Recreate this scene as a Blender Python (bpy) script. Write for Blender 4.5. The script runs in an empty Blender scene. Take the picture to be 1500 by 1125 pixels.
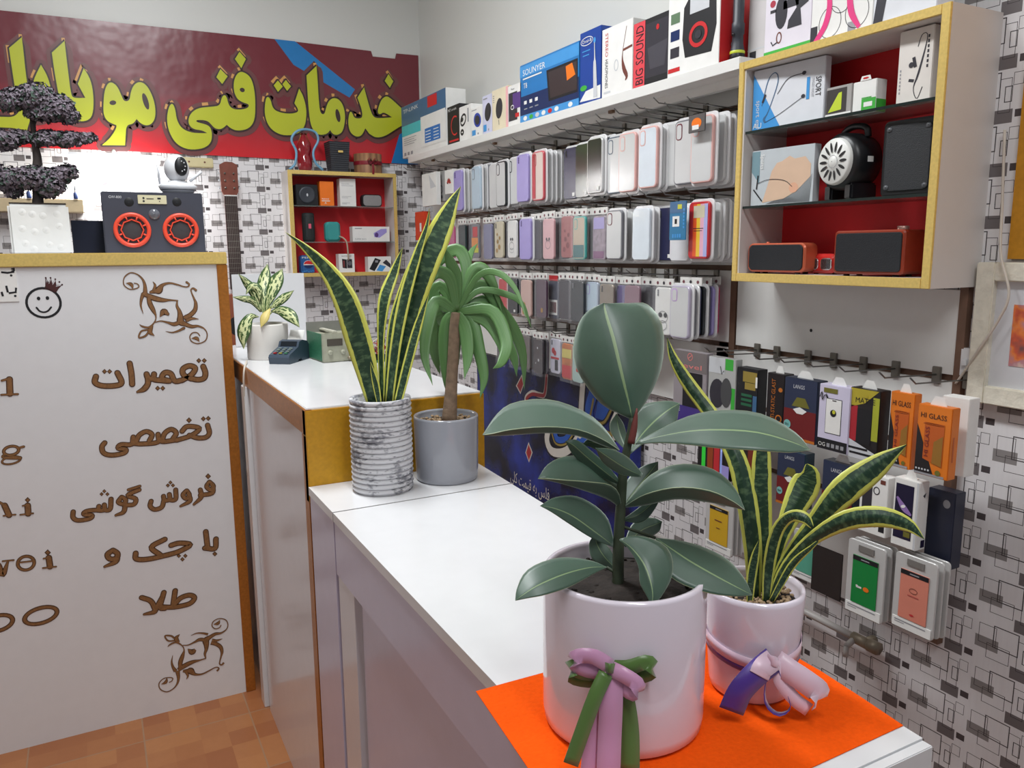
import bpy, bmesh, math, random
from mathutils import Vector, Matrix
from mathutils.geometry import tessellate_polygon
random.seed(7)
SC = bpy.context.scene
COL = SC.collection
R_ = math.radians
# ---------------------------------------------------------------- camera
YAW, PITCH, ROLL, FPX, CAMZ = R_(27.9528), R_(9.6036), R_(-0.4834), 1151.99, 1.42
cy_, sy_, cp_, sp_ = math.cos(YAW), math.sin(YAW), math.cos(PITCH), math.sin(PITCH)
cF = Vector((sy_*cp_, cy_*cp_, -sp_)); r0 = Vector((cy_, -sy_, 0)); u0 = r0.cross(cF)
cR = r0*math.cos(ROLL)+u0*math.sin(ROLL); cU = u0*math.cos(ROLL)-r0*math.sin(ROLL)
cam = bpy.data.objects.new('camera', bpy.data.cameras.new('camera')); COL.objects.link(cam)
cam.matrix_world = Matrix(((cR.x, cU.x, -cF.x, 0), (cR.y, cU.y, -cF.y, 0), (cR.z, cU.z, -cF.z, CAMZ), (0, 0, 0, 1)))
cam.data.sensor_width = 36; cam.data.lens = 36*FPX/1500; cam.data.clip_start = .02
SC.camera = cam
# ---------------------------------------------------------------- world, lights, exposure
W = bpy.data.worlds.new('daylight'); SC.world = W; W.use_nodes = True
W.node_tree.nodes['Background'].inputs[0].default_value = (.78, .86, 1.0, 1)
W.node_tree.nodes['Background'].inputs[1].default_value = .20
def area(name, loc, sx, sy, power, color, aim=None):
    l = bpy.data.lights.new(name, 'AREA'); l.shape = 'RECTANGLE'; l.size = sx; l.size_y = sy; l.energy = power; l.color = color
    o = bpy.data.objects.new(name, l); COL.objects.link(o); o.location = loc
    if aim: o.rotation_euler = (Vector(aim)-Vector(loc)).to_track_quat('-Z', 'Y').to_euler()
    return o
area('ceiling_lamp_light', (.25, 1.9, 2.93), .25, 1.3, 46, (.95, .985, 1))
area('ceiling_lamp_light', (.35, -.35, 2.93), .25, 1.2, 24, (.95, .985, 1))
area('ceiling_lamp_light', (-.9, .2, 2.93), .25, 1.2, 6, (.95, .985, 1))
SC.view_settings.view_transform = 'Standard'; SC.view_settings.look = 'None'
SC.view_settings.exposure = 0.0; SC.view_settings.gamma = 1
SC.cycles.transparent_max_bounces = 24
# ---------------------------------------------------------------- places seen in the photograph, in metres
def ray(x, y): return cF + cR*((x-750)/FPX) - cU*((y-562.5)/FPX)
def _at(i, val, x, y):
    d = ray(x, y); o = Vector((0, 0, CAMZ)); return o+d*((val-o[i])/d[i])
def AX(X, x, y): return _at(0, X, x, y)
def AY(Y, x, y): return _at(1, Y, x, y)
def AZ(Z, x, y): return _at(2, Z, x, y)
def D(x, y, depth): return Vector((0, 0, CAMZ))+ray(x, y)*depth
def depth_of(p): return (Vector(p)-Vector((0, 0, CAMZ))).dot(cF)
def zat(p, x, y):
    d = ray(x, y); s = (p.x*d.x+p.y*d.y)/(d.x*d.x+d.y*d.y); return CAMZ+s*d.z
XR, YB, ZC, XL, YF = 1.48, 3.70, 3.0, -2.3, -1.9
ZU, ZL, YP = 1.09, .918, 2.516
# ---------------------------------------------------------------- materials
def lin(c):
    return tuple(((v/255/12.92) if v/255 <= .04045 else ((v/255+.055)/1.055)**2.4) for v in c)+(1,)
MATS = {}
def M(name, c, r=.5, metal=0, noise=.05, scale=25, bump=0, coat=0, alpha=1, emit=0, spec=.5, sheen=0, trans=0):
    if name in MATS: return MATS[name]
    m = bpy.data.materials.new(name); m.use_nodes = True; MATS[name] = m
    nt = m.node_tree; b = nt.nodes['Principled BSDF']
    tc = nt.nodes.new('ShaderNodeTexCoord'); nz = nt.nodes.new('ShaderNodeTexNoise'); nz.inputs['Scale'].default_value = scale
    nz.inputs['Detail'].default_value = 3
    nt.links.new(tc.outputs['Object'], nz.inputs['Vector'])
    mx = nt.nodes.new('ShaderNodeMix'); mx.data_type = 'RGBA'
    L = lin(c)
    mx.inputs[6].default_value = tuple(v*(1-noise*1.6) for v in L[:3])+(1,); mx.inputs[7].default_value = tuple(min(1, v*(1+noise*1.6)) for v in L[:3])+(1,)
    nt.links.new(nz.outputs['Fac'], mx.inputs[0]); nt.links.new(mx.outputs[2], b.inputs['Base Color'])
    b.inputs['Roughness'].default_value = r; b.inputs['Metallic'].default_value = metal; b.inputs['Alpha'].default_value = alpha
    b.inputs['Coat Weight'].default_value = coat; b.inputs['Specular IOR Level'].default_value = spec
    b.inputs['Sheen Weight'].default_value = sheen; b.inputs['Transmission Weight'].default_value = trans
    if emit: nt.links.new(mx.outputs[2], b.inputs['Emission Color']); b.inputs['Emission Strength'].default_value = emit
    if bump:
        bp = nt.nodes.new('ShaderNodeBump'); bp.inputs['Strength'].default_value = bump; bp.inputs['Distance'].default_value = .004
        nt.links.new(nz.outputs['Fac'], bp.inputs['Height']); nt.links.new(bp.outputs[0], b.inputs['Normal'])
    return m
class NT:
    """small expression builder for shader nodes"""
    def __init__(s, m): s.nt = m.node_tree
    def n(s, t, **k):
        o = s.nt.nodes.new(t)
        for a, v in k.items(): setattr(o, a, v)
        return o
    def put(s, sock, v):
        if isinstance(v, (int, float)): sock.default_value = v
        elif isinstance(v, tuple): sock.default_value = v
        else: s.nt.links.new(v, sock)
    def f(s, op, a, b=None, c=None):
        o = s.n('ShaderNodeMath', operation=op)
        for i, v in enumerate((a, b, c)):
            if v is not None: s.put(o.inputs[i], v)
        return o.outputs[0]
    def mix(s, fac, a, b):
        o = s.n('ShaderNodeMix', data_type='RGBA'); s.put(o.inputs[0], fac); s.put(o.inputs[6], a); s.put(o.inputs[7], b); return o.outputs[2]
    def noise(s, vec, scale, detail=3):
        o = s.n('ShaderNodeTexNoise'); o.inputs['Scale'].default_value = scale; o.inputs['Detail'].default_value = detail
        if vec is not None: s.put(o.inputs['Vector'], vec)
        return o.outputs['Fac']
def newmat(name, rough=.5):
    m = bpy.data.materials.new(name); m.use_nodes = True; MATS[name] = m
    m.node_tree.nodes['Principled BSDF'].inputs['Roughness'].default_value = rough
    return m, NT(m), m.node_tree.nodes['Principled BSDF']
def wallpaper(name, axis, plain_above=None):
    m, N, b = newmat(name, .45)
    tc = N.n('ShaderNodeTexCoord'); sp = N.n('ShaderNodeSeparateXYZ'); N.nt.links.new(tc.outputs['Object'], sp.inputs[0])
    PU, PV = .130, .0935
    uu = sp.outputs[0] if axis == 'x' else N.f('MULTIPLY', sp.outputs[1], -1.0)
    u = N.f('FLOORED_MODULO', N.f('ADD', uu, .91 if axis == 'y' else -1.338+1.3), PU)
    v = N.f('FLOORED_MODULO', N.f('ADD', sp.outputs[2], -.985+.935 if axis == 'y' else -1.782+1.87), PV)
    def inside(u0, v0, u1, v1):
        a = N.f('LESS_THAN', N.f('ABSOLUTE', N.f('SUBTRACT', u, (u0+u1)/2)), (u1-u0)/2)
        c = N.f('LESS_THAN', N.f('ABSOLUTE', N.f('SUBTRACT', v, (v0+v1)/2)), (v1-v0)/2)
        return N.f('MULTIPLY', a, c)
    def wraps(r):
        out = []
        for du in (-PU, 0, PU):
            for dv in (-PV, 0, PV):
                q = (r[0]+du, r[1]+dv, r[2]+du, r[3]+dv)
                if q[2] > 0 and q[0] < PU and q[3] > 0 and q[1] < PV: out.append(q)
        return out
    st = N.n('ShaderNodeMapping'); st.inputs['Scale'].default_value = (160, 160, 8); N.nt.links.new(tc.outputs['Object'], st.inputs[0])
    g = N.noise(st.outputs[0], 1.0, 2)
    col = N.mix(g, lin((220, 217, 219)), lin((230, 228, 229)))
    for r, c in (((.060, .036, .105, .060), (140, 135, 134)), ((.0, .0, .037, .024), (112, 106, 107)), ((.041, .009, .058, .022), (74, 67, 69))):
        for q in wraps(r): col = N.mix(inside(*q), col, lin(c))
    for r, t in (((.066, .046, .100, .086), .0011), ((.083, .020, .127, .051), .0011), ((.010, .018, .032, .078), .0011),
                 ((.094, .045, .142, .090), .0020), ((.020, .036, .034, .064), .0016), ((.034, .064, .052, .086), .0010)):
        for q in wraps(r):
            o = inside(*q); i = inside(q[0]+t, q[1]+t, q[2]-t, q[3]-t)
            col = N.mix(N.f('SUBTRACT', o, i), col, lin((66, 60, 62)))
    if plain_above is not None:
        col = N.mix(N.f('GREATER_THAN', sp.outputs[2], plain_above), col, lin((210, 210, 206)))
    N.put(b.inputs['Base Color'], col)
    return m
def leafmat(name, kind, rough=.35):
    m, N, b = newmat(name, rough)
    uv = N.n('ShaderNodeUVMap'); uv.uv_map = 'UVMap'
    sp = N.n('ShaderNodeSeparateXYZ'); N.nt.links.new(uv.outputs[0], sp.inputs[0])
    e = N.f('MULTIPLY', N.f('ABSOLUTE', N.f('SUBTRACT', sp.outputs[0], .5)), 2.0)
    def scaled(a, c):
        mp = N.n('ShaderNodeMapping'); mp.inputs['Scale'].default_value = (a, c, 1); N.nt.links.new(uv.outputs[0], mp.inputs[0]); return mp.outputs[0]
    if kind == 'snake':
        nz = N.noise(scaled(3, 22), 1.0, 3)
        edge = N.f('GREATER_THAN', N.f('ADD', e, N.f('MULTIPLY', N.f('SUBTRACT', nz, .5), .22)), .65)
        band = N.f('SMOOTH_MIN', 1.0, N.f('MAXIMUM', 0.0, N.f('MULTIPLY', N.f('SUBTRACT', N.noise(scaled(2.5, 40), 1.0, 4), .47), 5.0)), .1)
        col = N.mix(band, lin((32, 60, 42)), lin((88, 114, 80)))
        col = N.mix(edge, col, lin((206, 208, 96)))
    elif kind == 'rubber':
        nz = N.noise(scaled(4, 6), 1.0, 3)
        col = N.mix(nz, lin((40, 70, 54)), lin((58, 90, 70)))
        geo = N.n('ShaderNodeNewGeometry')
        col = N.mix(geo.outputs['Backfacing'], col, lin((92, 118, 88)))
        col = N.mix(N.f('LESS_THAN', e, .035), col, lin((128, 152, 104)))
        col = N.mix(N.f('GREATER_THAN', e, .985), col, lin((150, 160, 120)))
    elif kind == 'aglaonema':
        nz = N.noise(scaled(7, 9), 1.0, 4)
        cream = N.f('GREATER_THAN', N.f('SUBTRACT', nz, N.f('MULTIPLY', e, .16)), .43)
        col = N.mix(cream, lin((62, 92, 48)), lin((208, 214, 160)))
        col = N.mix(N.f('GREATER_THAN', e, .86), col, lin((62, 92, 48)))
    elif kind == 'dracaena':
        nz = N.noise(scaled(14, 1.5), 1.0, 3)
        col = N.mix(nz, lin((64, 106, 58)), lin((118, 158, 98)))
    N.put(b.inputs['Base Color'], col)
    b.inputs['Subsurface Weight'].default_value = 0
    if kind == 'rubber':
        b.inputs['Specular IOR Level'].default_value = .7; b.inputs['Coat Weight'].default_value = .3; b.inputs['Coat Roughness'].default_value = .45; b.inputs['Sheen Weight'].default_value = .7; b.inputs['Sheen Roughness'].default_value = .45; b.inputs['Sheen Tint'].default_value = (.85, 1, .9, 1)
    return m
# ---------------------------------------------------------------- mesh builder
def catmull(P, n):
    P = [tuple(p) for p in P]; k = len(P[0]); out = []
    Q = [tuple(2*a-b for a, b in zip(P[0], P[1]))]+P+[tuple(2*a-b for a, b in zip(P[-1], P[-2]))]
    S = len(P)-1
    for i in range(n+1):
        t = i/n*S; j = min(int(t), S-1); t -= j
        a, b, c, d = Q[j:j+4]
        out.append(tuple(.5*(2*b[q]+(c[q]-a[q])*t+(2*a[q]-5*b[q]+4*c[q]-d[q])*t*t+(3*b[q]-a[q]-3*c[q]+d[q])*t**3) for q in range(k)))
    return out
TXT = {}
def textmesh(s):
    if s in TXT: return TXT[s]
    cu = bpy.data.curves.new('lettering', 'FONT'); cu.body = s; cu.resolution_u = 2
    o = bpy.data.objects.new('lettering', cu); COL.objects.link(o)
    me = o.to_mesh(); vs = [(v.co.x, v.co.y) for v in me.vertices]; fs = [tuple(p.vertices) for p in me.polygons]
    o.to_mesh_clear(); bpy.data.objects.remove(o); bpy.data.curves.remove(cu)
    xs = [v[0] for v in vs] or [0, 1]; ys = [v[1] for v in vs] or [0, 1]
    TXT[s] = ([((x-min(xs)), y) for x, y in vs], fs, max(xs)-min(xs), max(ys))
    return TXT[s]
class MB:
    def __init__(s): s.v = []; s.f = []; s.fm = []; s.sm = []; s.mats = []; s.uv = {}
    def mi(s, m):
        if m not in s.mats: s.mats.append(m)
        return s.mats.index(m)
    def add(s, vs, fs, m, smooth=False):
        o = len(s.v); s.v += [tuple(v) for v in vs]; k = s.mi(m)
        for f in fs: s.f.append(tuple(i+o for i in f)); s.fm.append(k); s.sm.append(smooth)
        return o
    def box(s, x0, x1, y0, y1, z0, z1, m, bev=0):
        if bev <= 0:
            s.add([(x, y, z) for z in (z0, z1) for y in (y0, y1) for x in (x0, x1)], [(0, 2, 3, 1), (4, 5, 7, 6), (0, 1, 5, 4), (2, 6, 7, 3), (0, 4, 6, 2), (1, 3, 7, 5)], m)
        else:
            bm = bmesh.new(); bmesh.ops.create_cube(bm, size=1)
            for v in bm.verts: v.co = Vector(((x0+x1)/2+v.co.x*(x1-x0), (y0+y1)/2+v.co.y*(y1-y0), (z0+z1)/2+v.co.z*(z1-z0)))
            bmesh.ops.bevel(bm, geom=bm.edges[:], offset=bev, segments=2, affect='EDGES')
            bm.verts.index_update(); s.add([v.co[:] for v in bm.verts], [tuple(v.index for v in f.verts) for f in bm.faces], m); bm.free()
        return s
    def slab(s, w, h, y0, y1, r, m, cx=0, cz=0, ch=.0008, seg=5, yaw=0):
        """rounded upright slab: outline in x/z, thickness along y, chamfered front"""
        def ring(q, y):
            out = []
            for i, (sx, sz) in enumerate(((1, 1), (-1, 1), (-1, -1), (1, -1))):
                for k in range(seg+1):
                    a = math.pi/2*(i+k/seg); rr = max(r-q, .0002)
                    out.append((cx+sx*(w/2-r)+math.cos(a)*rr, y, cz+sz*(h/2-r)+math.sin(a)*rr))
            return out
        R = [ring(ch, y0), ring(0, y0+ch), ring(0, y1-ch), ring(ch, y1)]; n = len(R[0]); vs = sum(R, [])
        fs = [tuple(range(n)), tuple(reversed(range(3*n, 4*n)))]
        for j in range(3):
            for i in range(n): fs.append((j*n+i, (j+1)*n+i, (j+1)*n+(i+1) % n, j*n+(i+1) % n))
        s.add(vs, fs, m); return s
    def lathe(s, prof, m, seg=32, c=(0, 0), sm=True, ax='z'):
        vs = []; fs = []
        for r, z in prof:
            for k in range(seg):
                a = 2*math.pi*k/seg; p = (c[0]+r*math.cos(a), c[1]+r*math.sin(a), z)
                if ax == 'y': p = (c[0]+r*math.cos(a), -z, c[1]+r*math.sin(a))
                if ax == 'x': p = (z, c[0]+r*math.cos(a), c[1]+r*math.sin(a))
                vs.append(p)
        for j in range(len(prof)-1):
            for k in range(seg): fs.append((j*seg+k, j*seg+(k+1) % seg, (j+1)*seg+(k+1) % seg, (j+1)*seg+k))
        s.add(vs, fs, m, sm); return s
    def prismz(s, pts, z0, z1, m):
        n = len(pts); s.add([(x, y, z) for z in (z0, z1) for x, y in pts], [tuple(reversed(range(n))), tuple(range(n, 2*n))]+[(i, (i+1) % n, n+(i+1) % n, n+i) for i in range(n)], m); return s
    def disc(s, c, r, m, seg=24, n='z', rz=None):
        rz = rz or r; vs = []
        for k in range(seg):
            a = 2*math.pi*k/seg; x, y = r*math.cos(a), rz*math.sin(a)
            vs.append((c[0]+x, c[1]+y, c[2]) if n == 'z' else (c[0]+x, c[1], c[2]+y))
        s.add(vs, [tuple(range(seg))], m); return s
    def tube(s, P, r, m, seg=8, n=None, cap=True):
        P = [Vector(p) for p in P]
        if n: P = [Vector(p) for p in catmull(P, n)]
        rs = r if isinstance(r, (list, tuple)) else [r]*len(P)
        if len(rs) != len(P): rs = [c[0] for c in catmull([(q,) for q in rs], len(P)-1)]
        vs = []; fs = []; up = None
        for i, p in enumerate(P):
            t = (P[min(i+1, len(P)-1)]-P[max(i-1, 0)]).normalized()
            if up is None: up = t.orthogonal().normalized()
            up = (up-t*up.dot(t)).normalized(); b = t.cross(up)
            for k in range(seg):
                a = 2*math.pi*k/seg; vs.append(p+(up*math.cos(a)+b*math.sin(a))*rs[i])
        for i in range(len(P)-1):
            for k in range(seg): fs.append((i*seg+k, i*seg+(k+1) % seg, (i+1)*seg+(k+1) % seg, (i+1)*seg+k))
        if cap: fs += [tuple(reversed(range(seg))), tuple(range((len(P)-1)*seg, len(P)*seg))]
        s.add(vs, fs, m, True); return s
    def poly(s, pts, m):
        pts = [Vector(p) for p in pts]; tr = tessellate_polygon([pts]); s.add(pts, [tuple(t) for t in tr], m); return s
    def grid(s, rows, m, smooth=True, uv=False):
        n = len(rows[0]); vs = sum([list(r) for r in rows], []); fs = []
        for i in range(len(rows)-1):
            for j in range(n-1): fs.append((i*n+j, i*n+j+1, (i+1)*n+j+1, (i+1)*n+j))
        o = s.add(vs, fs, m, smooth)
        if uv:
            for i in range(len(rows)):
                for j in range(n): s.uv[o+i*n+j] = (j/(n-1), i/(len(rows)-1))
        return s
    def ball(s, c, r, m, seg=16, rings=10, sq=(1, 1, 1)):
        prof = [(r*math.sin(math.pi*i/rings), -r*math.cos(math.pi*i/rings)) for i in range(rings+1)]
        vs = []; fs = []
        for q, z in prof:
            for k in range(seg):
                a = 2*math.pi*k/seg; vs.append((c[0]+q*math.cos(a)*sq[0], c[1]+q*math.sin(a)*sq[1], c[2]+z*sq[2]))
        for j in range(rings):
            for k in range(seg): fs.append((j*seg+k, j*seg+(k+1) % seg, (j+1)*seg+(k+1) % seg, (j+1)*seg+k))
        s.add(vs, fs, m, True); return s
    def build(s, name, parent=None, loc=(0, 0, 0), rz=0, solid=0):
        me = bpy.data.meshes.new(name); me.from_pydata(s.v, [], s.f)
        for m in s.mats: me.materials.append(m)
        me.polygons.foreach_set('material_index', s.fm); me.polygons.foreach_set('use_smooth', s.sm)
        if s.uv:
            l = me.uv_layers.new(name='UVMap'); vi = [0]*len(me.loops); me.loops.foreach_get('vertex_index', vi)
            flat = []
            for i in vi: flat += s.uv.get(i, (0, 0))
            l.data.foreach_set('uv', flat)
        me.update()
        o = bpy.data.objects.new(name, me); COL.objects.link(o); o.location = loc; o.rotation_euler = (0, 0, rz)
        if parent: o.parent = parent
        if solid:
            q = o.modifiers.new('thickness', 'SOLIDIFY'); q.thickness = solid; q.offset = 0
        return o
class F:
    """a flat face that carries print: origin, right, up"""
    def __init__(s, mb, o, ux, uy, step=.0004):
        s.mb = mb; s.o = Vector(o); s.ux = Vector(ux).normalized(); s.uy = Vector(uy).normalized(); s.n = s.ux.cross(s.uy); s.st = step
    def p(s, u, v, k=1): return s.o+s.ux*u+s.uy*v+s.n*(k*s.st)
    def rect(s, u0, v0, u1, v1, m, k=1): s.mb.add([s.p(u0, v0, k), s.p(u1, v0, k), s.p(u1, v1, k), s.p(u0, v1, k)], [(0, 1, 2, 3)], m)
    def poly(s, pts, m, k=1): s.mb.poly([s.p(u, v, k) for u, v in pts], m)
    def oval(s, u, v, a, b, m, k=1, seg=18, rot=0):
        c, q = math.cos(rot), math.sin(rot); pts = []
        for i in range(seg):
            t = 2*math.pi*i/seg; x, y = a*math.cos(t), b*math.sin(t); pts.append(s.p(u+x*c-y*q, v+x*q+y*c, k))
        s.mb.add(pts, [tuple(range(seg))], m)
    def ring(s, u, v, a, b, w, m, k=1, seg=24, a0=0, a1=360, rot=0):
        c, q = math.cos(rot), math.sin(rot); vs = []; fs = []
        for i in range(seg+1):
            t = R_(a0+(a1-a0)*i/seg)
            for d in (-w/2, w/2):
                x, y = (a+d)*math.cos(t), (b+d)*math.sin(t); vs.append(s.p(u+x*c-y*q, v+x*q+y*c, k))
        for i in range(seg): fs.append((2*i, 2*i+1, 2*i+3, 2*i+2))
        s.mb.add(vs, fs, m)
    def line(s, P, w, m, k=1, n=0, closed=False):
        """stroke; points (u,v) or (u,v,width)"""
        s.c = getattr(s, 'c', 0)+1; k += (s.c % 12)*.055
        P = [tuple(p)+((w,) if len(p) == 2 else ()) for p in P]
        if closed: P = P+[P[0]]
        if n: P = catmull(P, n)
        vs = []; fs = []
        for i, (u, v, q) in enumerate(P):
            a, b = P[max(i-1, 0)], P[min(i+1, len(P)-1)]
            if closed and i in (0, len(P)-1): a, b = P[-2], P[1]
            t = Vector((b[0]-a[0], b[1]-a[1])); t = t.normalized() if t.length > 1e-9 else Vector((1, 0)); q = max(q, 1e-5)
            vs += [s.p(u-t.y*q/2, v+t.x*q/2, k), s.p(u+t.y*q/2, v-t.x*q/2, k)]
        for i in range(len(P)-1): fs.append((2*i+1, 2*i+3, 2*i+2, 2*i))
        s.mb.add(vs, fs, m)
        if not n and len(P) > 2 and w:
            for i, (u, v, q) in enumerate(P[1:-1]): s.oval(u, v, q/2, q/2, m, k+.4+.06*(i % 5), 8)
    def text(s, t, u, v, h, m, k=1, al='l', w=None):
        vs, fs, wd, ht = textmesh(t); sc = h/(ht or 1); sx = sc if w is None else w/(wd or 1)
        if al == 'c': u -= wd*sx/2
        if al == 'r': u -= wd*sx
        s.mb.add([s.p(u+x*sx, v+y*sc, k) for x, y in vs], fs, m)
# ---------------------------------------------------------------- scene bookkeeping
def tag(o, label, cat=None, group=None, kind=None):
    o['label'] = label
    if cat: o['category'] = cat
    if group: o['group'] = group
    if kind: o['kind'] = kind
    return o
def thing(name, label, cat, loc, rz=0, group=None):
    o = bpy.data.objects.new(name, None); COL.objects.link(o); o.empty_display_size = .03
    o.location = loc; o.rotation_euler = (0, 0, rz); return tag(o, label, cat, group)
def struct(name, mb, label=None):
    o = mb.build(name); o['kind'] = 'structure'
    if label: o['label'] = label
    return o
def dup(root, loc, rz, label, group=None):
    r = root.copy(); COL.objects.link(r); r.location = loc; r.rotation_euler = (0, 0, rz); r['label'] = label
    if group: r['group'] = group
    elif 'group' in r: del r['group']
    for ch in list(root.children):
        c = ch.copy(); COL.objects.link(c); c.parent = r
        for g in list(ch.children):
            d = g.copy(); COL.objects.link(d); d.parent = c
    return r
SIDE = -math.pi/2     # things on the right wall look towards -x
# common materials
white = M('white_card', (232, 231, 228), .45); ink = M('black_ink', (26, 26, 30), .5); grey = M('grey_print', (150, 150, 155), .5)
paleg = M('pale_grey_print', (200, 202, 206), .5); red = M('red_print', (200, 36, 40), .45); blue = M('blue_print', (38, 110, 190), .45)
gold = M('gold_trim', (232, 202, 120), .32, metal=.35, noise=.12, scale=180, bump=.08)
board = M('white_laminate', (226, 226, 228), .18, noise=.02); blackp = M('black_plastic', (24, 25, 28), .38); darkg = M('dark_grey_plastic', (54, 58, 66), .45)
wirem = M('steel_wire', (120, 118, 116), .3, metal=.9); redfelt = M('red_backing', (214, 30, 38), .6); green = M('green_print', (60, 170, 60), .5)
# ---------------------------------------------------------------- the room
wallB = wallpaper('wallpaper_across', 'x', 1.87); wallR = wallpaper('wallpaper_along', 'y', 1.90)
plaster = M('white_plaster', (210, 210, 206), .7, noise=.02, bump=.05)
struct('wall_back', MB().box(XL, XR+.1, YB, YB+.1, 0, ZC, wallB))
struct('wall_right', MB().box(XR, XR+.1, YF, YB, 0, ZC, wallR))
struct('wall_left', MB().box(XL-.1, XL, YF, YB+.1, 0, ZC, plaster))
struct('ceiling', MB().box(XL-.1, XR+.1, YF, YB+.1, ZC, ZC+.1, plaster))
def floor_mat():
    m, N, b = newmat('terracotta_tiles', .4)
    tc = N.n('ShaderNodeTexCoord'); sp = N.n('ShaderNodeSeparateXYZ'); N.nt.links.new(tc.outputs['Object'], sp.inputs[0])
    S = .30; c = S/4
    x = N.f('ADD', sp.outputs[0], .275); y = N.f('ADD', sp.outputs[1], .015)
    cv = N.n('ShaderNodeCombineXYZ'); N.put(cv.inputs[0], N.f('FLOOR', N.f('DIVIDE', x, c))); N.put(cv.inputs[1], N.f('FLOOR', N.f('DIVIDE', y, c)))
    wn = N.n('ShaderNodeTexWhiteNoise'); N.put(wn.inputs['Vector'], cv.outputs[0])
    col = N.mix(wn.outputs['Value'], lin((148, 90, 54)), lin((170, 114, 70)))
    col = N.mix(N.f('MULTIPLY', N.noise(tc.outputs['Object'], 40, 4), .3), col, lin((130, 76, 44)))
    for q in (x, y):
        d = N.f('ABSOLUTE', N.f('SUBTRACT', N.f('FLOORED_MODULO', q, S), S/2))
        col = N.mix(N.f('GREATER_THAN', d, S/2-.0022), col, lin((148, 112, 84)))
    N.put(b.inputs['Base Color'], col); return m
struct('floor', MB().box(XL-.1, XR+.1, YF, YB+.1, -.08, 0, floor_mat()))
for i, (x, y) in enumerate(((.25, 1.9), (.35, -.35), (-.9, .2))):
    t = thing('ceiling_lamp', ['long white ceiling lamp above the counters', 'long white ceiling lamp above the plant counter end', 'long white ceiling lamp at the shop front'][i], 'lamp', (x, y, ZC))
    MB().box(-.14, .14, -.67, .67, -.06, 0, board, .006).build('housing', t)

# ---------------------------------------------------------------- repair desk with carved front
trim = M('brown_gold_tape_with_reflection', (176, 112, 46), .35, metal=.45, noise=.2, scale=120, bump=.08)  # on the desk side: gold tape, its brown reflections painted into the colour
carve = M('carved_wood', (134, 94, 56), .6, noise=.3, scale=160)
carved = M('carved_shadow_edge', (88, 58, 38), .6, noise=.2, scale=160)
desk = thing('repair_desk', 'tall white desk front with carved brown lettering and gold tape trim', 'desk', (-.25, YP, 0))
pm = MB(); pm.box(-.75, .587, 0, .02, 0, 1.388, board)
class PX:
    """print traced on a real plane of constant y (or x); photo points are unprojected on to that plane"""
    def __init__(s, mb, plane, org, axis='y', nrm=-1):
        s.mb, s.pl, s.o, s.ax, s.nr = mb, plane, Vector(org), axis, nrm
        at = AY if axis == 'y' else AX
        s.f = at
        if axis == 'y': s.fr = F(mb, (-org[0], plane-org[1], -org[2]), (1, 0, 0), (0, 0, 1))
        else: s.fr = F(mb, (plane-org[0], -org[1], -org[2]), (0, -1, 0), (0, 0, 1))
    def uv(s, x, y):
        p = s.f(s.pl, x, y)
        return (p.x, p.z) if s.ax == 'y' else (-p.y, p.z)
    def poly(s, P, m, k=1): s.fr.poly([s.uv(*p) for p in P], m, k)
    def line(s, P, m, k=1, w=None, n=0, sc=1, closed=False):
        Q = []
        for p in P:
            q = s.uv(p[0], p[1]); ww = (p[2] if len(p) > 2 else w)
            e = s.uv(p[0], p[1]+1.0); Q.append((q[0], q[1], ww*abs(q[1]-e[1])*sc))
        s.fr.line(Q, 0.001, m, k, n, closed)
        if closed: return
        for e in (Q[0], Q[-1]):
            s.cap = (getattr(s, 'cap', 0)+1) % 19; s.fr.oval(e[0], e[1], e[2]/2, e[2]/2, m, k+.75+.05*s.cap, 10)
    def oval(s, x, y, a, b, m, k=1, rot=0, seg=20):
        q = s.uv(x, y); e = abs(s.uv(x, y+1)[1]-q[1]); g = abs(s.uv(x+1, y)[0]-q[0]); s.fr.oval(q[0], q[1], a*g, b*e, m, k, seg, rot)
    def ring(s, x, y, a, b, w, m, k=1, a0=0, a1=360, rot=0):
        q = s.uv(x, y); e = abs(s.uv(x, y+1)[1]-q[1]); g = abs(s.uv(x+1, y)[0]-q[0]); s.fr.ring(q[0], q[1], a*g, b*e, w*e, m, k, 28, a0, a1, rot)
P = PX(pm, YP, (-.25, YP, 0))
def strokes(lst, ox, oy, sc, w=27):
    for st in lst:
        q = [(ox+p[0]/sc, oy+p[1]/sc, (p[2] if len(p) > 2 else w)/sc*1.2) for p in st]
        n = max(6, 5*(len(q)-1)) if len(q) > 2 else 0
        if len(q) == 1:
            x, y, ww = q[0]; d = ww*.75; pts = [(x, y-d), (x+d, y), (x, y+d), (x-d, y)]
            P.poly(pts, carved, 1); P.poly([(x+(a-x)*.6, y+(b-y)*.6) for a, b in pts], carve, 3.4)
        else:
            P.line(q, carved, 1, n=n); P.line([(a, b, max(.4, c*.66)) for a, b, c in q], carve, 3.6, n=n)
# line 1
strokes([[(1116, 700), (1128, 735), (1120, 765), (1085, 773), (1045, 765)], [(1052, 768), (1010, 748), (1005, 715), (1040, 697), (1072, 710), (1052, 745), (1000, 776)],
  [(1000, 776), (960, 780), (938, 740), (905, 735), (890, 765), (930, 780)], [(920, 780), (880, 776), (845, 770), (846, 742)], [(850, 770), (815, 765), (805, 742)],
  [(812, 758), (812, 795), (790, 825), (755, 840, 12)], [(712, 683), (722, 740), (726, 798)], [(645, 735), (668, 790), (630, 806), (560, 806), (522, 788), (527, 755)],
  [(1092, 668, 16)], [(1122, 668, 16)], [(866, 820, 16)], [(894, 820, 16)], [(574, 728, 16)], [(602, 728, 16)]], 0, 350, 3.75)
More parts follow.
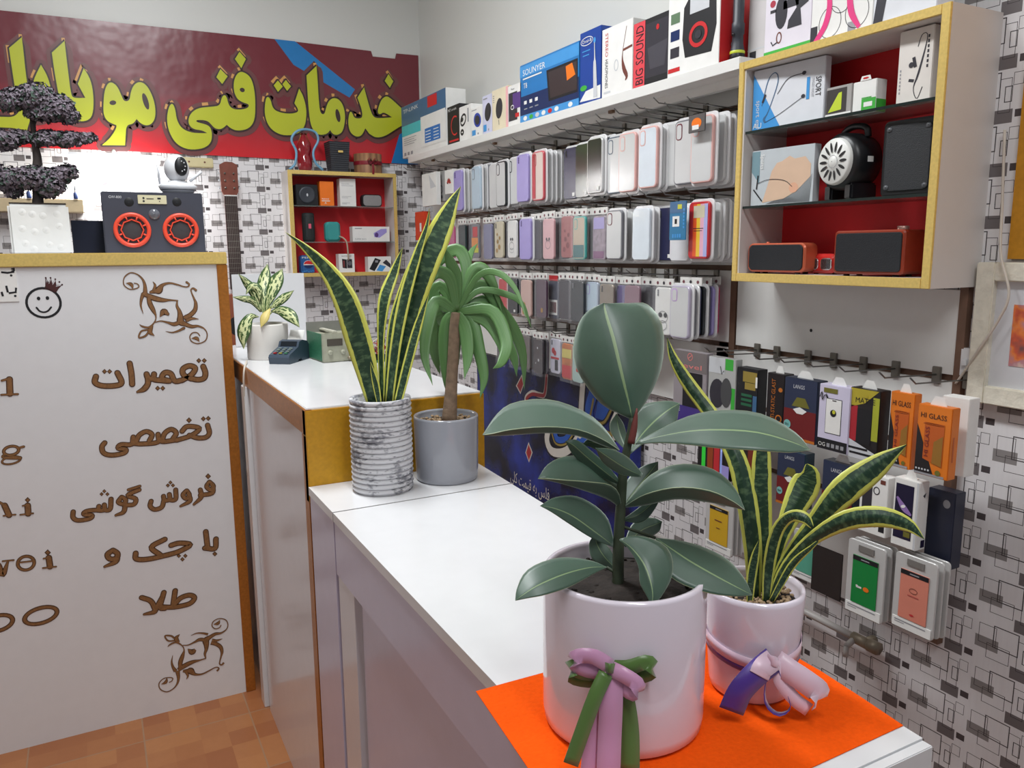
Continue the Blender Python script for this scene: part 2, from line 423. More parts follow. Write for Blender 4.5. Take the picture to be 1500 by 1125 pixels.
# line 2
strokes([[(1140, 85), (1150, 128), (1130, 152), (1085, 155), (1040, 140)], [(1000, 118), (1030, 92), (1095, 103), (1050, 142), (970, 168)],
  [(975, 165), (905, 175), (880, 172)], [(890, 170), (905, 130), (940, 108), (968, 128), (950, 160)], [(868, 135), (866, 178), (780, 188), (735, 185)], [(745, 182), (765, 140), (805, 120), (835, 138), (820, 172)],
  [(732, 150), (722, 190), (665, 192), (650, 212), (690, 218), (680, 238), (615, 250), (570, 238), (560, 205), (575, 182)], [(1117, 50, 16)], [(1144, 48, 16)], [(1038, 58, 18)]], 0, 600, 3.75, 24)
# line 3
strokes([[(1150, 397), (1135, 422), (1158, 440), (1172, 420), (1150, 397)], [(1170, 420), (1165, 458), (1100, 470)], [(1100, 440), (1105, 480), (1065, 520, 12)],
  [(1025, 445), (1005, 468), (1022, 488), (1040, 470), (1025, 445)], [(1038, 470), (1042, 502), (992, 530, 12)], [(965, 440), (965, 490), (938, 495), (930, 465)], [(935, 494), (905, 498), (898, 475)], [(900, 498), (888, 535), (850, 548), (825, 530), (830, 502)],
  [(768, 420, 14), (705, 440, 14)], [(765, 440, 20), (702, 470), (745, 490), (735, 520), (690, 524)], [(668, 480), (650, 508), (680, 518), (690, 495), (668, 480)], [(688, 505), (680, 560), (636, 580, 12)],
  [(610, 490), (605, 545), (578, 550), (573, 522)], [(580, 550), (545, 553), (543, 530)], [(548, 553), (510, 552), (470, 560), (462, 575), (505, 580), (492, 598), (430, 608), (402, 592), (402, 560)],
  [(1143, 366, 18)], [(936, 400, 13)], [(922, 416, 13)], [(950, 416, 13)], [(573, 448, 13)], [(558, 464, 13)], [(590, 464, 13)]], 0, 600, 3.75, 22)
# line 4
strokes([[(1130, 670), (1140, 755)], [(1125, 760), (1180, 762), (1186, 710)], [(1180, 792, 16)], [(940, 745), (985, 733), (1045, 742), (985, 778), (920, 798)], [(905, 712), (832, 755), (880, 798)], [(930, 795), (820, 820), (750, 820), (745, 788)],
  [(982, 803, 14)], [(1018, 803, 14)], [(1002, 822, 14)], [(620, 772), (590, 795), (605, 820), (640, 815), (645, 790), (620, 772)], [(645, 800), (635, 835), (575, 862, 12)]], 0, 600, 3.75, 25)
# line 5
strokes([[(962, 150), (950, 235)], [(890, 240), (960, 240), (1040, 222), (1068, 190), (1040, 175), (990, 192), (955, 232)], [(900, 160), (880, 240), (905, 248)], [(778, 188), (825, 205), (845, 235), (850, 265), (792, 280, 12)], [(895, 180), (850, 262)]], 0, 825, 3.75, 24)
# latin column
def serif(lst, oy): strokes(lst, 0, oy, 3.75)
serif([[(52, 770, 28), (55, 850, 28)], [(8, 856, 10), (98, 852, 10)], [(10, 778, 10), (48, 768, 14)]], 350)
serif([[(95, 212, 9), (130, 203, 12)], [(25, 245, 10), (20, 262, 14), (110, 265, 18)], [(-10, 505, 12), (35, 530, 14)], [(25, 525, 26), (50, 580, 26)], [(20, 583, 8), (85, 576, 8)], [(152, 525, 26), (155, 572, 26)], [(112, 577, 8), (182, 569, 8)], [(125, 528, 8), (152, 522, 8)], [(152, 496, 18)],
  [(-10, 855, 26), (15, 905, 26), (45, 830, 9)], [(15, 832, 8), (75, 826, 8)], [(102, 840, 8), (188, 830, 8)], [(268, 812, 26), (275, 862, 26)], [(236, 870, 8), (308, 862, 8)], [(240, 818, 8), (268, 812, 8)], [(262, 785, 20)]], 600)
for x, y, a, b, w, oy in ((62, 225, 42, 24, 17, 600), (62, 278, 52, 20, 12, 600), (143, 843, 46, 38, 18, 600), (225, 287, 92, 42, 24, 825), (-12, 330, 85, 42, 24, 825)):
    P.ring(x/3.75, oy+y/3.75, a/3.75, b/3.75, w/3.75, carved, 1, rot=.12); P.ring(x/3.75, oy+y/3.75, a/3.75, b/3.75, w*.55/3.75, carve, 3, rot=.12)
# ornaments: scrolls in two corners
ORN = [[(120, 450, 50), (220, 490, 60), (330, 515, 48), (430, 515, 20), (520, 522, 14)], [(515, 520, 12), (512, 590, 28), (540, 650, 40), (555, 720, 60), (560, 790, 76), (620, 822, 50), (700, 850, 40), (780, 845, 25), (860, 880, 14), (895, 950, 12), (870, 1030, 12), (780, 1066, 12), (700, 1040, 12), (675, 980, 12), (710, 930, 12), (770, 930, 12), (800, 965, 12)],
  [(150, 470, 40), (170, 560, 52), (210, 640, 45), (245, 720, 16), (230, 790, 14), (160, 860, 22), (80, 850, 20), (40, 825, 6)], [(180, 415, 30), (240, 400, 55), (280, 390, 80), (330, 325, 36), (420, 300, 22), (520, 320, 18), (600, 345, 14), (650, 345, 14), (668, 315, 18), (635, 290, 26)],
  [(208, 282, 6), (235, 330, 26), (215, 395, 30)], [(85, 440, 44), (60, 510, 30), (55, 590, 20), (85, 685, 4)], [(297, 725, 8), (345, 665, 72), (395, 690, 36)], [(620, 735, 50), (680, 705, 50), (740, 640, 46), (750, 560, 36), (730, 500, 22), (700, 430, 16), (690, 385, 16), (718, 366, 20), (752, 390, 26)],
  [(640, 770, 40), (700, 748, 32), (785, 755, 4)], [(570, 785, 44), (480, 820, 44), (400, 800, 25), (310, 780, 14), (240, 795, 10)], [(600, 870, 30), (530, 905, 22), (450, 925, 14), (370, 910, 4)], [(190, 850, 34), (170, 920, 50), (225, 965, 6)], [(150, 890, 20), (60, 910, 18), (30, 990, 18), (110, 970, 22), (150, 920, 20)],
  [(700, 1000, 6), (760, 1000, 42), (795, 1040, 6)], [(110, 440, 50), (105, 330, 34), (75, 250, 22), (10, 190, 14), (-80, 170, 13), (-155, 230, 12), (-160, 320, 12), (-90, 375, 12), (-10, 370, 12), (30, 345, 12), (10, 310, 12), (-30, 300, 10)], [(-130, 300, 6), (-70, 315, 40), (-45, 370, 8)]]
strokes(ORN, 200, 380, 8.65)
OX = [(P.uv(200+x/8.65, 380+y/8.65), (x, y)) for x, y in ((0, 0), (1000, 0), (0, 1000))]
(a0, _), (a1, _), (a2, _) = OX
c1 = P.uv(242, 452); c2 = P.uv(283, 958)
for st in ORN:
    Q = []
    for x, y, w in st:
        u = a0[0]+(a1[0]-a0[0])*x/1000+(a2[0]-a0[0])*y/1000; v = a0[1]+(a1[1]-a0[1])*x/1000+(a2[1]-a0[1])*y/1000
        Q.append((c2[0]+(u-c1[0]), c2[1]-(v-c1[1]), 1.2*w*abs(a2[1]-a0[1])/1000))
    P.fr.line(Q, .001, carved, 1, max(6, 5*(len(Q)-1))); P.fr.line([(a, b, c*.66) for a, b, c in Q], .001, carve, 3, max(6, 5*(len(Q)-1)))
# smiling sticker with a crown
P.ring(64, 443.5, 25, 21.5, 3.4, ink); P.oval(56.5, 437.2, 2.6, 2.8, ink); P.oval(69.5, 436.6, 2.6, 2.8, ink)
P.line([(53.5, 450.5), (58, 455.5), (64, 457.3), (70, 455.5), (75, 450)], ink, 1, 2.4, 16)
crown = M('crown_print', (70, 34, 34), .5)
P.line([(66.5, 420), (83, 425)], crown, 1, 1.6); P.line([(66, 422.5), (82, 428)], crown, 1, 1.4)
P.line([(67, 420), (67, 407), (71.5, 414), (74, 407), (76.5, 416), (81, 409), (82, 418), (90.5, 417), (83, 425)], crown, 1, 1.3); P.poly([(66.5, 421), (68.5, 411), (72, 416), (74, 410), (77, 417.5), (81, 412), (82, 420), (88.5, 418.5), (82.5, 428)], crown, 3)
for x, y in ((67, 407), (74, 407), (81, 409), (91, 417), (87, 413)): P.oval(x, y, 1.3, 1.3, crown)
pm.build('front_panel', desk)
MB().box(-.75, .617, -.008, .03, 1.388, 1.424, gold, .002).build('top_trim', desk)
MB().box(.587, .617, -.006, .03, 0, 1.388, trim, .002).build('side_trim', desk)
MB().box(-.75, .610, .03, .42, 1.395, 1.42, board).build('desk_top', desk)
MB().box(.59, .61, .03, .42, 0, 1.395, darkg).build('side_panel', desk)
nb = MB(); nb.box(-.10, .0, -.002, 0, -.105, 0, white); nf = F(nb, (0, -.002, 0), (1, 0, 0), (0, 0, 1))
for L in ([(-.004, -.015), (-.006, -.026), (-.02, -.028), (-.034, -.026)], [(-.010, -.017), (-.004, -.021), (-.010, -.025)], [(-.004, -.068), (-.006, -.08), (-.022, -.082)], [(-.026, -.062), (-.024, -.08)], [(-.038, -.078), (-.036, -.090)]): nf.line(L, .005, ink)
for u, v in ((-.01, -.009), (-.012, -.035), (-.008, -.09)): nf.oval(u, v, .003, .003, ink)
q = AY(YP, 22, 384)
tag(nb.build('paper_notice', None, (q.x, YP, q.z)), 'white paper slip with black handwriting taped beside the smiling sticker', 'notice')

# ---------------------------------------------------------------- counters
glossw = M('glossy_white_panel', (222, 219, 224), .16, noise=.02); lav = M('glossy_lavender_panel', (206, 200, 222), .2, noise=.02)
goldp = M('gold_panel', (206, 152, 28), .35, metal=.25, noise=.12, scale=120)
uc = thing('upper_counter', 'higher white counter with gold front panel carrying the card terminal', 'counter', (.385, 1.670, 0))
MB().box(0, .418, 0, 1.32, 1.068, ZU, board, .0015).build('counter_top', uc)
MB().box(.012, .405, .02, 1.31, 0, 1.068, glossw).build('body', uc)
MB().box(-.004, .422, -.006, .02, .88, 1.086, goldp, .0015).build('gold_front', uc)
MB().box(-.004, .012, -.004, 1.32, 1.03, 1.087, trim, .001).build('edge_trim', uc)
MB().box(-.004, .012, -.004, .035, 0, 1.03, trim, .001).build('corner_trim', uc)
MB().box(.0, .012, .036, .70, .0, 1.03, glossw).build('side_panel', uc)
MB().box(-.012, .012, .72, .775, .0, 1.03, board, .002).build('post', uc)
lc = thing('plant_counter', 'low white laminate counter with lavender side panels carrying the potted plants', 'counter', (.380, .458, 0))
dk = M('dark_seam', (58, 54, 52), .8)
t = MB().prismz([(0, 0), (.342, 0), (.3955, 1.009), (0, 1.009)], ZL-.018, ZL, board); t.prismz([(0, 1.014), (.3958, 1.014), (.405, 1.205), (0, 1.205)], ZL-.018, ZL, board); t.prismz([(.001, 1.0085), (.394, 1.0085), (.394, 1.0145), (.001, 1.0145)], ZL-.02, ZL-.0012, dk); t.build('counter_top', lc)
MB().prismz([(.02, .005), (.333, .005), (.392, 1.195), (.02, 1.195)], 0, ZL-.018, glossw).build('body', lc)
MB().box(.002, .02, .0, 1.010, .79, ZL-.018, lav, .001).build('top_rail', lc)
MB().box(.002, .02, 1.016, 1.203, 0, ZL-.018, lav, .001).build('end_panel', lc)
MB().box(.004, .02, .90, 1.005, 0, .79, glossw, .001).build('stile', lc)
MB().box(.012, .02, .05, .88, 0, .785, lav, .001).build('inset_panel', lc)
MB().box(.0, .342, -.012, .0, 0, ZL-.002, board, .001).build('end_board', lc)

# ---------------------------------------------------------------- banner on the back wall
ban = MB(); yb = YB-.006
def banner_mat():
    m, N, b = newmat('printed_banner_vinyl', .28)
    tc = N.n('ShaderNodeTexCoord'); sp = N.n('ShaderNodeSeparateXYZ'); N.nt.links.new(tc.outputs['Object'], sp.inputs[0])
    z = N.f('ADD', sp.outputs[2], N.f('MULTIPLY', N.noise(tc.outputs['Object'], 3.0, 2), .10))
    f = N.n('ShaderNodeMapRange'); N.put(f.inputs[0], z); f.inputs[1].default_value = -.20; f.inputs[2].default_value = .05
    N.put(b.inputs['Base Color'], N.mix(f.outputs[0], lin((206, 34, 42)), lin((112, 40, 50))))
    bp = N.n('ShaderNodeBump'); bp.inputs['Strength'].default_value = .3; bp.inputs['Distance'].default_value = .02
    N.put(bp.inputs['Height'], N.noise(tc.outputs['Object'], 5, 3)); N.nt.links.new(bp.outputs[0], b.inputs['Normal'])
    return m
bz = 2.08
B = PX(ban, yb, (.4, yb, bz))
bm_ = banner_mat()
edge = [(-120, 2), (0, 15), (200, 36), (400, 57), (543.5, 74.7), (546, 82.7), (579, 86), (580.7, 78.3), (612.6, 81.3), (614.5, 165), (612, 241), (590, 240), (400, 232), (200, 222), (0, 214), (-120, 208)]
B.poly(edge, bm_, 0)
bk = [B.uv(*p) for p in edge]
n = len(bk); o = ban.add([B.fr.p(u, v, k) for k in (0, -10) for u, v in bk], [(i, i+n, (i+1) % n+n, (i+1) % n) for i in range(n)], bm_)
bl = M('banner_blue', (34, 120, 184), .3); yel = M('banner_lime', (184, 190, 44), .3, noise=.04, scale=6); drk = M('banner_outline', (52, 32, 30), .35); mar = M('banner_maroon', (104, 56, 56), .35); tan = M('banner_tan', (206, 150, 84), .35)
B.poly([(402, 57.2), (432, 60.5), (520, 131), (512, 143), (430, 95)], bl, 1); B.poly([(588, 186), (612, 180), (612, 241), (590, 240), (573, 239)], bl, 1)
def rounded(P_, times=2):
    """Chaikin smoothing that keeps points marked sharp"""
    P_ = [p if len(p) == 3 else (p[0], p[1], 0) for p in P_]
    for _ in range(times):
        out = []; n = len(P_)
        for i in range(n):
            a, b, c = P_[i-1], P_[i], P_[(i+1) % n]
            if b[2]: out.append(b)
            else:
                out.append((b[0]*.75+a[0]*.25, b[1]*.75+a[1]*.25, 0)); out.append((b[0]*.75+c[0]*.25, b[1]*.75+c[1]*.25, 0))
        P_ = out
    return [(p[0], p[1]) for p in P_]
def letter(pts, holes=()):
    q = rounded(pts)
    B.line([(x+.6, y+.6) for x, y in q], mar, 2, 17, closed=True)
    hi = [(x-1.5, y-3) for x, y in q]
    n = len(q); i = 0
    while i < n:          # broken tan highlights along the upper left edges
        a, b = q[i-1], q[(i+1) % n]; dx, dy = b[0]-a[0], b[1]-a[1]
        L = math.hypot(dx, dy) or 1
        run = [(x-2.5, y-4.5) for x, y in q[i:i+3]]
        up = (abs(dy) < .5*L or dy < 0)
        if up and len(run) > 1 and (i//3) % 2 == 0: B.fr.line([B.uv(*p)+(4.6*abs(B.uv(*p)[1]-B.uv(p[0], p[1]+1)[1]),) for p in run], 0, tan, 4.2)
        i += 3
    B.line(q, drk, 6, 5, closed=True); B.poly(q, yel, 8)
    for (x, y, a, b, r) in holes: B.oval(x, y, a, b, drk, 9, r)
S1 = 1
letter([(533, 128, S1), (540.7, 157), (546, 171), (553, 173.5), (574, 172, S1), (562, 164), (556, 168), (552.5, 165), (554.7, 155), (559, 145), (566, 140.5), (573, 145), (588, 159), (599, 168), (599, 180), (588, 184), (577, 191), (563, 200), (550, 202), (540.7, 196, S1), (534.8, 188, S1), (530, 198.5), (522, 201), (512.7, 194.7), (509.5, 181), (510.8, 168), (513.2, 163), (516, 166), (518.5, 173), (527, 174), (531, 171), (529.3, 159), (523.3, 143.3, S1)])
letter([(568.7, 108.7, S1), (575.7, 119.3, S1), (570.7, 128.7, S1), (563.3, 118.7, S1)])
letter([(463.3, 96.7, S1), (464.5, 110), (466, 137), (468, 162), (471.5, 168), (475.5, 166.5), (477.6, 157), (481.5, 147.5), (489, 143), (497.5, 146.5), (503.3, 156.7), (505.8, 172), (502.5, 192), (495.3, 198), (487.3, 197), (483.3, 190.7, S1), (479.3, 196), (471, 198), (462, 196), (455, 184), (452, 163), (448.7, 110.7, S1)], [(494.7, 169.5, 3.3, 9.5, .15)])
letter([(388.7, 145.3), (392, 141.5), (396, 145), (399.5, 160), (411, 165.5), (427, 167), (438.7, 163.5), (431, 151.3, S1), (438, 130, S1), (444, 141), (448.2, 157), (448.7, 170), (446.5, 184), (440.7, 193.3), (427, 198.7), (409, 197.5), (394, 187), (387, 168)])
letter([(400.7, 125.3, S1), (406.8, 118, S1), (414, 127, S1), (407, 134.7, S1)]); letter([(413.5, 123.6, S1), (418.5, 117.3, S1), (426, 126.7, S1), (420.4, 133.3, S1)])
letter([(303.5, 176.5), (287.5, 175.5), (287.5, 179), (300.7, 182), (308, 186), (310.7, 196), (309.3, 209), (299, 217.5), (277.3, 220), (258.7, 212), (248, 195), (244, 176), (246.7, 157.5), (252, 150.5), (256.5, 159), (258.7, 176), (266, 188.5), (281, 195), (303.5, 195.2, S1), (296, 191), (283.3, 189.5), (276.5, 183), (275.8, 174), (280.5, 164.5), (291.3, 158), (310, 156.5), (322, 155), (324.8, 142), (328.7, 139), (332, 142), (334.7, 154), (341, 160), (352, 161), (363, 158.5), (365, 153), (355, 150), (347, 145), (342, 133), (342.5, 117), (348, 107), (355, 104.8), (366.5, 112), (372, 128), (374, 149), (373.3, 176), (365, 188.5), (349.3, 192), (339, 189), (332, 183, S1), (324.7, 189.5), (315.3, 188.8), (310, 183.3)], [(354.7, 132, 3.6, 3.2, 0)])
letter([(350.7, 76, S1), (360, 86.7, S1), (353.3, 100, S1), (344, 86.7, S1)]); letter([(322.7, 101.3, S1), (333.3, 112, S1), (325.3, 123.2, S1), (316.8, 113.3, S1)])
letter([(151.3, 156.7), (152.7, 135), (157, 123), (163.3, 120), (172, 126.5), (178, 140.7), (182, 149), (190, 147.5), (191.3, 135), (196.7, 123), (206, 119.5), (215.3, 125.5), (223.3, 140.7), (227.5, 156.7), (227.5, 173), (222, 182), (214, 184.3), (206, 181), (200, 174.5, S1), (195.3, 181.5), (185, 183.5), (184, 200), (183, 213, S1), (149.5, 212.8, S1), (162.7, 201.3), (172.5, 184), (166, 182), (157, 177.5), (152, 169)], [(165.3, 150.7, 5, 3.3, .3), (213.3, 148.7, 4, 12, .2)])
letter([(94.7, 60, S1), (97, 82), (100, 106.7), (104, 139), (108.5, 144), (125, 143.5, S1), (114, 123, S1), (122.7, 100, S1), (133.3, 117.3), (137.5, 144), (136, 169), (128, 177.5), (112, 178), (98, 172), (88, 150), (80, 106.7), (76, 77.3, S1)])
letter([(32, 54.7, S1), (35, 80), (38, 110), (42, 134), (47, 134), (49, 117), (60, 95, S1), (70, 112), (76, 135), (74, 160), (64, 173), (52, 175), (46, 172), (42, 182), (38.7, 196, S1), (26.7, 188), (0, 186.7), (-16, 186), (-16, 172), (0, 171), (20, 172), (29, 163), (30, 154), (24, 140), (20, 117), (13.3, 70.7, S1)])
tag(ban.build('shop_banner', None, (.4, yb, bz)), 'wide dark red vinyl banner with lime green lettering on the back wall', 'banner')
# ---------------------------------------------------------------- plants
def pleaf(root, name, pts, d0, mat, tl=.3, tr=.3, bulge=0, n=16, side=4, solid=.0007, wave=0, sd=0):
    """one leaf; pts = (x, y, nearer/farther, half width to the left, half width to the right) along the midrib"""
    S = catmull(pts, n); rows = []; o = root.location; rg = random.Random(sd)
    for i, (x, y, dd, wl, wr) in enumerate(S):
        a, b = S[max(i-1, 0)], S[min(i+1, n)]
        tx, ty = b[0]-a[0], b[1]-a[1]; L = math.hypot(tx, ty) or 1; nx, ny = ty/L, -tx/L
        row = []
        for j in range(-side, side+1):
            s = -j/side; w = wl if s > 0 else wr; q = abs(s)*w; sg = 1 if s > 0 else -1
            d = d0+dd; m = abs(q)*d/FPX
            dep = d+(tl if s > 0 else tr)*m+bulge*m*abs(s)+wave*math.sin(i*1.1+s*2+sd)*abs(s)*.004
            row.append(D(x+nx*sg*q, y+ny*sg*q, dep)-o)
        rows.append(row)
    mb = MB(); mb.grid(rows, mat, True, True)
    return mb.build(name, root, solid=solid)
def potfit(cx, wpx, yrim, ybot, zt):
    Pf = AZ(zt, cx, ybot); h = Vector((Pf.x, Pf.y, 0)).normalized(); r = .07
    for _ in range(8):
        C_ = Vector((Pf.x, Pf.y, 0))+h*r; r = wpx/2/FPX*(Vector((C_.x, C_.y, zt+.05))-Vector((0, 0, CAMZ))).dot(cF)
    zr = zat(Pf, cx, yrim)
    return Vector((C_.x, C_.y, zt)), r, zr-zt
soil = M('dark_soil', (40, 32, 28), .9, noise=.4, scale=90, bump=.8)
gravel = M('gravel', (168, 142, 112), .8, noise=.35, scale=200)
def pebbles(mb, r, z, n, size, m, seed=3):
    g = random.Random(seed)
    for _ in range(n):
        a = g.random()*6.283; q = r*math.sqrt(g.random()); s = size*g.uniform(.6, 1.2)
        mb.ball((q*math.cos(a), q*math.sin(a), z+g.uniform(0, s*.6)), s, m, 6, 4, (1, g.uniform(.7, 1), .7))
rub = leafmat('rubber_leaf', 'rubber', .44); snk = leafmat('snake_leaf', 'snake', .38); agl = leafmat('aglaonema_leaf', 'aglaonema', .42); dra = leafmat('dracaena_leaf', 'dracaena', .4)
ceram = M('glazed_white_ceramic', (234, 224, 236), .12, noise=.02, coat=.4)  # white glaze, with lavender reflections tinted into its colour
# rubber plant
C1, r1, h1 = potfit(910, 233, 884, 1118, ZL+.0012)
rp = thing('rubber_plant', 'large dark green rubber plant in tall white glazed pot on the orange felt', 'plant', C1)
MB().lathe([(r1*.2, 0), (r1*.93, 0), (r1*.985, .004), (r1, .015), (r1, h1-.004), (r1*.985, h1), (r1*.94, h1), (r1*.925, h1-.004), (r1*.925, h1-.022), (.001, h1-.022)], ceram, 64).build('pot', rp)
t = MB(); t.lathe([(r1*.92, h1-.020), (r1*.6, h1-.014), (.001, h1-.012)], soil, 40); pebbles(t, r1*.85, h1-.016, 90, .0035, soil); t.build('soil', rp)
d1 = depth_of(C1+Vector((0, 0, .2)))
bark = M('rubber_stem', (52, 62, 44), .6, noise=.3, scale=80); sheath = M('red_leaf_sheath', (112, 52, 48), .5)
t = MB(); t.tube([D(x, y, d1)-C1 for x, y in ((905, 885), (906, 800), (909, 745), (913, 690), (921, 645), (926, 612))], [.0065, .006, .0055, .005, .004, .003], bark, 10, 20); t.build('stem', rp)
t = MB(); t.tube([D(x, y, d1-.004)-C1 for x, y in ((924, 650), (929, 625), (933, 598))], [.004, .0035, .0008], sheath, 8, 8); t.build('leaf_sheath', rp)
RL = [
 ([(926, 614, 0, 1, 1), (921, 590, 0, 33, 29), (914, 562, .0, 50, 53), (906, 528, .005, 62, 68), (898, 495, .012, 61, 74), (890, 469, .02, 47, 66), (886, 454, .026, 30, 52), (885, 446, .028, 6, 26), (885, 444, .028, 0, 8)], .22, .22, .3),
 ([(907, 660, 0, -1, 1), (880, 651, -.01, -8, 22), (845, 638, -.03, -9, 37), (800, 634, -.05, -9, 49), (750, 637, -.06, -8, 45), (722, 638, -.065, -3, 24), (707, 637, -.065, 0, 0)], -.9, 1.5, 0),
 ([(931, 650, 0, 1, 1), (965, 640, -.005, 9, 9), (1010, 632, -.01, 22, 20), (1056, 630, -.02, 29, 27), (1110, 634, -.03, 28, 26), (1160, 648, -.035, 15, 16), (1187, 660, -.037, 0, 0)], 1.5, -.9, 0),
 ([(922, 665, .02, 1, 1), (938, 640, .03, 22, 12), (958, 618, .05, 30, 28), (980, 600, .06, 15, 20), (996, 591, .07, 0, 0)], .9, -.3, 0),
 ([(918, 660, .025, 1, 1), (910, 640, .04, 10, 8), (905, 622, .05, 12, 8), (903, 606, .055, 0, 0)], .5, .5, 0),
 ([(909, 744, 0, -3, 3), (890, 731, -.01, -20, 34), (858, 719, -.03, -14, 48), (826, 709, -.045, -6, 43), (801, 703, -.05, -2, 26), (788, 701, -.05, 0, 0)], -.8, .9, 0),
 ([(899, 800, 0, 2, 2), (872, 780, -.02, 10, 28), (838, 756, -.035, 12, 30), (812, 745, -.045, 7, 18), (791, 741, -.05, 0, 0)], -.3, .8, 0),
 ([(889, 831, -.02, 0, 0), (862, 832, -.03, 12, 12), (825, 842, -.05, 20, 26), (788, 858, -.065, 16, 28), (766, 872, -.07, 6, 14), (755, 880, -.07, 0, 0)], -.6, 1.1, 0),
 ([(908, 790, -.02, 1, 1), (925, 803, -.03, 24, 4), (942, 825, -.045, 42, 8), (952, 850, -.055, 34, 15), (956, 872, -.06, 14, 9), (954, 888, -.062, 0, 0)], .5, .4, 0),
 ([(960, 788, .0, 0, 0), (985, 805, -.01, 16, 28), (1012, 823, -.02, 27, 35), (1050, 845, -.03, 30, 27), (1082, 862, -.035, 17, 13), (1102, 872, -.035, 0, 0)], .9, -.7, 0),
 ([(914, 743, 0, 2, -1), (945, 740, -.02, 32, -15), (990, 731, -.04, 50, -17), (1035, 735, -.055, 49, -17), (1070, 742, -.06, 28, -9), (1091, 747, -.06, 0, 0)], .9, -.9, 0),
 ([(940, 697, -.01, 2, 3), (915, 685, -.03, 11, 15), (890, 669, -.045, 11, 13), (872, 656, -.05, 0, 0)], .6, .4, 0),
 ([(908, 708, 0, 2, 2), (885, 690, -.01, 10, 9), (858, 668, -.02, 12, 11), (840, 652, -.03, 9, 9), (828, 646, -.03, 0, 0)], .5, .3, 0),
 ([(910, 672, .01, 0, 0), (890, 656, .012, 10, 9), (868, 648, .012, 8, 8), (852, 652, .01, 0, 0)], .3, .3, 0),
 ([(905, 836, .03, 2, 2), (885, 815, .04, 16, 13), (874, 796, .05, 12, 9), (872, 782, .05, 0, 0)], .3, .3, 0),
 ([(915, 800, .03, 2, 2), (938, 778, .05, 16, 14), (960, 768, .06, 10, 12), (970, 764, .06, 0, 0)], .4, .2, 0),
 ([(912, 742, .01, 2, 2), (932, 716, .02, 18, 20), (952, 692, .03, 14, 13), (964, 676, .03, 0, 0)], .4, .4, 0),
 ([(912, 762, .005, 1, 1), (935, 754, .0, 8, 12), (955, 738, .0, 7, 8), (968, 726, .0, 0, 0)], .6, -.2, 0)]
for i, (p, a, b, g) in enumerate(RL): pleaf(rp, 'leaf', p, d1, rub, a, b, g, 18, 5, .0009, 0, i)
for a, b in (((908, 708), (914, 700)), ((905, 722), (911, 728)), ((899, 800), (907, 806)), ((889, 831), (906, 842)), ((960, 788), (908, 770)), ((905, 836), (906, 848))):
    t = MB(); t.tube([D(*a, d1)-C1, D(*b, d1)-C1], .0018, bark, 6); t.build('leaf_stalk', rp)
# small snake plant
C2, r2, h2 = potfit(1097, 140, 885, 1040, ZL+.0012)
sp_ = thing('snake_plant', 'spreading yellow edged snake plant in small white pot with purple bow', 'plant', C2)
MB().lathe([(r2*.2, 0), (r2*.78, 0), (r2*.84, .004), (r2*.86, .012), (r2*.97, h2*.7), (r2, h2-.006), (r2*.985, h2), (r2*.92, h2), (r2*.89, h2-.006), (r2*.87, h2-.02), (.001, h2-.02)], ceram, 56).build('pot', sp_)
t = MB(); t.lathe([(r2*.87, h2-.018), (.001, h2-.012)], soil, 30); t.build('soil', sp_)
t = MB(); pebbles(t, r2*.82, h2-.013, 260, .0028, gravel, 5); tag(t.build('gravel_layer', sp_), 'brown gravel', kind='stuff')
d2 = depth_of(C2+Vector((0, 0, .16)))
for i, p in enumerate([
 [(1105, 882, 0, 9, 9), (1103, 800, 0, 14, 13), (1092, 720, .01, 16, 15), (1077, 665, .02, 15, 13), (1042, 608, .04, 11, 11), (1007, 560, .05, 10, 10), (986, 525, .055, 6, 7), (977, 494, .06, 0, 0)],
 [(1114, 882, .01, 8, 8), (1117, 800, .01, 13, 13), (1115, 720, .01, 15, 15), (1116, 660, .015, 12, 12), (1118, 622, .02, 0, 0)],
 [(1128, 872, .005, 5, 5), (1141, 800, .01, 9, 9), (1160, 750, .015, 17, 17), (1178, 715, .02, 23, 22), (1186, 695, .02, 17, 15), (1182, 682, .02, 4, 4), (1181, 680, .02, 0, 0)],
 [(1122, 884, -.01, 6, 6), (1127, 825, -.015, 9, 9), (1139, 778, -.02, 10, 9), (1158, 757, -.027, 9, 8), (1178, 759, -.033, 9, 8), (1190, 772, -.035, 2, 3)],
 [(1124, 882, 0, 5, 5), (1150, 823, 0, 9, 9), (1193, 767, -.01, 14, 13), (1238, 718, -.02, 23, 22), (1285, 680, -.02, 15, 19), (1328, 651, -.02, 0, 0)],
 [(1126, 885, -.01, 5, 5), (1150, 832, -.015, 8, 8), (1189, 790, -.03, 10, 10), (1240, 762, -.05, 15, 15), (1290, 756, -.06, 14, 16), (1330, 768, -.065, 9, 11), (1354, 790, -.07, 0, 0)],
 [(1098, 886, -.012, 4, 4), (1100, 850, -.014, 7, 7), (1106, 815, -.012, 6, 6), (1112, 790, -.01, 0, 0)],
 [(1130, 880, -.014, 4, 4), (1160, 828, -.02, 6, 6), (1190, 800, -.03, 3, 3), (1206, 785, -.03, 0, 0)]]):
    pleaf(sp_, 'leaf', p, d2, snk, .35, .25, 0, 22, 5, .0012, 0, i)
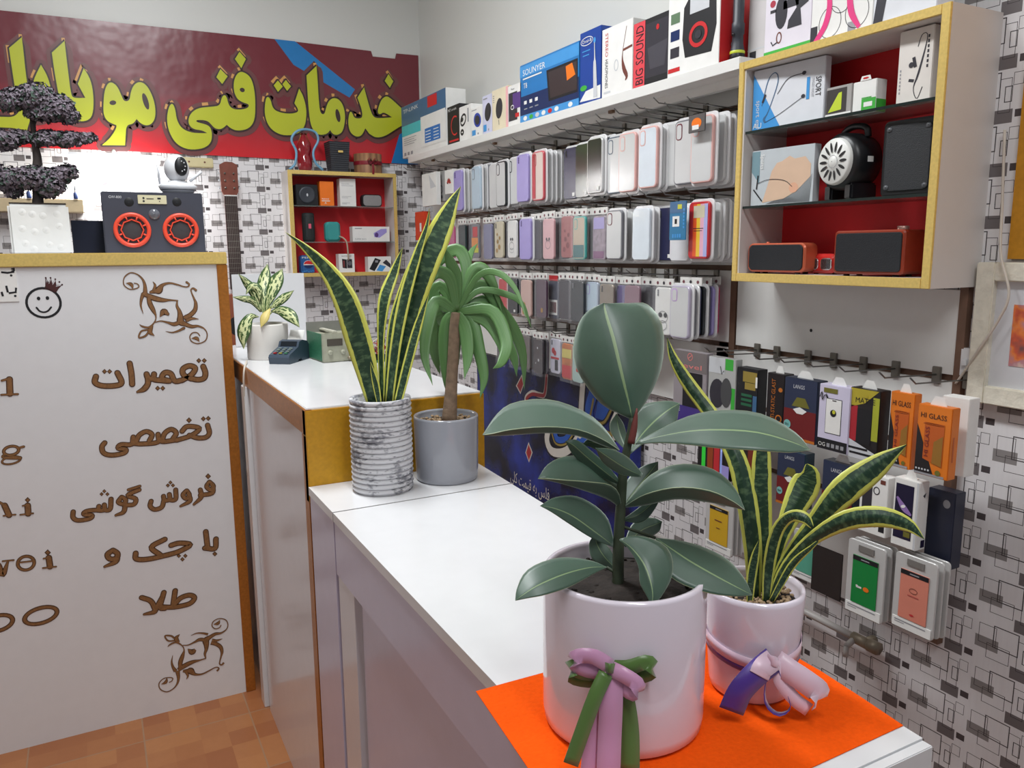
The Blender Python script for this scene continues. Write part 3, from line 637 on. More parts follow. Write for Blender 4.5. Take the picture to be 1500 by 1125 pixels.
# tall snake plant in ribbed pot
C3, r3, h3 = potfit(562, 90, 590, 729, ZL)
s3 = thing('snake_plant', 'tall upright snake plant in ribbed grey and white cylinder pot', 'plant', C3)
def ribmat():
    m, N, b = newmat('weathered_ribbed_pot', .7)
    tc = N.n('ShaderNodeTexCoord'); mp = N.n('ShaderNodeMapping'); mp.inputs['Scale'].default_value = (1, 1, 2.5); N.nt.links.new(tc.outputs['Object'], mp.inputs[0]); a = N.noise(mp.outputs[0], 90, 5); g = N.noise(tc.outputs['Object'], 16, 2)
    f = N.f('MAXIMUM', 0.0, N.f('MINIMUM', 1.0, N.f('MULTIPLY', N.f('SUBTRACT', N.f('ADD', N.f('MULTIPLY', a, .6), N.f('MULTIPLY', g, .7)), .66), 9.0)))
    N.put(b.inputs['Base Color'], N.mix(f, lin((216, 216, 220)), lin((132, 132, 140)))); return m
rbm = ribmat(); prof = [(r3*.2, 0), (r3*.92, 0)]; nr = 17
for i in range(nr):
    z0 = .003+i*(h3-.012)/nr; s = (h3-.012)/nr
    prof += [(r3*.90, z0), (r3*.975, z0+s*.22), (r3, z0+s*.5), (r3*.975, z0+s*.80), (r3*.90, z0+s*.97)]
prof += [(r3*.97, h3-.008), (r3*.98, h3), (r3*.86, h3), (r3*.84, h3-.02), (.001, h3-.02)]
MB().lathe(prof, rbm, 48).build('pot', s3)
MB().lathe([(r3*.84, h3-.018), (.001, h3-.01)], soil, 30).build('soil', s3)
d3 = depth_of(C3+Vector((0, 0, .22)))
for i, p in enumerate([
 [(546, 590, 0, 9, 9), (537, 540, 0, 17, 16), (523, 490, 0, 20, 19), (505, 440, .0, 17, 19), (481, 399, .01, 12, 13), (448, 363, .02, 6, 5), (418, 340, .03, 0, 0)],
 [(577, 590, .01, 8, 8), (590, 520, .01, 12, 12), (605, 450, .01, 15, 15), (624, 388, .0, 19, 19), (645, 337, 0, 17, 18), (662, 298, 0, 8, 9), (675, 273, 0, 0, 0)],
 [(560, 590, .02, 4, 4), (558, 500, .02, 5, 5), (563, 440, .02, 9, 9), (577, 400, .03, 7, 7), (590, 362, .03, 0, 0)],
 [(570, 590, 0, 6, 6), (579, 510, 0, 8, 8), (592, 440, 0, 9, 9), (609, 380, 0, 7, 7), (625, 332, 0, 3, 3), (629, 305, 0, 0, 0)],
 [(583, 590, -.006, 6, 6), (598, 530, -.004, 7, 7), (613, 475, 0, 6, 6), (629, 428, 0, 0, 0)],
 [(555, 590, -.008, 3, 4), (551, 565, -.008, 5, 5), (546, 545, -.008, 3, 3), (543, 530, -.008, 0, 0)],
 [(566, 590, .015, 5, 5), (570, 530, .015, 6, 6), (577, 470, .015, 7, 7), (594, 410, .02, 5, 5), (604, 375, .02, 0, 0)]]):
    pleaf(s3, 'leaf', p, d3, snk, .3, -.2, 0, 22, 5, .0016, 0, i)
# dracaena in grey pot
C4, r4, h4 = potfit(655.5, 94, 617, 713, ZL)
s4 = thing('dracaena_plant', 'drooping green dracaena with bare trunk in glossy grey pot', 'plant', C4)
greyc = M('glazed_grey_ceramic', (158, 160, 168), .15, noise=.02, coat=.4)
MB().lathe([(r4*.2, 0), (r4*.91, 0), (r4*.96, .004), (r4*.97, .012), (r4, h4-.005), (r4*.985, h4), (r4*.92, h4), (r4*.90, h4-.005), (r4*.89, h4-.02), (.001, h4-.02)], greyc, 48).build('pot', s4)
t = MB(); t.lathe([(r4*.89, h4-.018), (.001, h4-.014)], soil, 30); pebbles(t, r4*.82, h4-.013, 160, .004, gravel, 9); tag(t.build('gravel_layer', s4), 'gravel over soil', kind='stuff')
d4 = depth_of(C4+Vector((0, 0, .2)))
trunk = M('dracaena_trunk', (134, 112, 92), .85, noise=.35, scale=60, bump=.8)
t = MB(); P_ = [D(x, y, d4)-C4 for x, y in ((658, 618), (661, 570), (664, 520), (666, 480), (668, 458))]; t.tube(P_, [.0175, .0135, .0125, .012, .0105], trunk, 12, 24); t.build('trunk', s4)
DL = [[(672, 442), (684, 400), (673, 367), (650, 375), (630, 402), (618, 432)], [(668, 442), (660, 410), (640, 399), (622, 422), (614, 472)], [(675, 442), (690, 402), (706, 394), (722, 416), (735, 457)],
 [(676, 445), (696, 421), (716, 426), (736, 461), (749, 502)], [(665, 446), (641, 441), (628, 470), (622, 520), (634, 565)], [(668, 450), (655, 471), (651, 510), (656, 560), (662, 592)], [(661, 446), (645, 451), (634, 480), (637, 520), (645, 550)],
 [(676, 449), (691, 470), (701, 510), (709, 552), (703, 584)], [(680, 446), (705, 451), (730, 481), (752, 521), (757, 552)], [(680, 445), (711, 441), (745, 471), (765, 516), (768, 572)], [(672, 451), (681, 480), (685, 521), (680, 556)],
 [(683, 440), (701, 426), (741, 431), (765, 446), (779, 482)], [(676, 440), (683, 395), (690, 370), (700, 356)], [(664, 440), (646, 420), (632, 440), (624, 490), (622, 520)], [(678, 450), (712, 470), (733, 500), (738, 535)], [(670, 448), (672, 470), (668, 500), (672, 535)], [(684, 444), (720, 455), (742, 500), (735, 530), (722, 540)],
 [(670, 440), (668, 410), (660, 385), (650, 360)], [(660, 450), (640, 470), (630, 500), (636, 530)], [(679, 440), (700, 405), (730, 400), (756, 425), (772, 470)]]
g = random.Random(4)
for i, p in enumerate(DL):
    p = [(669, 457)]+p[1:]; n = len(p); W_ = 9.5 if i not in (11, 19, 12) else 5; sd = g.uniform(-.05, .07)
    q = [(x, y, sd*k/(n-1)-.05*(k/(n-1))*(1 if i % 3 else -1), *(2*[max(0, W_*math.sin(math.pi*min(1, .14+.86*k/(n-1)))**.8)])) for k, (x, y) in enumerate(p)]
    pleaf(s4, 'leaf', q, d4, dra, g.uniform(-.2, .35), g.uniform(-.1, .4), 0, 18, 3, .0008, 0, i)
# aglaonema on the upper counter
C5, r5, h5 = potfit(394, 59, 476, 528, ZU)
s5 = thing('aglaonema_plant', 'small speckled pale aglaonema in plain white pot beside the card terminal', 'plant', C5)
MB().lathe([(r5*.2, 0), (r5*.97, 0), (r5, .004), (r5, h5-.004), (r5*.98, h5), (r5*.9, h5), (r5*.88, h5-.02), (.001, h5-.02)], M('matt_white_pot', (226, 222, 216), .45), 40).build('pot', s5)
MB().lathe([(r5*.88, h5-.018), (.001, h5-.012)], soil, 24).build('soil', s5)
d5 = depth_of(C5+Vector((0, 0, .15)))
for i, p in enumerate([
 [(387, 457, 0, 1, 1), (383, 430, 0, 8, 9), (388, 405, .02, 8, 9), (392, 386, .03, 0, 0)], [(389, 457, 0, 1, 1), (397, 430, 0, 8, 9), (407, 410, .01, 11, 9), (414, 393, .02, 0, 0)],
 [(383, 457, 0, 1, 1), (373, 430, -.01, 7, 8), (361, 413, -.02, 6, 5), (349, 401, -.03, 0, 0)], [(382, 457, 0, 1, 1), (370, 441, -.02, 5, 5), (356, 437, -.04, 5, 4), (340, 435, -.05, 0, 0)],
 [(396, 452, 0, 1, 1), (405, 444, 0, 5, 6), (418, 435, .0, 6, 6), (431, 425, .0, 0, 0)], [(397, 456, 0, 1, 1), (412, 455, -.03, 7, 8), (427, 464, -.05, 9, 9), (439, 480, -.05, 0, 0)],
 [(380, 464, -.02, 0, 0), (366, 465, -.05, 6, 6), (357, 486, -.06, 10, 10), (357, 512, -.05, 0, 0)], [(380, 440, -.01, 1, 1), (378, 425, -.015, 6, 7), (368, 420, -.02, 5, 6), (360, 432, -.02, 0, 0)]]):
    pleaf(s5, 'leaf', p, d5, agl, .35, .25, 0, 12, 4, .0008, 0, i)
dry = M('yellowed_leaf', (206, 188, 112), .5, noise=.2)
o = pleaf(s5, 'leaf', [(396, 452, -.04, 1, 1), (388, 466, -.06, 6, 7), (382, 480, -.065, 0, 0)], d5, dry, .3, .3, 0, 8, 3); o['label'] = 'yellow withered leaf'
t = MB()
for x, y in ((383, 432), (396, 432), (374, 432), (398, 448), (408, 455)): t.tube([D(388, 470, d5)-C5, D((388+x)/2+1, (458+y)/2, d5)-C5, D(x, y, d5)-C5], .0022, M('pale_stalk', (150, 166, 110), .5), 6, 6)
t.build('stems', s5)

# bows on the two white pots
def strip(mb, P, w, m, n=14, sidev=(0, 0, 1)):
    """satin ribbon along P with width w; sidev sets the flat side"""
    Q = [Vector(p) for p in catmull(P, n)]; rows = []
    for i, p in enumerate(Q):
        t = (Q[min(i+1, n)]-Q[max(i-1, 0)]).normalized(); s = Vector(sidev); s = (s-t*s.dot(t)); s = s.normalized() if s.length > 1e-6 else t.orthogonal()
        rows.append([p-s*w/2, p, p+s*w/2])
    mb.grid(rows, m, True)
def R3(px, py, d, o): return D(px, py, d)-o
pink = M('satin_pink_ribbon', (206, 150, 188), .35, sheen=.6); olive = M('satin_green_ribbon', (84, 118, 52), .35, sheen=.5); purp = M('satin_purple_ribbon', (74, 44, 140), .35, sheen=.4); pale = M('satin_pale_pink_ribbon', (226, 196, 212), .35, sheen=.6)
kz = .05
df = depth_of(AZ(ZL, 905, 1118)+Vector((0, 0, .08)))
def bow(name, label, items, d, loc):
    t = thing(name, label, 'ribbon', loc)
    for nm, col, P_, w, sv in items:
        mb = MB(); strip(mb, [R3(x, y, d+dd, loc) for x, y, dd in P_], w*d/FPX, col, 16, sv); mb.build(nm, t, solid=.0005)
    return t
# near pot
loc = D(893, 985, df)
def vside(dx, dy): return cR*dx-cU*dy
bow('ribbon_bow', 'pink and olive green satin bow hanging on the tall white pot', [
 ('loop', pink, [(895, 977, -.010), (870, 962, -.016), (845, 962, -.016), (843, 973, -.014), (868, 983, -.012), (893, 980, -.010)], 22, vside(.15, 1)),
 ('loop', olive, [(893, 978, -.006), (862, 984, -.012), (838, 978, -.012), (842, 990, -.008), (870, 994, -.005), (893, 982, -.005)], 26, vside(.1, 1)),
 ('loop', olive, [(896, 978, -.006), (920, 978, -.014), (948, 970, -.014), (955, 982, -.012), (935, 990, -.008), (898, 982, -.006)], 22, vside(-.2, 1)),
 ('loop', pink, [(896, 980, -.012), (912, 988, -.018), (934, 1003, -.020), (930, 1016, -.018), (912, 1005, -.014), (896, 985, -.012)], 22, vside(-.6, .8)),
 ('tail', olive, [(888, 986, -.014), (872, 1020, -.021), (855, 1066, -.024), (836, 1120, -.026)], 22, vside(1, .25)),
 ('tail', pink, [(892, 986, -.010), (882, 1030, -.013), (870, 1080, -.013), (864, 1135, -.018)], 28, vside(1, .2)),
 ('tail', olive, [(900, 985, -.006), (914, 1020, -.009), (922, 1070, -.009), (923, 1130, -.013)], 28, vside(1, 0)),
 ('tail', pink, [(895, 984, -.013), (895, 1030, -.017), (893, 1080, -.017), (891, 1135, -.022)], 34, vside(1, 0)),
 ('knot', olive, [(886, 977, -.012), (893, 979, -.017), (901, 979, -.012)], 14, vside(0, 1))], df, loc)
dg = depth_of(AZ(ZL, 1140, 1040)+Vector((0, 0, .06)))
loc = D(1133, 968, dg)
bow('ribbon_bow', 'purple and pale pink satin bow tied around the small white pot', [
 ('loop', purp, [(1133, 966, -.010), (1110, 985, -.02), (1085, 1012, -.024), (1071, 1042, -.02)], 36, vside(1, .6)),
 ('loop', pale, [(1133, 966, -.012), (1118, 978, -.02), (1112, 990, -.022)], 30, vside(1, .5)),
 ('loop', purp, [(1134, 970, -.010), (1122, 1000, -.014), (1122, 1030, -.016), (1140, 1046, -.018), (1158, 1036, -.016), (1152, 1008, -.012), (1138, 972, -.01)], 14, cF+cR*.5),
 ('loop', pale, [(1136, 968, -.010), (1160, 985, -.018), (1185, 1002, -.022), (1200, 1016, -.02), (1192, 1036, -.018)], 34, vside(-.5, 1)),
 ('tail', pale, [(1135, 970, -.012), (1145, 1000, -.016), (1165, 1025, -.018), (1185, 1040, -.018)], 20, vside(1, -.4)),
 ('knot', pale, [(1124, 963, -.012), (1133, 968, -.017), (1142, 973, -.012)], 14, vside(.3, 1))], dg, loc)
# band around the small pot, drawn on its real surface
for nm, col, dz, w in (('pot_ribbon', purp, -.005, .0055), ('pot_ribbon', pale, .002, .006)):
    mb = MB(); rows = []
    for k in range(49):
        a = 2*math.pi*k/48; rr = r2*.945+.0016
        base = math.atan2(-C2.y, -C2.x); zz = h2*.40+dz+.020*abs(math.sin((a-base-.35)/2))**1.2
        rr = r2*(.86+.14*min(1, zz/h2))+.0022 - (0 if nm else 0)
        rows.append([(rr*math.cos(a), rr*math.sin(a), zz-w), (rr*math.cos(a), rr*math.sin(a), zz+w)])
    mb.grid(rows, col); mb.build('pot_ribbon', sp_, solid=.0004)
# orange felt
fl = MB(); pts = [AZ(ZL+.0006, x, y) for x, y in ((697, 1013), (740, 1001), (795, 986), (1000, 935), (1165, 962), (1205, 985), (1262, 1022), (1323, 1063), (1195, 1122), (1060, 1180), (960, 1215), (836, 1215), (775, 1128))]
pts = [(p.x, max(p.y, .450), ZL+.0004) for p in pts]
fl.poly([(x, y, z+.0007) for x, y, z in pts], M('orange_felt', (244, 88, 12), .95, noise=.08, scale=200, bump=.3, spec=.1))
fl.add([(x, y, z+k) for k in (0, .0007) for x, y, z in pts], [(i, (i+1) % len(pts), len(pts)+(i+1) % len(pts), len(pts)+i) for i in range(len(pts))], MATS['orange_felt'])
tag(fl.build('felt_mat'), 'bright orange felt sheet under the two white pots', 'mat')
# ---------------------------------------------------------------- right wall: slat boards, shelf, cabinet
slat = M('slat_board', (226, 225, 222), .3, noise=.02); groove = M('brown_groove', (112, 84, 68), .6, noise=.2); alu = M('grey_clip_metal', (128, 124, 116), .4, metal=.6)
RAIL = [1.769, 1.574, 1.372, 1.172]
t = thing('slat_wall', 'white slatted display board carrying rows of phone cases', 'display board', (XR, 1.60, 1.0))
mb = MB(); zs = [.985]+RAIL[::-1]+[1.845]
for a, b in zip(zs, zs[1:]): mb.box(-.015, 0, -.055, 1.95, a+.007-1.0, b-.007-1.0, slat)
mb.build('slats', t)
for z in RAIL: MB().box(-.006, 0, -.055, 1.95, z-.007-1, z+.007-1, groove).build('groove', t)
MB().box(-.016, 0, -.075, -.055, -.015, .845, groove).build('edge_strip', t)
t = thing('slat_wall', 'white slatted display board carrying boxed screen protectors below the cabinet', 'display board', (XR, .93, .6))
mb = MB(); zs = [.62, .872, 1.022, 1.168, 1.346]; lim = [.60, .60, .66, .59]
for (a, b), L in zip(zip(zs, zs[1:]), lim): mb.box(-.015, 0, 0, L, a+.007-.6, b-.007-.6, slat)
mb.build('slats', t)
for z, L in zip(zs[1:-1], (.60, .62, .66)): MB().box(-.006, 0, 0, L, z-.0075-.6, z+.0075-.6, groove).build('groove', t)
MB().box(-.017, 0, -.016, 0, .02, .746, groove).build('edge_strip', t)
mb = MB(); mb.disc((0, 0, 0), .004, ink, 12); o = mb.build('screw_hole', t); o.rotation_euler = (0, -math.pi/2, 0); q = AX(1.464, 1188, 484); o.location = (q.x-XR, q.y-.93, q.z-.6)
t = thing('wall_shelf', 'long white wall shelf holding boxed gadgets above the phone cases', 'shelf', (XR, 1.402, 1.847))
MB().box(-.15, 0, 0, 2.10, -.028, 0, slat, .0015).build('shelf_board', t)
mb = MB(); mb.box(-.10, -.085, 0, 2.08, -.05, -.028, slat); mb.build('batten', t)
for y in (.55, 1.3, 1.9): MB().box(-.11, -.06, y, y+.02, -.036, -.028, M('brown_bracket', (120, 88, 64), .6)).build('bracket', t)
# cabinet
CY0, CY1, CX0, CZ0, CZ1 = .905, 1.402, 1.33, 1.346, 1.832
cb = thing('display_cabinet', 'open white wall cabinet with gold frame, red back and glass shelves', 'cabinet', (XR, CY0, CZ0))
cw, ch_, cd = CY1-CY0, CZ1-CZ0, XR-CX0
cabw = M('cabinet_white', (214, 208, 204), .4, noise=.02)
MB().box(-cd+.004, 0, 0, cw, 0, .018, cabw).build('bottom_panel', cb); MB().box(-cd+.004, 0, 0, cw, ch_-.018, ch_, cabw).build('top_panel', cb)
MB().box(-cd+.004, 0, 0, .018, .018, ch_-.018, cabw).build('side_panel', cb); MB().box(-cd+.004, 0, cw-.018, cw, .018, ch_-.018, cabw).build('side_panel', cb)
MB().box(-.012, -.004, .018, cw-.018, .018, ch_-.018, redfelt).build('back_panel', cb)
for nm, a in (('gold_frame', (-.001, .016, 0, ch_)), ('gold_frame', (cw-.014, cw+.001, 0, ch_)), ('gold_frame', (.016, cw-.014, 0, .019)), ('gold_frame', (.016, cw-.014, ch_-.017, ch_))):
    MB().box(-cd, -cd+.005, *a, gold, .001).build(nm, cb)
glass = M('shelf_glass', (150, 170, 165), .05, noise=.01, alpha=.35)
gl_e = M('glass_edge', (34, 44, 42), .15, noise=.02)
G1, G2 = 1.681, 1.516
for z in (G1, G2):
    mb = MB(); mb.box(-cd+.010, -.012, .0185, cw-.0185, z-.005-CZ0, z-CZ0, glass); mb.box(-cd+.008, -cd+.0102, .0185, cw-.0185, z-.0052-CZ0, z+.0002-CZ0, gl_e); mb.build('glass_shelf', cb)

# ---------------------------------------------------------------- boxes
def fitw(p0, rz, xr, y):
    d = ray(xr, y); ux = (math.cos(rz), math.sin(rz)); det = ux[0]*(-d.y)+ux[1]*d.x
    return (-p0.x*(-d.y)-p0.y*d.x)/det if abs(det) > 1e-9 else .1
def carton(name, label, cat, X, xl, xr, yt, z0, depth, col, prt=None, side=None, rot=0, y0=None, group=None, h=None, w=None, gap=.0008):
    yb = None
    p = None
    # front lower left corner: on plane X, at the column xl, at height z0
    yy = y0 if y0 is not None else 200
    for _ in range(6):
        p = AX(X, xl, yy); d = ray(xl, yy)
        # photo row in which height z0 appears
        q = Vector((X, p.y, z0))-Vector((0, 0, CAMZ)); yy = 562.5-FPX*q.dot(cU)/q.dot(cF)
    p = Vector((X, p.y, z0)); rz = SIDE+rot
    if w is None: w = abs(fitw(p, rz, xr, yy))
    if h is None: h = zat(p, xl, yt)-z0
    mb = MB(); mb.box(gap, w-gap, 0, depth, 0, h, col, min(.0012, w/30))
    if prt: prt(F(mb, (0, 0, 0), (1, 0, 0), (0, 0, 1)), w, h)
    if side: side(F(mb, (w-gap, 0, 0), (0, 1, 0), (0, 0, 1)), depth, h)
    o = mb.build(name, None, p, rz); tag(o, label, cat, group); return o
ZS = 1.8475; XS = 1.336
skyb = M('sky_blue_print', (70, 150, 214), .35); navy = M('navy_print', (24, 44, 92), .35); teal = M('teal_print', (70, 190, 200), .4); orange = M('orange_print', (240, 120, 30), .4)
lilac = M('lilac_print', (160, 150, 214), .4); pinkp = M('pink_print', (226, 60, 130), .4); beige = M('beige_card', (226, 214, 186), .5); brownp = M('brown_print', (112, 60, 50), .5); dgrey = M('charcoal_print', (52, 50, 58), .4); tealb = M('steel_blue_print', (66, 104, 142), .35)
def p_tplink(f, w, h):
    f.rect(.001, h*.62, w-.001, h-.001, tealb); f.rect(.001, h*.42, w*.6, h*.62, teal); f.text('TP-LINK', w*.05, h*.86, h*.07, white, 2, 'l', w*.36)
    f.rect(w*.62, h*.78, w*.82, h*.98, red, 2); f.rect(w*.46, h*.10, w*.99, h*.66, white, 3); f.rect(w*.55, h*.16, w*.88, h*.42, blue, 4)
    for i in range(4): f.rect(w*.57, h*(.19+i*.055), w*.68, h*(.205+i*.055), white, 5); f.rect(w*.74, h*(.19+i*.055), w*.85, h*(.205+i*.055), white, 5); f.rect(w*.05, h*(.24+i*.04), w*(.3+.05*(i % 2)), h*(.25+i*.04), grey, 2)
    for i in range(3): f.rect(w*(.05+i*.08), h*.04, w*(.10+i*.08), h*.10, grey, 2)
carton('router_box', 'blue and white router box at the far left end of the shelf', 'box', XS, 590, 655, 158, ZS, .09, white, p_tplink)
def p_p47(f, w, h):
    f.text('P47', w*.08, h*.86, h*.08, white); f.text('5.0+EDR', w*.35, h*.87, h*.05, white, 1, 'l', w*.4)
    f.ring(w*.62, h*.46, w*.3, h*.24, w*.05, red, 1, a0=60, a1=300); f.rect(w*.15, h*.05, w*.9, h*.10, red)
carton('headphone_box', 'small black headphone box with red arc next to the router box', 'box', XS, 656, 674, 158, ZS, .07, ink, p_p47)
def p_ear(f, w, h):
    f.ring(w*.35, h*.6, w*.22, h*.14, w*.07, ink, rot=.5); f.oval(w*.25, h*.62, w*.12, h*.07, ink, 2); f.ring(w*.25, h*.25, w*.1, h*.06, w*.08, ink); f.rect(w*.7, h*.5, w*.8, h*.9, grey)
carton('headset_box', 'white box printed with two black wireless headsets', 'box', XS, 673, 691, 158, ZS, .07, white, p_ear)
def p_spk(c):
    def fn(f, w, h):
        f.oval(w*.55, h*.55, w*.3, h*.24, c, 1, 20, -.3); f.oval(w*.55, h*.55, w*.2, h*.16, dgrey, 2, 20, -.3); f.rect(w*.1, h*.06, w*.4, h*.24, skyb); f.rect(w*.55, h*.06, w*.65, h*.12, grey); f.rect(w*.1, h*.9, w*.5, h*.93, grey)
    return fn
carton('speaker_box', 'white box printed with a blue portable speaker', 'box', XS, 690, 708, 160, ZS, .08, white, p_spk(M('royal_blue_print', (50, 70, 170), .4)))
carton('speaker_box', 'pale lilac box printed with a dark oval speaker', 'box', XS, 707, 722, 142, ZS, .08, M('pale_lilac_card', (206, 206, 228), .45), p_spk(dgrey))
def p_pill(f, w, h):
    f.oval(w*.45, h*.52, w*.2, h*.25, dgrey, 1, 20, -.2); f.line([(w*.42, h*.25), (w*.44, h*.12)], .003, dgrey); f.rect(w*.86, .001, w-.001, h*.98, M('pale_pink_print', (236, 178, 182), .5))
    for i in range(4): f.rect(w*.08, h*(.7+.05*i), w*.16, h*(.72+.05*i), grey)
carton('speaker_box', 'cream box printed with a dark pill shaped speaker', 'box', XS, 721, 745, 134, ZS, .08, beige, p_pill)
def p_phone(f, w, h):
    f.rect(w*.12, h*.12, w*.72, h*.82, dgrey); f.rect(w*.42, h*.40, w*.95, h*.78, M('violet_print', (90, 60, 130), .4), 2); f.ring(w*.4, h*.45, w*.1, h*.05, .003, white, 3); f.rect(w*.6, h*.18, w*.85, h*.28, red, 3); f.text('Power', w*.3, h*.88, h*.05, dgrey)
carton('power_bank_box', 'white box with black device print left of the large blue box', 'box', XS, 743, 764, 128, ZS, .08, white, p_phone)
def p_soun(f, w, h):
    f.rect(.001, h*.78, w-.001, h*.97, skyb); f.rect(.001, h*.12, w-.001, h*.45, navy); f.rect(.001, .001, w-.001, h*.12, skyb)
    f.text('SOUNYER', w*.06, h*.80, h*.10, white, 2, 'l', w*.40); f.rect(w*.06, h*.73, w*.40, h*.755, white, 2); f.text('T8', w*.07, h*.58, h*.09, white, 2)
    f.poly([(w*.52, h*.22), (w*.98, h*.22), (w*.98, h*.74), (w*.48, h*.74)], ink, 2); f.poly([(w*.55, h*.26), (w*.97, h*.26), (w*.97, h*.70), (w*.51, h*.70)], M('screen_brown', (60, 50, 52), .3), 3)
    f.poly([(w*.80, h*.68), (w*.90, h*.70), (w*.95, h*.5), (w*.82, h*.45)], orange, 4)
    for i in range(8): f.oval(w*(.10+.11*i), h*.06, w*.035, h*.04, [white, green, paleg, white, red, white, skyb, white][i], 2, 12)
    for i in range(3): f.rect(w*(.08+.1*i), h*.30, w*(.13+.1*i), h*.36, white, 2); f.rect(w*(.08+.1*i), h*.21, w*(.14+.1*i), h*.23, grey, 2)
carton('amplifier_box', 'large blue car player box with a dark screen picture', 'box', XS, 762, 848, 97, ZS, .10, M('box_blue', (40, 120, 186), .35), p_soun)
def p_oral(f, w, h):
    f.ring(w*.34, h*.86, w*.28, h*.055, .002, white, 2); f.text('Oral-B', w*.12, h*.84, h*.045, white, 2, 'l', w*.44)
    f.poly([(0.001, h*.04), (w*.3, h*.17), (w*.98, h*.20), (w*.98, h*.02)], white, 1); f.line([(w*.70, h*.80, .003), (w*.72, h*.58, .006), (w*.72, h*.50, .014), (w*.76, h*.05, .02)], .01, paleg, 3, 10); f.oval(w*.70, h*.83, .006, .008, skyb, 2); f.oval(w*.2, h*.22, w*.16, h*.04, green, 2)
    f.rect(w*.12, h*.72, w*.5, h*.735, skyb, 2); f.rect(w*.15, h*.66, w*.45, h*.675, skyb, 2)
carton('toothbrush_box', 'tall dark blue electric toothbrush box', 'box', XS, 849, 880, 50, ZS, .07, M('deep_blue_card', (28, 66, 150), .35), p_oral)
def p_stereo(f, w, h):
    fr = F(f.mb, f.p(w*.12, h*.93, 0), f.uy*-1, f.ux); fr.text('STEREO', 0, 0, w*.09, red, 1, 'l', h*.34); fr.text('HEADPHONES', h*.38, 0, w*.09, ink, 1, 'l', h*.42)
    f.line([(w*.80, h*.92, .002), (w*.68, h*.55, .003), (w*.72, h*.35, .014), (w*.82, h*.22, .012), (w*.78, h*.16, .003)], .01, brownp, 1, 14); f.line([(w*.7, h*.6), (w*.98, h*.62)], .006, brownp); f.ring(w*.48, h*.42, .009, .014, .003, paleg); f.rect(w*.08, h*.05, w*.3, h*.08, paleg)
carton('headphone_box', 'white stereo headphone box with red and black upright lettering', 'box', XS, 881, 926, 45, ZS, .08, white, p_stereo)
def p_big(f, w, h):
    f.rect(.001, .001, w*.34, h-.001, M('pinkish_red_print', (222, 72, 82), .4)); fr = F(f.mb, f.p(w*.06, h*.05, 0), f.uy, f.ux*-1)
    fr2 = F(f.mb, f.p(w*.30, h*.04, 0), f.uy, f.ux*-1); fr2.text('BIG SOUND', 0, 0, w*.22, ink, 2, 'l', h*.9)
    f.rect(w*.36, h*.1, w*.98, h*.92, dgrey, 1); f.poly([(w*.42, h*.55), (w*.98, h*.60), (w*.9, h*.22), (w*.5, h*.22)], M('dark_photo_print', (72, 70, 78), .35), 2); f.oval(w*.70, h*.82, .006, .007, red, 3)
carton('speaker_box', 'black box with big red upright lettering along its left edge', 'box', XS, 927, 978, 36, ZS, .09, ink, p_big)
def p_radio(f, w, h):
    for i, c in enumerate((dgrey, navy, M('moss_print', (92, 120, 90), .5))): f.rect(w*.06, h*(.22+.2*i), w*.24, h*(.34+.2*i), c)
    f.poly([(w*.36, h*.18), (w*.86, h*.16), (w*.94, h*.45), (w*.92, h*.8), (w*.78, h*.92), (w*.46, h*.9), (w*.32, h*.76), (w*.30, h*.4)], ink, 1); f.rect(w*.44, h*.66, w*.80, h*.90, paleg, 2)
    f.ring(w*.61, h*.4, w*.15, h*.12, w*.05, red, 3); f.oval(w*.61, h*.4, w*.06, h*.05, dgrey, 4); f.rect(w*.02, h*.05, w*.26, h*.10, red)
    for i in range(6): f.oval(w*(.08+.06*i), h*.94, .003, .003, grey)
carton('speaker_box', 'large white speaker box with red side standing before the torch', 'box', XS, 977, 1052, -8, ZS, .10, white, p_radio, lambda f, d, h: (f.rect(.001, .001, d-.001, h-.001, red), f.oval(d*.5, h*.45, .012, .012, orange, 2), f.oval(d*.5, h*.22, .014, .014, paleg, 2)))
# torch
q = Vector((1.372, AX(1.372, 1080, 75).y, ZS+.008))
q.z = ZS+.0005
t = thing('torch', 'black torch standing on its head with a yellow green ring', 'torch', q)
MB().lathe([(.012, 0), (.017, 0), (.0175, .012), (.0165, .018)], blackp, 24).build('lens_rim', t)
MB().lathe([(.0168, .018), (.0172, .019), (.0172, .0235), (.0165, .0245)], M('lime_ring', (196, 206, 60), .4), 24).build('ring', t)
MB().lathe([(.0162, .0245), (.013, .04), (.0125, .06), (.0145, .062), (.0145, .085), (.0125, .088), (.0125, .17), (.011, .175), (.001, .175)], darkg, 24).build('body', t)
o = MB().lathe([(.004, 0), (.004, .004), (.001, .005)], blackp, 10).build('switch', t)
o.location = (-.0125, 0, .06); o.rotation_euler = (0, -math.pi/2, 0)
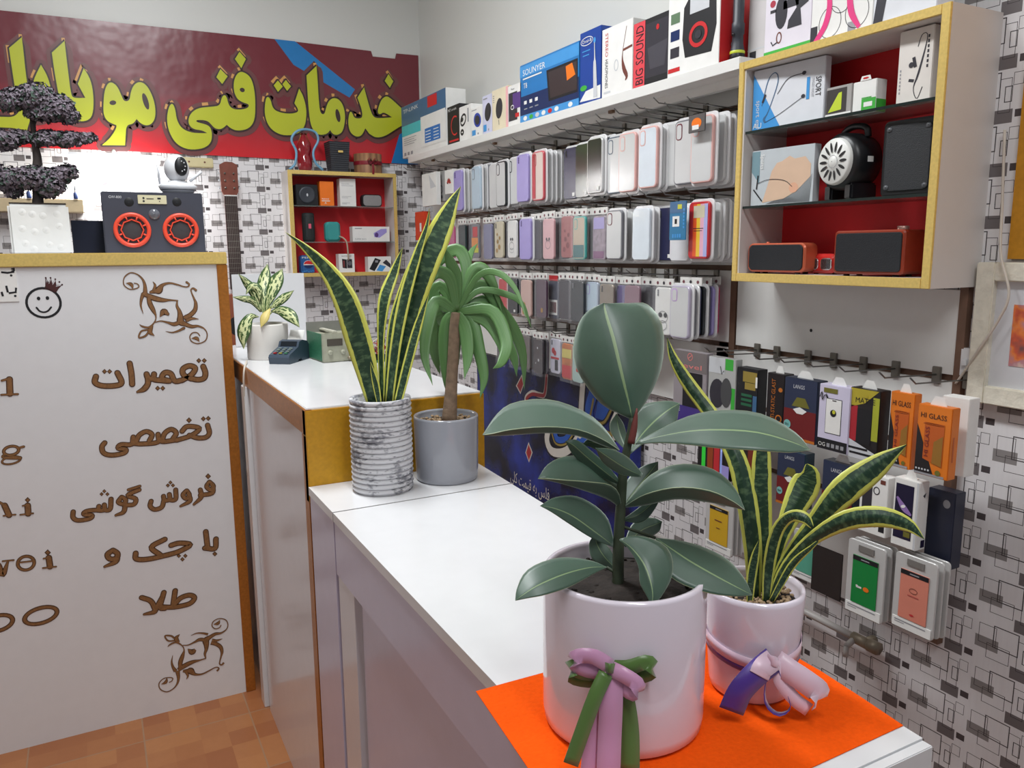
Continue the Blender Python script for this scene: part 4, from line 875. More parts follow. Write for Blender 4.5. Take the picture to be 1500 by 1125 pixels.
# on the cabinet
ZT = CZ1+.0005; XT = 1.362
carton('cable_box', 'pale grey box behind the torch', 'box', 1.40, 1094, 1120, 0, ZS, .05, M('pale_grey_card', (204, 200, 200), .5), lambda f, w, h: (f.rect(w*.15, h*.02, w*.5, h*.16, dgrey), f.rect(.001, h*.18, w-.001, h*.2, paleg)))
def p_mob(f, w, h):
    f.rect(.001, .001, w-.001, h*.07, green); f.text('Mobile', w*.12, h*.73, h*.06, M('soft_green_print', (110, 170, 140), .5), 1, 'l', w*.38)
    f.oval(w*.36, h*.42, w*.13, h*.16, dgrey, 1); f.rect(w*.12, h*.44, w*.25, h*.47, dgrey); f.oval(w*.17, h*.53, w*.06, h*.035, M('dark_red_print', (170, 50, 70), .4)); f.rect(w*.4, h*.44, w*.72, h*.52, dgrey)
    f.poly([(w*.62, h*.54), (w*.92, h*.5), (w*.92, h*.44), (w*.76, h*.40), (w*.80, h*.24), (w*.5, h*.24), (w*.52, h*.32), (w*.68, h*.42)], dgrey); f.ring(w*.33, h*.18, w*.05, h*.05, .003, brownp); f.line([(w*.3, h*.14), (w*.2, h*.12), (w*.16, h*.16)], .003, dgrey)
carton('phone_holder_box', 'white phone holder box printed with a black clamp', 'box', XT, 1118, 1186, -60, ZT, .05, M('faint_lilac_card', (222, 216, 226), .45), p_mob)
def p_pinkh(f, w, h):
    for x, y, a, b in ((.15, .1, .5, .3), (.3, .25, .7, .6), (.55, .1, .95, .35)): f.ring(w*(x+a)/2, h*(y+b)/2, w*.18, h*.16, .0012, dgrey)
    f.rect(w*.0+.001, h*.03, w*.12, h*.2, dgrey); f.rect(w*.62, h*.02, w*.74, h*.14, grey)
    f.line([(w*.08, h*.02, .010), (w*.26, h*.2, .014), (w*.3, h*.45, .012), (w*.12, h*.7, .010)], .012, pinkp, 2, 14); f.line([(w*.80, h*.06, .008), (w*.66, h*.25, .014), (w*.64, h*.5, .012), (w*.8, h*.7, .01)], .012, pinkp, 2, 14)
carton('headphone_box', 'white box with two curved pink headphone bands on the cabinet', 'box', XT, 1186, 1276, -70, ZT, .05, white, p_pinkh)
carton('gadget_box', 'white box with a slanting charcoal stripe at the cabinet top right', 'box', XT, 1277, 1370, -90, ZT, .05, M('cool_white_card', (218, 220, 226), .45), lambda f, w, h: f.poly([(0.001, .001), (w*.16, .001), (w*.3, h*.7), (w*.12, h*.7)], dgrey))
# cabinet shelf, upper
def p_sport(f, w, h):
    f.poly([(.001, .001), (w*.42, .001), (.001, h*.94)], skyb); f.text('AU', w*.02, h*.04, h*.09, white, 2); fr = F(f.mb, f.p(w*.06, h*.50, 0), f.uy*-1, f.ux); fr.text('sport ear', 0, 0, w*.05, paleg, 2)
    f.line([(w*.14, h*.40, .002), (w*.22, h*.80, .002), (w*.32, h*.90, .002), (w*.36, h*.74, .002), (w*.24, h*.30, .002), (w*.18, h*.18, .0055), (w*.2, h*.12, .005)], .003, tealb, 2, 24); f.line([(w*.15, h*.45, .005), (w*.19, h*.58, .005)], .005, dgrey, 3); f.line([(w*.36, h*.55), (w*.5, h*.76), (w*.70, h*.80)], .0015, dgrey, 2, 12); f.oval(w*.72, h*.80, .005, .004, dgrey, 3)
    f.line([(w*.2, h*.12), (w*.4, h*.22), (w*.7, h*.42)], .0012, dgrey, 2, 12); f.oval(w*.72, h*.44, .005, .004, dgrey, 3); f.rect(w*.76, h*.38, w*.80, h*.72, skyb, 2)
    fr = F(f.mb, f.p(w*.88, h*.70, 0), f.uy*-1, f.ux); fr.text('SPORT', 0, 0, w*.07, ink, 2, 'l', h*.3); fr.text('WIRELESS HEADSET', 0, -w*.05, w*.03, grey, 2, 'l', h*.3)
carton('earphone_box', 'white and light blue sport earphone box on the top glass shelf', 'box', 1.352, 1101, 1205, 105, G1+.0003, .02, M('cool_white_card', (218, 220, 226), .45), p_sport, rot=.12)
def p_clear(f, w, h):
    f.rect(w*.04, h*.18, w*.8, h*.92, M('dark_tray', (70, 66, 66), .3)); f.poly([(w*.12, h*.22), (w*.62, h*.26), (w*.62, h*.8), (w*.5, h*.78)], M('lime_print', (196, 214, 60), .4), 2); f.rect(.001, .001, w-.001, h*.16, white, 2)
carton('earbud_case_box', 'small clear topped box with lime insert beside the sport box', 'box', 1.375, 1208, 1246, 130, G1+.0003, .035, M('clear_tub', (170, 166, 164), .15), p_clear)
t = carton('charger_box', 'small white and green box with a hanging tab on the glass shelf', 'box', 1.375, 1247, 1282, 122, G1+.0003, .03, white, lambda f, w, h: (f.rect(w*.4, .001, w-.001, h*.45, green), f.rect(w*.5, h*.2, w*.85, h*.34, white, 2), f.rect(w*.4, h*.46, w*.8, h*.49, green), f.poly([(w*.3, h), (w*.36, h*1.14), (w*.7, h*1.14), (w*.76, h)], white), f.oval(w*.53, h*1.07, w*.12, h*.03, red, 2)), lambda f, d, h: f.rect(.001, .001, d-.001, h*.4, green))
def p_ep(f, w, h):
    f.line([(w*.55, h*.75, .0015), (w*.65, h*.9, .0015), (w*.8, h*.85, .0015), (w*.62, h*.4, .004), (w*.5, h*.2, .0015), (w*.62, h*.05, .0015), (w*.75, h*.2, .0015)], .002, dgrey, 1, 20); f.line([(w*.45, h*.62), (w*.52, h*.48)], .006, dgrey, 1); f.line([(w*.35, h*.32), (w*.5, h*.3)], .005, dgrey, 1); f.oval(w*.4, h*.52, .005, .005, dgrey, 2)
    for i in range(7): f.rect(w*.82, h*(.45+.065*i), w*.87, h*(.49+.065*i), dgrey, 1); f.rect(w*.08, h*(.15+.05*i), w*.12, h*(.18+.05*i), grey, 1)
carton('earphone_box', 'white earphone box leaning at the right end of the top glass shelf', 'box', 1.358, 1311, 1362, 52, G1+.0003, .028, M('warm_white_card', (222, 216, 210), .45), p_ep, rot=.05, h=.130)
# cabinet shelf, middle
def p_face(f, w, h):
    bg = M('pale_photo_print', (190, 196, 200), .4); sk = M('portrait_tone', (214, 182, 156), .5); hr = M('hair_grey_print', (110, 108, 112), .5)
    f.rect(.001, .001, w-.001, h-.001, bg); f.poly([(w*.25, h*.02), (w*.95, h*.02), (w*.98, h*.5), (w*.8, h*.3), (w*.6, h*.15), (w*.45, h*.1)], hr, 1)
    f.poly([(w*.2, h*.05), (w*.28, h*.35), (w*.34, h*.6), (w*.42, h*.74), (w*.5, h*.76), (w*.62, h*.84), (w*.7, h*.78), (w*.86, h*.8), (w*.95, h*.66), (w*.95, h*.45), (w*.75, h*.22), (w*.55, h*.1)], sk, 2); f.oval(w*.70, h*.28, w*.07, h*.09, M('ear_print', (222, 170, 140), .5), 3)
    f.line([(w*.1, h*.4), (w*.3, h*.46), (w*.55, h*.42), (w*.68, h*.3)], .0012, dgrey, 4, 12); f.line([(w*.05, h*.3), (w*.2, h*.08)], .003, ink, 4); f.line([(w*.12, h*.55), (w*.10, h*.3)], .003, ink, 4)
    f.poly([(.001, h*.62), (w*.14, h*.40), (w*.14, h*.98), (.001, h*.98)], M('teal_shade_print', (120, 150, 160), .4), 2); fr = F(f.mb, f.p(w*.16, h*.92, 0), f.uy*-1, f.ux); fr.text('Sports', 0, 0, w*.06, white, 5, 'l', h*.26)
carton('earphone_box', 'sports earphone box with a printed face lying back on the lower glass shelf', 'box', 1.352, 1099, 1190, 222, G2+.0003, .022, paleg, p_face, rot=.10)
# round speaker with white wheel grille
zc = .078
t = thing('round_speaker', 'round black portable speaker with white wheel shaped grille', 'speaker', (1.412, AX(1.36, 1226, 240).y, G2+.0003), SIDE-.16)
def ylathe(mb, prof, m, seg=40): return mb.lathe([(r, z) for r, z in prof], m, seg, (0, zc), ax='y')
ylathe(MB(), [(.001, -.030), (.040, -.030), (.052, -.022), (.057, .000), (.057, .036), (.050, .046), (.001, .046)], blackp).build('body', t)
m = MB(); ylathe(m, [(.047, .046), (.046, .052), (.043, .055), (.014, .053), (.010, .057), (.001, .058)], M('white_grille', (226, 226, 222), .35))
f = F(m, (0, -.0545, zc), (1, 0, 0), (0, 0, 1))
for k in range(14):
    a = 2*math.pi*k/14; f.oval(.0285*math.cos(a), .0285*math.sin(a), .0105, .0030, ink, 1.5, 14, a)
f.ring(0, 0, .0125, .0125, .001, grey, 3)
m.build('grille', t)
MB().tube([(-.034, .0, zc+.046), (-.030, -.002, zc+.064), (0, -.004, zc+.071), (.030, -.002, zc+.064), (.034, 0, zc+.046)], .0065, blackp, 10, 20).build('handle', t)
for x in (-.040, .018): MB().box(x, x+.022, -.040, .026, 0, .034, blackp, .004).build('foot', t)
m = MB(); m.box(-.007, .007, 0, .0006, -.005, .006, white); o = m.build('price_sticker', t); o.location = (.0574, -.012, zc); o.rotation_euler = (0, 0, math.pi/2)
# square black speaker
p0 = AX(1.362, 1288, 280); rz = SIDE+.10; w = fitw(p0, rz, 1366, 280)
t = thing('square_speaker', 'square black loudspeaker at the right of the lower glass shelf', 'speaker', (p0.x, p0.y, G2+.0003), rz)
hh = .140
MB().slab(w, hh, 0, .07, .010, blackp, w/2, hh/2, .004).build('body', t)
MB().slab(w*.84, hh*.86, -.003, .001, .012, M('dark_mesh', (34, 36, 40), .6, noise=.3, scale=600, bump=.3), w/2, hh/2, .001).build('grille', t)
for x in (.14, .86):
    for z in (.12, .88): MB().lathe([(.005, 0), (.005, .001), (.001, .0014)], M('corner_screw', (84, 86, 90), .4), 12, ax='y').build('screw', t, (w*x, -.0029, hh*z))
# bottom row of the cabinet
ZB = CZ0+.0185
def radio(name, label, X, xl, xr, h, depth, rot, shell, r, extra=None):
    y = 400; p = None
    for _ in range(6):
        p = AX(X, xl, y); v = Vector((X, p.y, ZB))-Vector((0, 0, CAMZ)); y = 562.5-FPX*v.dot(cU)/v.dot(cF)
    p = Vector((X, p.y, ZB)); rz = SIDE+rot; w = fitw(p, rz, xr, y)
    t = thing(name, label, 'speaker', p, rz)
    MB().slab(w, h-.004, .0, depth, r, shell, w/2, h/2+.002, .003).build('shell', t)
    MB().slab(w*.93, (h-.004)*.88, -.0025, .001, r*.8, M('black_fabric', (20, 22, 28), .7, noise=.2, scale=400, bump=.2), w/2, h/2+.002, .001).build('grille', t)
    for x in (.15, .85):
        for y in (.2, .8): MB().lathe([(.006, 0), (.006, .004), (.001, .004)], blackp, 12).build('foot', t, (w*x, depth*y, 0))
    if extra: extra(t, w, h, depth)
    return t
copper = M('copper_shell', (196, 96, 66), .35, metal=.2); walnut = M('reddish_wood_shell', (142, 50, 26), .4, noise=.15, scale=60)
radio('solar_speaker', 'black fronted speaker with copper rim at the left of the cabinet floor', 1.352, 1094, 1178, .068, .045, .10, copper, .014, lambda t, w, h, d: MB().lathe([(.004, 0), (.004, .003), (.001, .003)], copper, 10, (w*.25, d*.5)).build('button', t, (0, 0, .068)))
def knob(t, w, h, d):
    MB().lathe([(.011, 0), (.011, .006), (.010, .007), (.001, .007)], M('brass_knob', (200, 160, 150), .3, metal=.6), 24, (0, 0)).build('knob', t, (w*.85, d*.4, h))
radio('wooden_radio', 'large black fronted radio with reddish wooden sides on the cabinet floor', 1.352, 1219, 1322, .090, .075, .10, walnut, .008, knob)
# red mini car shaped speaker between
q = Vector((1.405, AX(1.405, 1200, 395).y, ZB)); t = thing('retro_car_speaker', 'small red car shaped speaker with twin chrome grilles between the two radios', 'speaker', q, SIDE)
rd = M('glossy_red_plastic', (206, 48, 44), .25, coat=.4)
MB().slab(.075, .042, .0, .05, .012, rd, 0, .023, .006).build('body', t)
m = MB()
for cx in (-.018, .018):
    m.slab(.030, .026, -.002, .001, .009, M('chrome', (216, 216, 220), .15, metal=.9), cx, .022, .0008)
m.build('grille_frame', t); m = MB(); ff = F(m, (0, -.0022, 0), (1, 0, 0), (0, 0, 1))
for cx in (-.018, .018):
    for k in range(7): ff.rect(cx-.0115+k*.0035, .0115, cx-.0095+k*.0035, .0325, blackp, 1)
m.build('grille_slots', t)
for x in (-.025, .025): MB().lathe([(.005, 0), (.005, .006)], blackp, 10).build('foot', t, (x, .02, 0))

# ---------------------------------------------------------------- picture, gold panel, cable, pipe, poster
q0 = AX(1.468, 1440, 384); q1 = AX(1.468, 1420, 586)
pt, pb = q0.z, q1.z; t = thing('picture_frame', 'white ribbed picture frame with orange flower print on the right wall', 'picture', (1.466, .897, pb))
frm = M('ribbed_cream_wood', (226, 220, 204), .6, noise=.12, scale=60, bump=.5); W_ = .26; H_ = pt-pb
for a in ((-.034, 0, 0, H_), (-W_, -W_+.034, 0, H_), (-W_+.034, -.034, 0, .034), (-W_+.034, -.034, H_-.034, H_)): MB().box(-.012, .010, *a, frm, .002).build('frame', t)
MB().box(.0, .010, -W_+.034, -.034, .034, H_-.034, M('picture_mat', (214, 214, 218), .5)).build('mount', t)
def flowers():
    m, N, b = newmat('flower_print', .4); tc = N.n('ShaderNodeTexCoord')
    v = N.n('ShaderNodeTexVoronoi'); v.inputs['Scale'].default_value = 28; N.nt.links.new(tc.outputs['Object'], v.inputs['Vector'])
    r = N.n('ShaderNodeValToRGB'); N.nt.links.new(N.noise(tc.outputs['Object'], 22, 3), r.inputs[0])
    e = r.color_ramp.elements; e[0].color = lin((120, 80, 80)); e[0].position = .3; e[1].color = lin((226, 206, 190)); e[1].position = .7
    for ps, c in ((.42, (206, 90, 60)), (.5, (232, 130, 60)), (.58, (190, 130, 140))): x = e.new(ps); x.color = lin(c)
    N.nt.links.new(r.outputs[0], b.inputs['Base Color']); return m
MB().box(-.001, .0, -W_+.075, -.068, .075, H_-.075, flowers()).build('print', t)
t = MB(); t.box(-.008, 0, -.30, 0, 0, 1.10, M('gold_sheet', (198, 138, 36), .4, metal=.3, noise=.15, scale=90)); tag(t.build('gold_panel', None, (XR, .853, pt+.006)), 'golden brown wall panel above the flower picture', 'panel')
cbl = M('white_cable', (206, 196, 184), .5)
mb = MB(); mb.tube([AX(X, x, y) for X, x, y in ((1.470, 1472, 190), (1.462, 1468, 300), (1.449, 1466, 372), (1.445, 1478, 430), (1.447, 1462, 470), (1.448, 1435, 510), (1.457, 1412, 545), (1.460, 1400, 562))], .0024, cbl, 8, 40)
tag(mb.build('cable'), 'thin white cable dropping across the flower picture frame', 'cable')
t = thing('wall_socket', 'small white socket on the wall left of the flower picture', 'socket', (XR, .925, 1.175), 0); MB().box(-.018, 0, -.03, -.006, 0, .055, board, .002).build('plate', t); MB().box(-.024, -.018, -.022, -.014, .022, .034, board, .001).build('plug', t)
pipem = M('painted_pipe', (178, 172, 168), .4, noise=.1); rust = M('corroded_brass', (146, 134, 116), .5, metal=.4, noise=.3)
t = thing('gas_pipe', 'thin pale wall pipe ending in a valve near the lower right wall', 'pipe', (1.45, 1.09, .556))
MB().tube([(0, .0, 0), (0, .2, .003), (0, .81, .011)], .0085, pipem, 12).build('pipe', t)
m = MB(); m.tube([(0, .012, 0), (0, -.03, -.001)], .0125, rust, 8); m.tube([(0, -.03, 0), (0, -.055, 0)], .015, rust, 6); m.tube([(0, -.02, 0), (.03, -.02, 0)], .010, rust, 10); m.build('valve', t)
m = MB(); m.tube([(0, .005, 0), (-.03, .004, -.012)], .007, pipem, 10); m.tube([(-.03, .004, -.012), (-.034, .002, -.035)], .006, pipem, 10); m.build('tap', t)
# poster
def poster_mat():
    m, N, b = newmat('blue_poster_vinyl', .25); tc = N.n('ShaderNodeTexCoord')
    r = N.n('ShaderNodeValToRGB'); N.nt.links.new(N.noise(tc.outputs['Object'], 5, 4), r.inputs[0]); e = r.color_ramp.elements
    e[0].color = lin((10, 14, 32)); e[0].position = .40; e[1].color = lin((36, 56, 150)); e[1].position = .72
    N.nt.links.new(r.outputs[0], b.inputs['Base Color']); return m
pm = MB(); org = (1.466, 2.4, .45); PP = PX(pm, 1.462, org, 'x'); pmat = poster_mat()
pm.box(-.004, .0, -.49, .68, 0, .535, pmat)
wp = M('poster_white', (206, 200, 190), .3); pr = M('poster_red', (160, 36, 40), .3); pg = M('poster_gold', (150, 128, 58), .3); pk = M('poster_black', (14, 14, 20), .3); pbl = M('poster_blue', (36, 84, 170), .3)
def ps(pts, w, m, k, n=12): PP.line([(690+x/4.893, 530+y/4.893, w/4.893) for x, y in pts], m, k, n=n)
def pp_(pts, m, k): PP.poly([(690+x/4.893, 530+y/4.893) for x, y in pts], m, k)
ps([(545, 60), (530, 225), (495, 238), (440, 222), (395, 258), (400, 300)], 40, wp, 1, 20); ps([(545, 60), (530, 225), (495, 240), (440, 232), (400, 262), (405, 300)], 26, pr, 2, 20)
for P_ in ([(365, 90), (322, 172), (355, 232), (380, 160)], [(307, 470), (282, 500), (305, 530), (330, 495)], [(413, 575), (442, 650), (416, 722), (390, 650)]):
    c = (sum(p[0] for p in P_)/4, sum(p[1] for p in P_)/4); pp_(P_, wp, 1); pp_([(c[0]+(x-c[0])*.75, c[1]+(y-c[1])*.8) for x, y in P_], pr, 2)
ps([(805, 120), (795, 260), (790, 380), (800, 470)], 86, pk, 1); ps([(805, 120), (795, 260), (790, 380), (800, 470)], 62, wp, 2); ps([(560, 460), (545, 560), (580, 640), (660, 650), (730, 600), (780, 520)], 90, pk, 1, 18); ps([(560, 460), (545, 560), (580, 640), (660, 650), (730, 600), (780, 520)], 62, wp, 2, 18)
ps([(600, 490), (620, 560), (680, 560), (720, 500)], 60, pbl, 3); ps([(580, 500), (610, 585), (680, 590), (735, 520)], 26, pk, 4); ps([(580, 500), (610, 585), (680, 590), (735, 520)], 14, pg, 5)
pp_([(790, 500), (870, 530), (860, 590), (750, 570)], pbl, 3); ps([(880, 220), (850, 330), (850, 400)], 100, pbl, 3); ps([(880, 270), (855, 400)], 22, pg, 4); ps([(1010, 340), (960, 430), (905, 440)], 40, pk, 4); ps([(1010, 340), (960, 430), (905, 440)], 20, pg, 5); pp_([(910, 280), (1000, 340), (950, 420), (890, 400)], pbl, 3)
ps([(1040, 380), (1010, 460), (1030, 540)], 70, pk, 3); ps([(1040, 380), (1010, 460), (1030, 540)], 48, wp, 4); ps([(960, 500), (1010, 520)], 30, pg, 5); pp_([(1050, 500), (1110, 620), (1070, 660), (1020, 580)], M('poster_violet', (58, 52, 150), .3), 2); pp_([(920, 770), (1040, 880), (1040, 940), (930, 900)], M('poster_violet', (58, 52, 150), .3), 2)
ps([(950, 880), (1010, 930), (1050, 1000)], 44, wp, 3); ps([(860, 720), (930, 790)], 24, pk, 3)
def shape_fa(s):
    J = {'ا': (0xFE8D, 2), 'ب': (0xFE8F, 4), 'ت': (0xFE95, 4), 'س': (0xFEB1, 4), 'ف': (0xFED1, 4), 'ق': (0xFED5, 4), 'ک': (0xFB8E, 4), 'ل': (0xFEDD, 4), 'م': (0xFEE1, 4), 'ه': (0xFEE9, 4), 'ی': (0xFBFC, 4)}
    out = []
    for i, c in enumerate(s):
        if c not in J: out.append(c); continue
        a = i > 0 and s[i-1] in J and J[s[i-1]][1] == 4; b = i+1 < len(s) and s[i+1] in J and J[c][1] == 4
        out.append(chr(J[c][0]+(3 if a and b else 2 if b else 1 if a else 0)))
    return ''.join(reversed(out))
a = PP.uv(748, 700); b = PP.uv(805, 728)
PP.fr.text(shape_fa('فلس به قیمت کلی'), a[0], (a[1]+b[1])/2-.012, .045, wp, 3, 'l', b[0]-a[0])
tag(pm.build('wall_poster', None, org), 'dark blue shiny poster with white calligraphy below the phone cases', 'poster')
# ---------------------------------------------------------------- phone cases on hooks
blis = M('pale_blister_plastic', (222, 222, 222), .12, noise=.03, alpha=.72); bagm = M('clear_bag', (225, 225, 228), .06, noise=.05, alpha=.13, bump=.7, scale=40)
blise = M('blister_rim', (236, 235, 236), .15, noise=.02, alpha=.85)
hdr = M('bag_header_card', (222, 220, 216), .4); hdp = M('header_print', (120, 70, 78), .5)
clearb = M('frosted_case', (206, 206, 206), .18, noise=.02); pinkc = M('pink_case', (226, 178, 172), .3); lilacc = M('lilac_case', (164, 152, 208), .35); navyc = M('navy_case', (44, 46, 78), .25); blackc = M('black_case', (42, 46, 50), .15); greenblack = M('green_black_case', (54, 64, 58), .12)
marc = M('maroon_rim', (110, 44, 58), .3); greenc = M('green_rim', (60, 110, 88), .3); redc = M('red_case', (196, 50, 56), .3); tealc = M('teal_case', (76, 176, 168), .3); mauvec = M('mauve_case', (140, 106, 120), .35); bluew = M('ice_white_case', (218, 226, 234), .1); goldgl = M('gold_glitter', (190, 150, 70), .3, metal=.5, noise=.5, scale=400)
glit = M('silver_glitter', (150, 138, 124), .3, metal=.3, noise=.6, scale=500); darkgl = M('dark_glitter', (50, 46, 54), .25, noise=.8, scale=500); paleblue = M('pale_blue_case', (186, 204, 218), .25); magc = M('magenta_case', (206, 40, 110), .35); beigec = M('beige_case', (206, 196, 170), .4); greyc_ = M('grey_case', (120, 120, 126), .3); purplec = M('purple_case', (84, 66, 130), .3)
def case_mesh(t, w, h, st):
    """front at y=0 looking to -y, origin at bottom centre"""
    rim, face = st.get('rim', st['c']), st['c']; k = st.get('k', 'clear'); r = w*.16
    m = MB(); m.slab(w, h, 0, .009, r, rim, 0, h/2, .0016); f = F(m, (-w/2, 0, 0), (1, 0, 0), (0, 0, 1))
    def rr(u0, v0, u1, v1, q, mat, kk):
        pts = []
        for i, (cx, cz) in enumerate(((u1-q, v1-q), (u0+q, v1-q), (u0+q, v0+q), (u1-q, v0+q))):
            for j in range(5): a = math.pi/2*(i+j/4); pts.append((cx+q*math.cos(a), cz+q*math.sin(a)))
        f.mb.add([f.p(u, v, kk) for u, v in pts], [tuple(range(len(pts)))], mat)
    if k in ('clear', 'print'): rr(w*.05, w*.05, w*.95, h-w*.05, r*.8, face, 1)
    cam = st.get('cam', rim)
    if cam:
        if k == 'clear':
            rr(w*.09, h*.70, w*.40, h-w*.09, w*.10, cam, 2); rr(w*.13, h*.715, w*.36, h-w*.13, w*.08, face, 3)
        else:
            for v in (.93, .885, .84): f.oval(w*.2, h*v, w*.05, w*.05, cam, 2, 12)
    for p in st.get('prt', ()): p(f, w, h)
    if st.get('tag'): f.rect(w*.66, h*.05, w*.84, h*.12, white, 4)
    m.build('case', t)
    if st.get('bag'):
        B_ = MB(); n = 7; rows = []; g = random.Random(int(w*1e6+h*1e5))
        for i in range(n+1): rows.append([(-w*.60+w*1.20*j/4, -.003-g.random()*.0025*(0 < j < 4), -.008+(h+.014)*i/n) for j in range(5)])
        B_.grid(rows, bagm); B_.build('bag', t)
        B_ = MB(); B_.box(-w*.58, w*.58, .002, .0045, h+.004, h+.024, hdr); q = F(B_, (-w*.58, .002, h+.004), (1, 0, 0), (0, 0, 1))
        for i in range(3): q.oval(w*(.2+.38*i), .008, w*.07, .0045, [hdp, dgrey, hdp][i], 1, 10)
        B_.build('header_card', t)
    else:
        MB().slab(w*1.17, h*1.10, .0095, .015, w*.2, blise, 0, h*.5, .0015).build('blister', t)
WIRE = {}
def hook(x, y, z, L, label, group=None):
    if 'h' not in WIRE:
        t = thing('display_hook', label, 'hook', (0, 0, 0), 0, group)
        MB().tube([(0, 0, .004), (-.05, 0, .006), (-.155, 0, .010), (-.172, 0, .022)], .0017, wirem, 6).build('wire', t)
        MB().box(-.003, .004, -.009, .009, -.014, .020, alu, .001).build('clip', t); WIRE['h'] = t
        t.location = (x, y, z); return t
    return dup(WIRE['h'], (x, y, z), 0, label, group)
def dots(col, pts): return lambda f, w, h: [f.oval(w*u, h*v, w*a, w*a, col, 3, 10) for u, v, a in pts]
def rects(*L): return lambda f, w, h: [f.rect(w*a, h*b, w*c, h*d, m, 3) for a, b, c, d, m in L]
def rainbow(f, w, h):
    for i, c in enumerate((redc, M('rainbow_orange', (232, 92, 40), .4), M('rainbow_yellow', (232, 190, 60), .4), M('rainbow_pink', (226, 170, 190), .4), lilacc)):
        f.rect(w*(.06+i*.176), h*.04, w*(.06+(i+1)*.176), h*.96, [c, c, c, c, M('rainbow_lilac', (170, 174, 220), .4)][i], 2)
    f.rect(w*.26, h*.72, w*.80, h*.93, beigec, 3); f.rect(w*.25, h*.53, w*.75, h*.542, dgrey, 3); f.rect(w*.28, h*.49, w*.70, h*.50, dgrey, 3)
def panda(f, w, h):   # plain round blots
    f.oval(w*.38, h*.42, w*.11, h*.05, ink, 3); f.oval(w*.68, h*.42, w*.11, h*.05, ink, 3); f.ring(w*.52, h*.38, w*.3, h*.12, .0012, dgrey, 3); f.ring(w*.52, h*.2, w*.26, h*.1, .0012, dgrey, 3)
def flowers_(c): return dots(c, ((.3, .2, .12), (.6, .3, .14), (.4, .45, .12), (.65, .55, .1), (.35, .65, .08)))
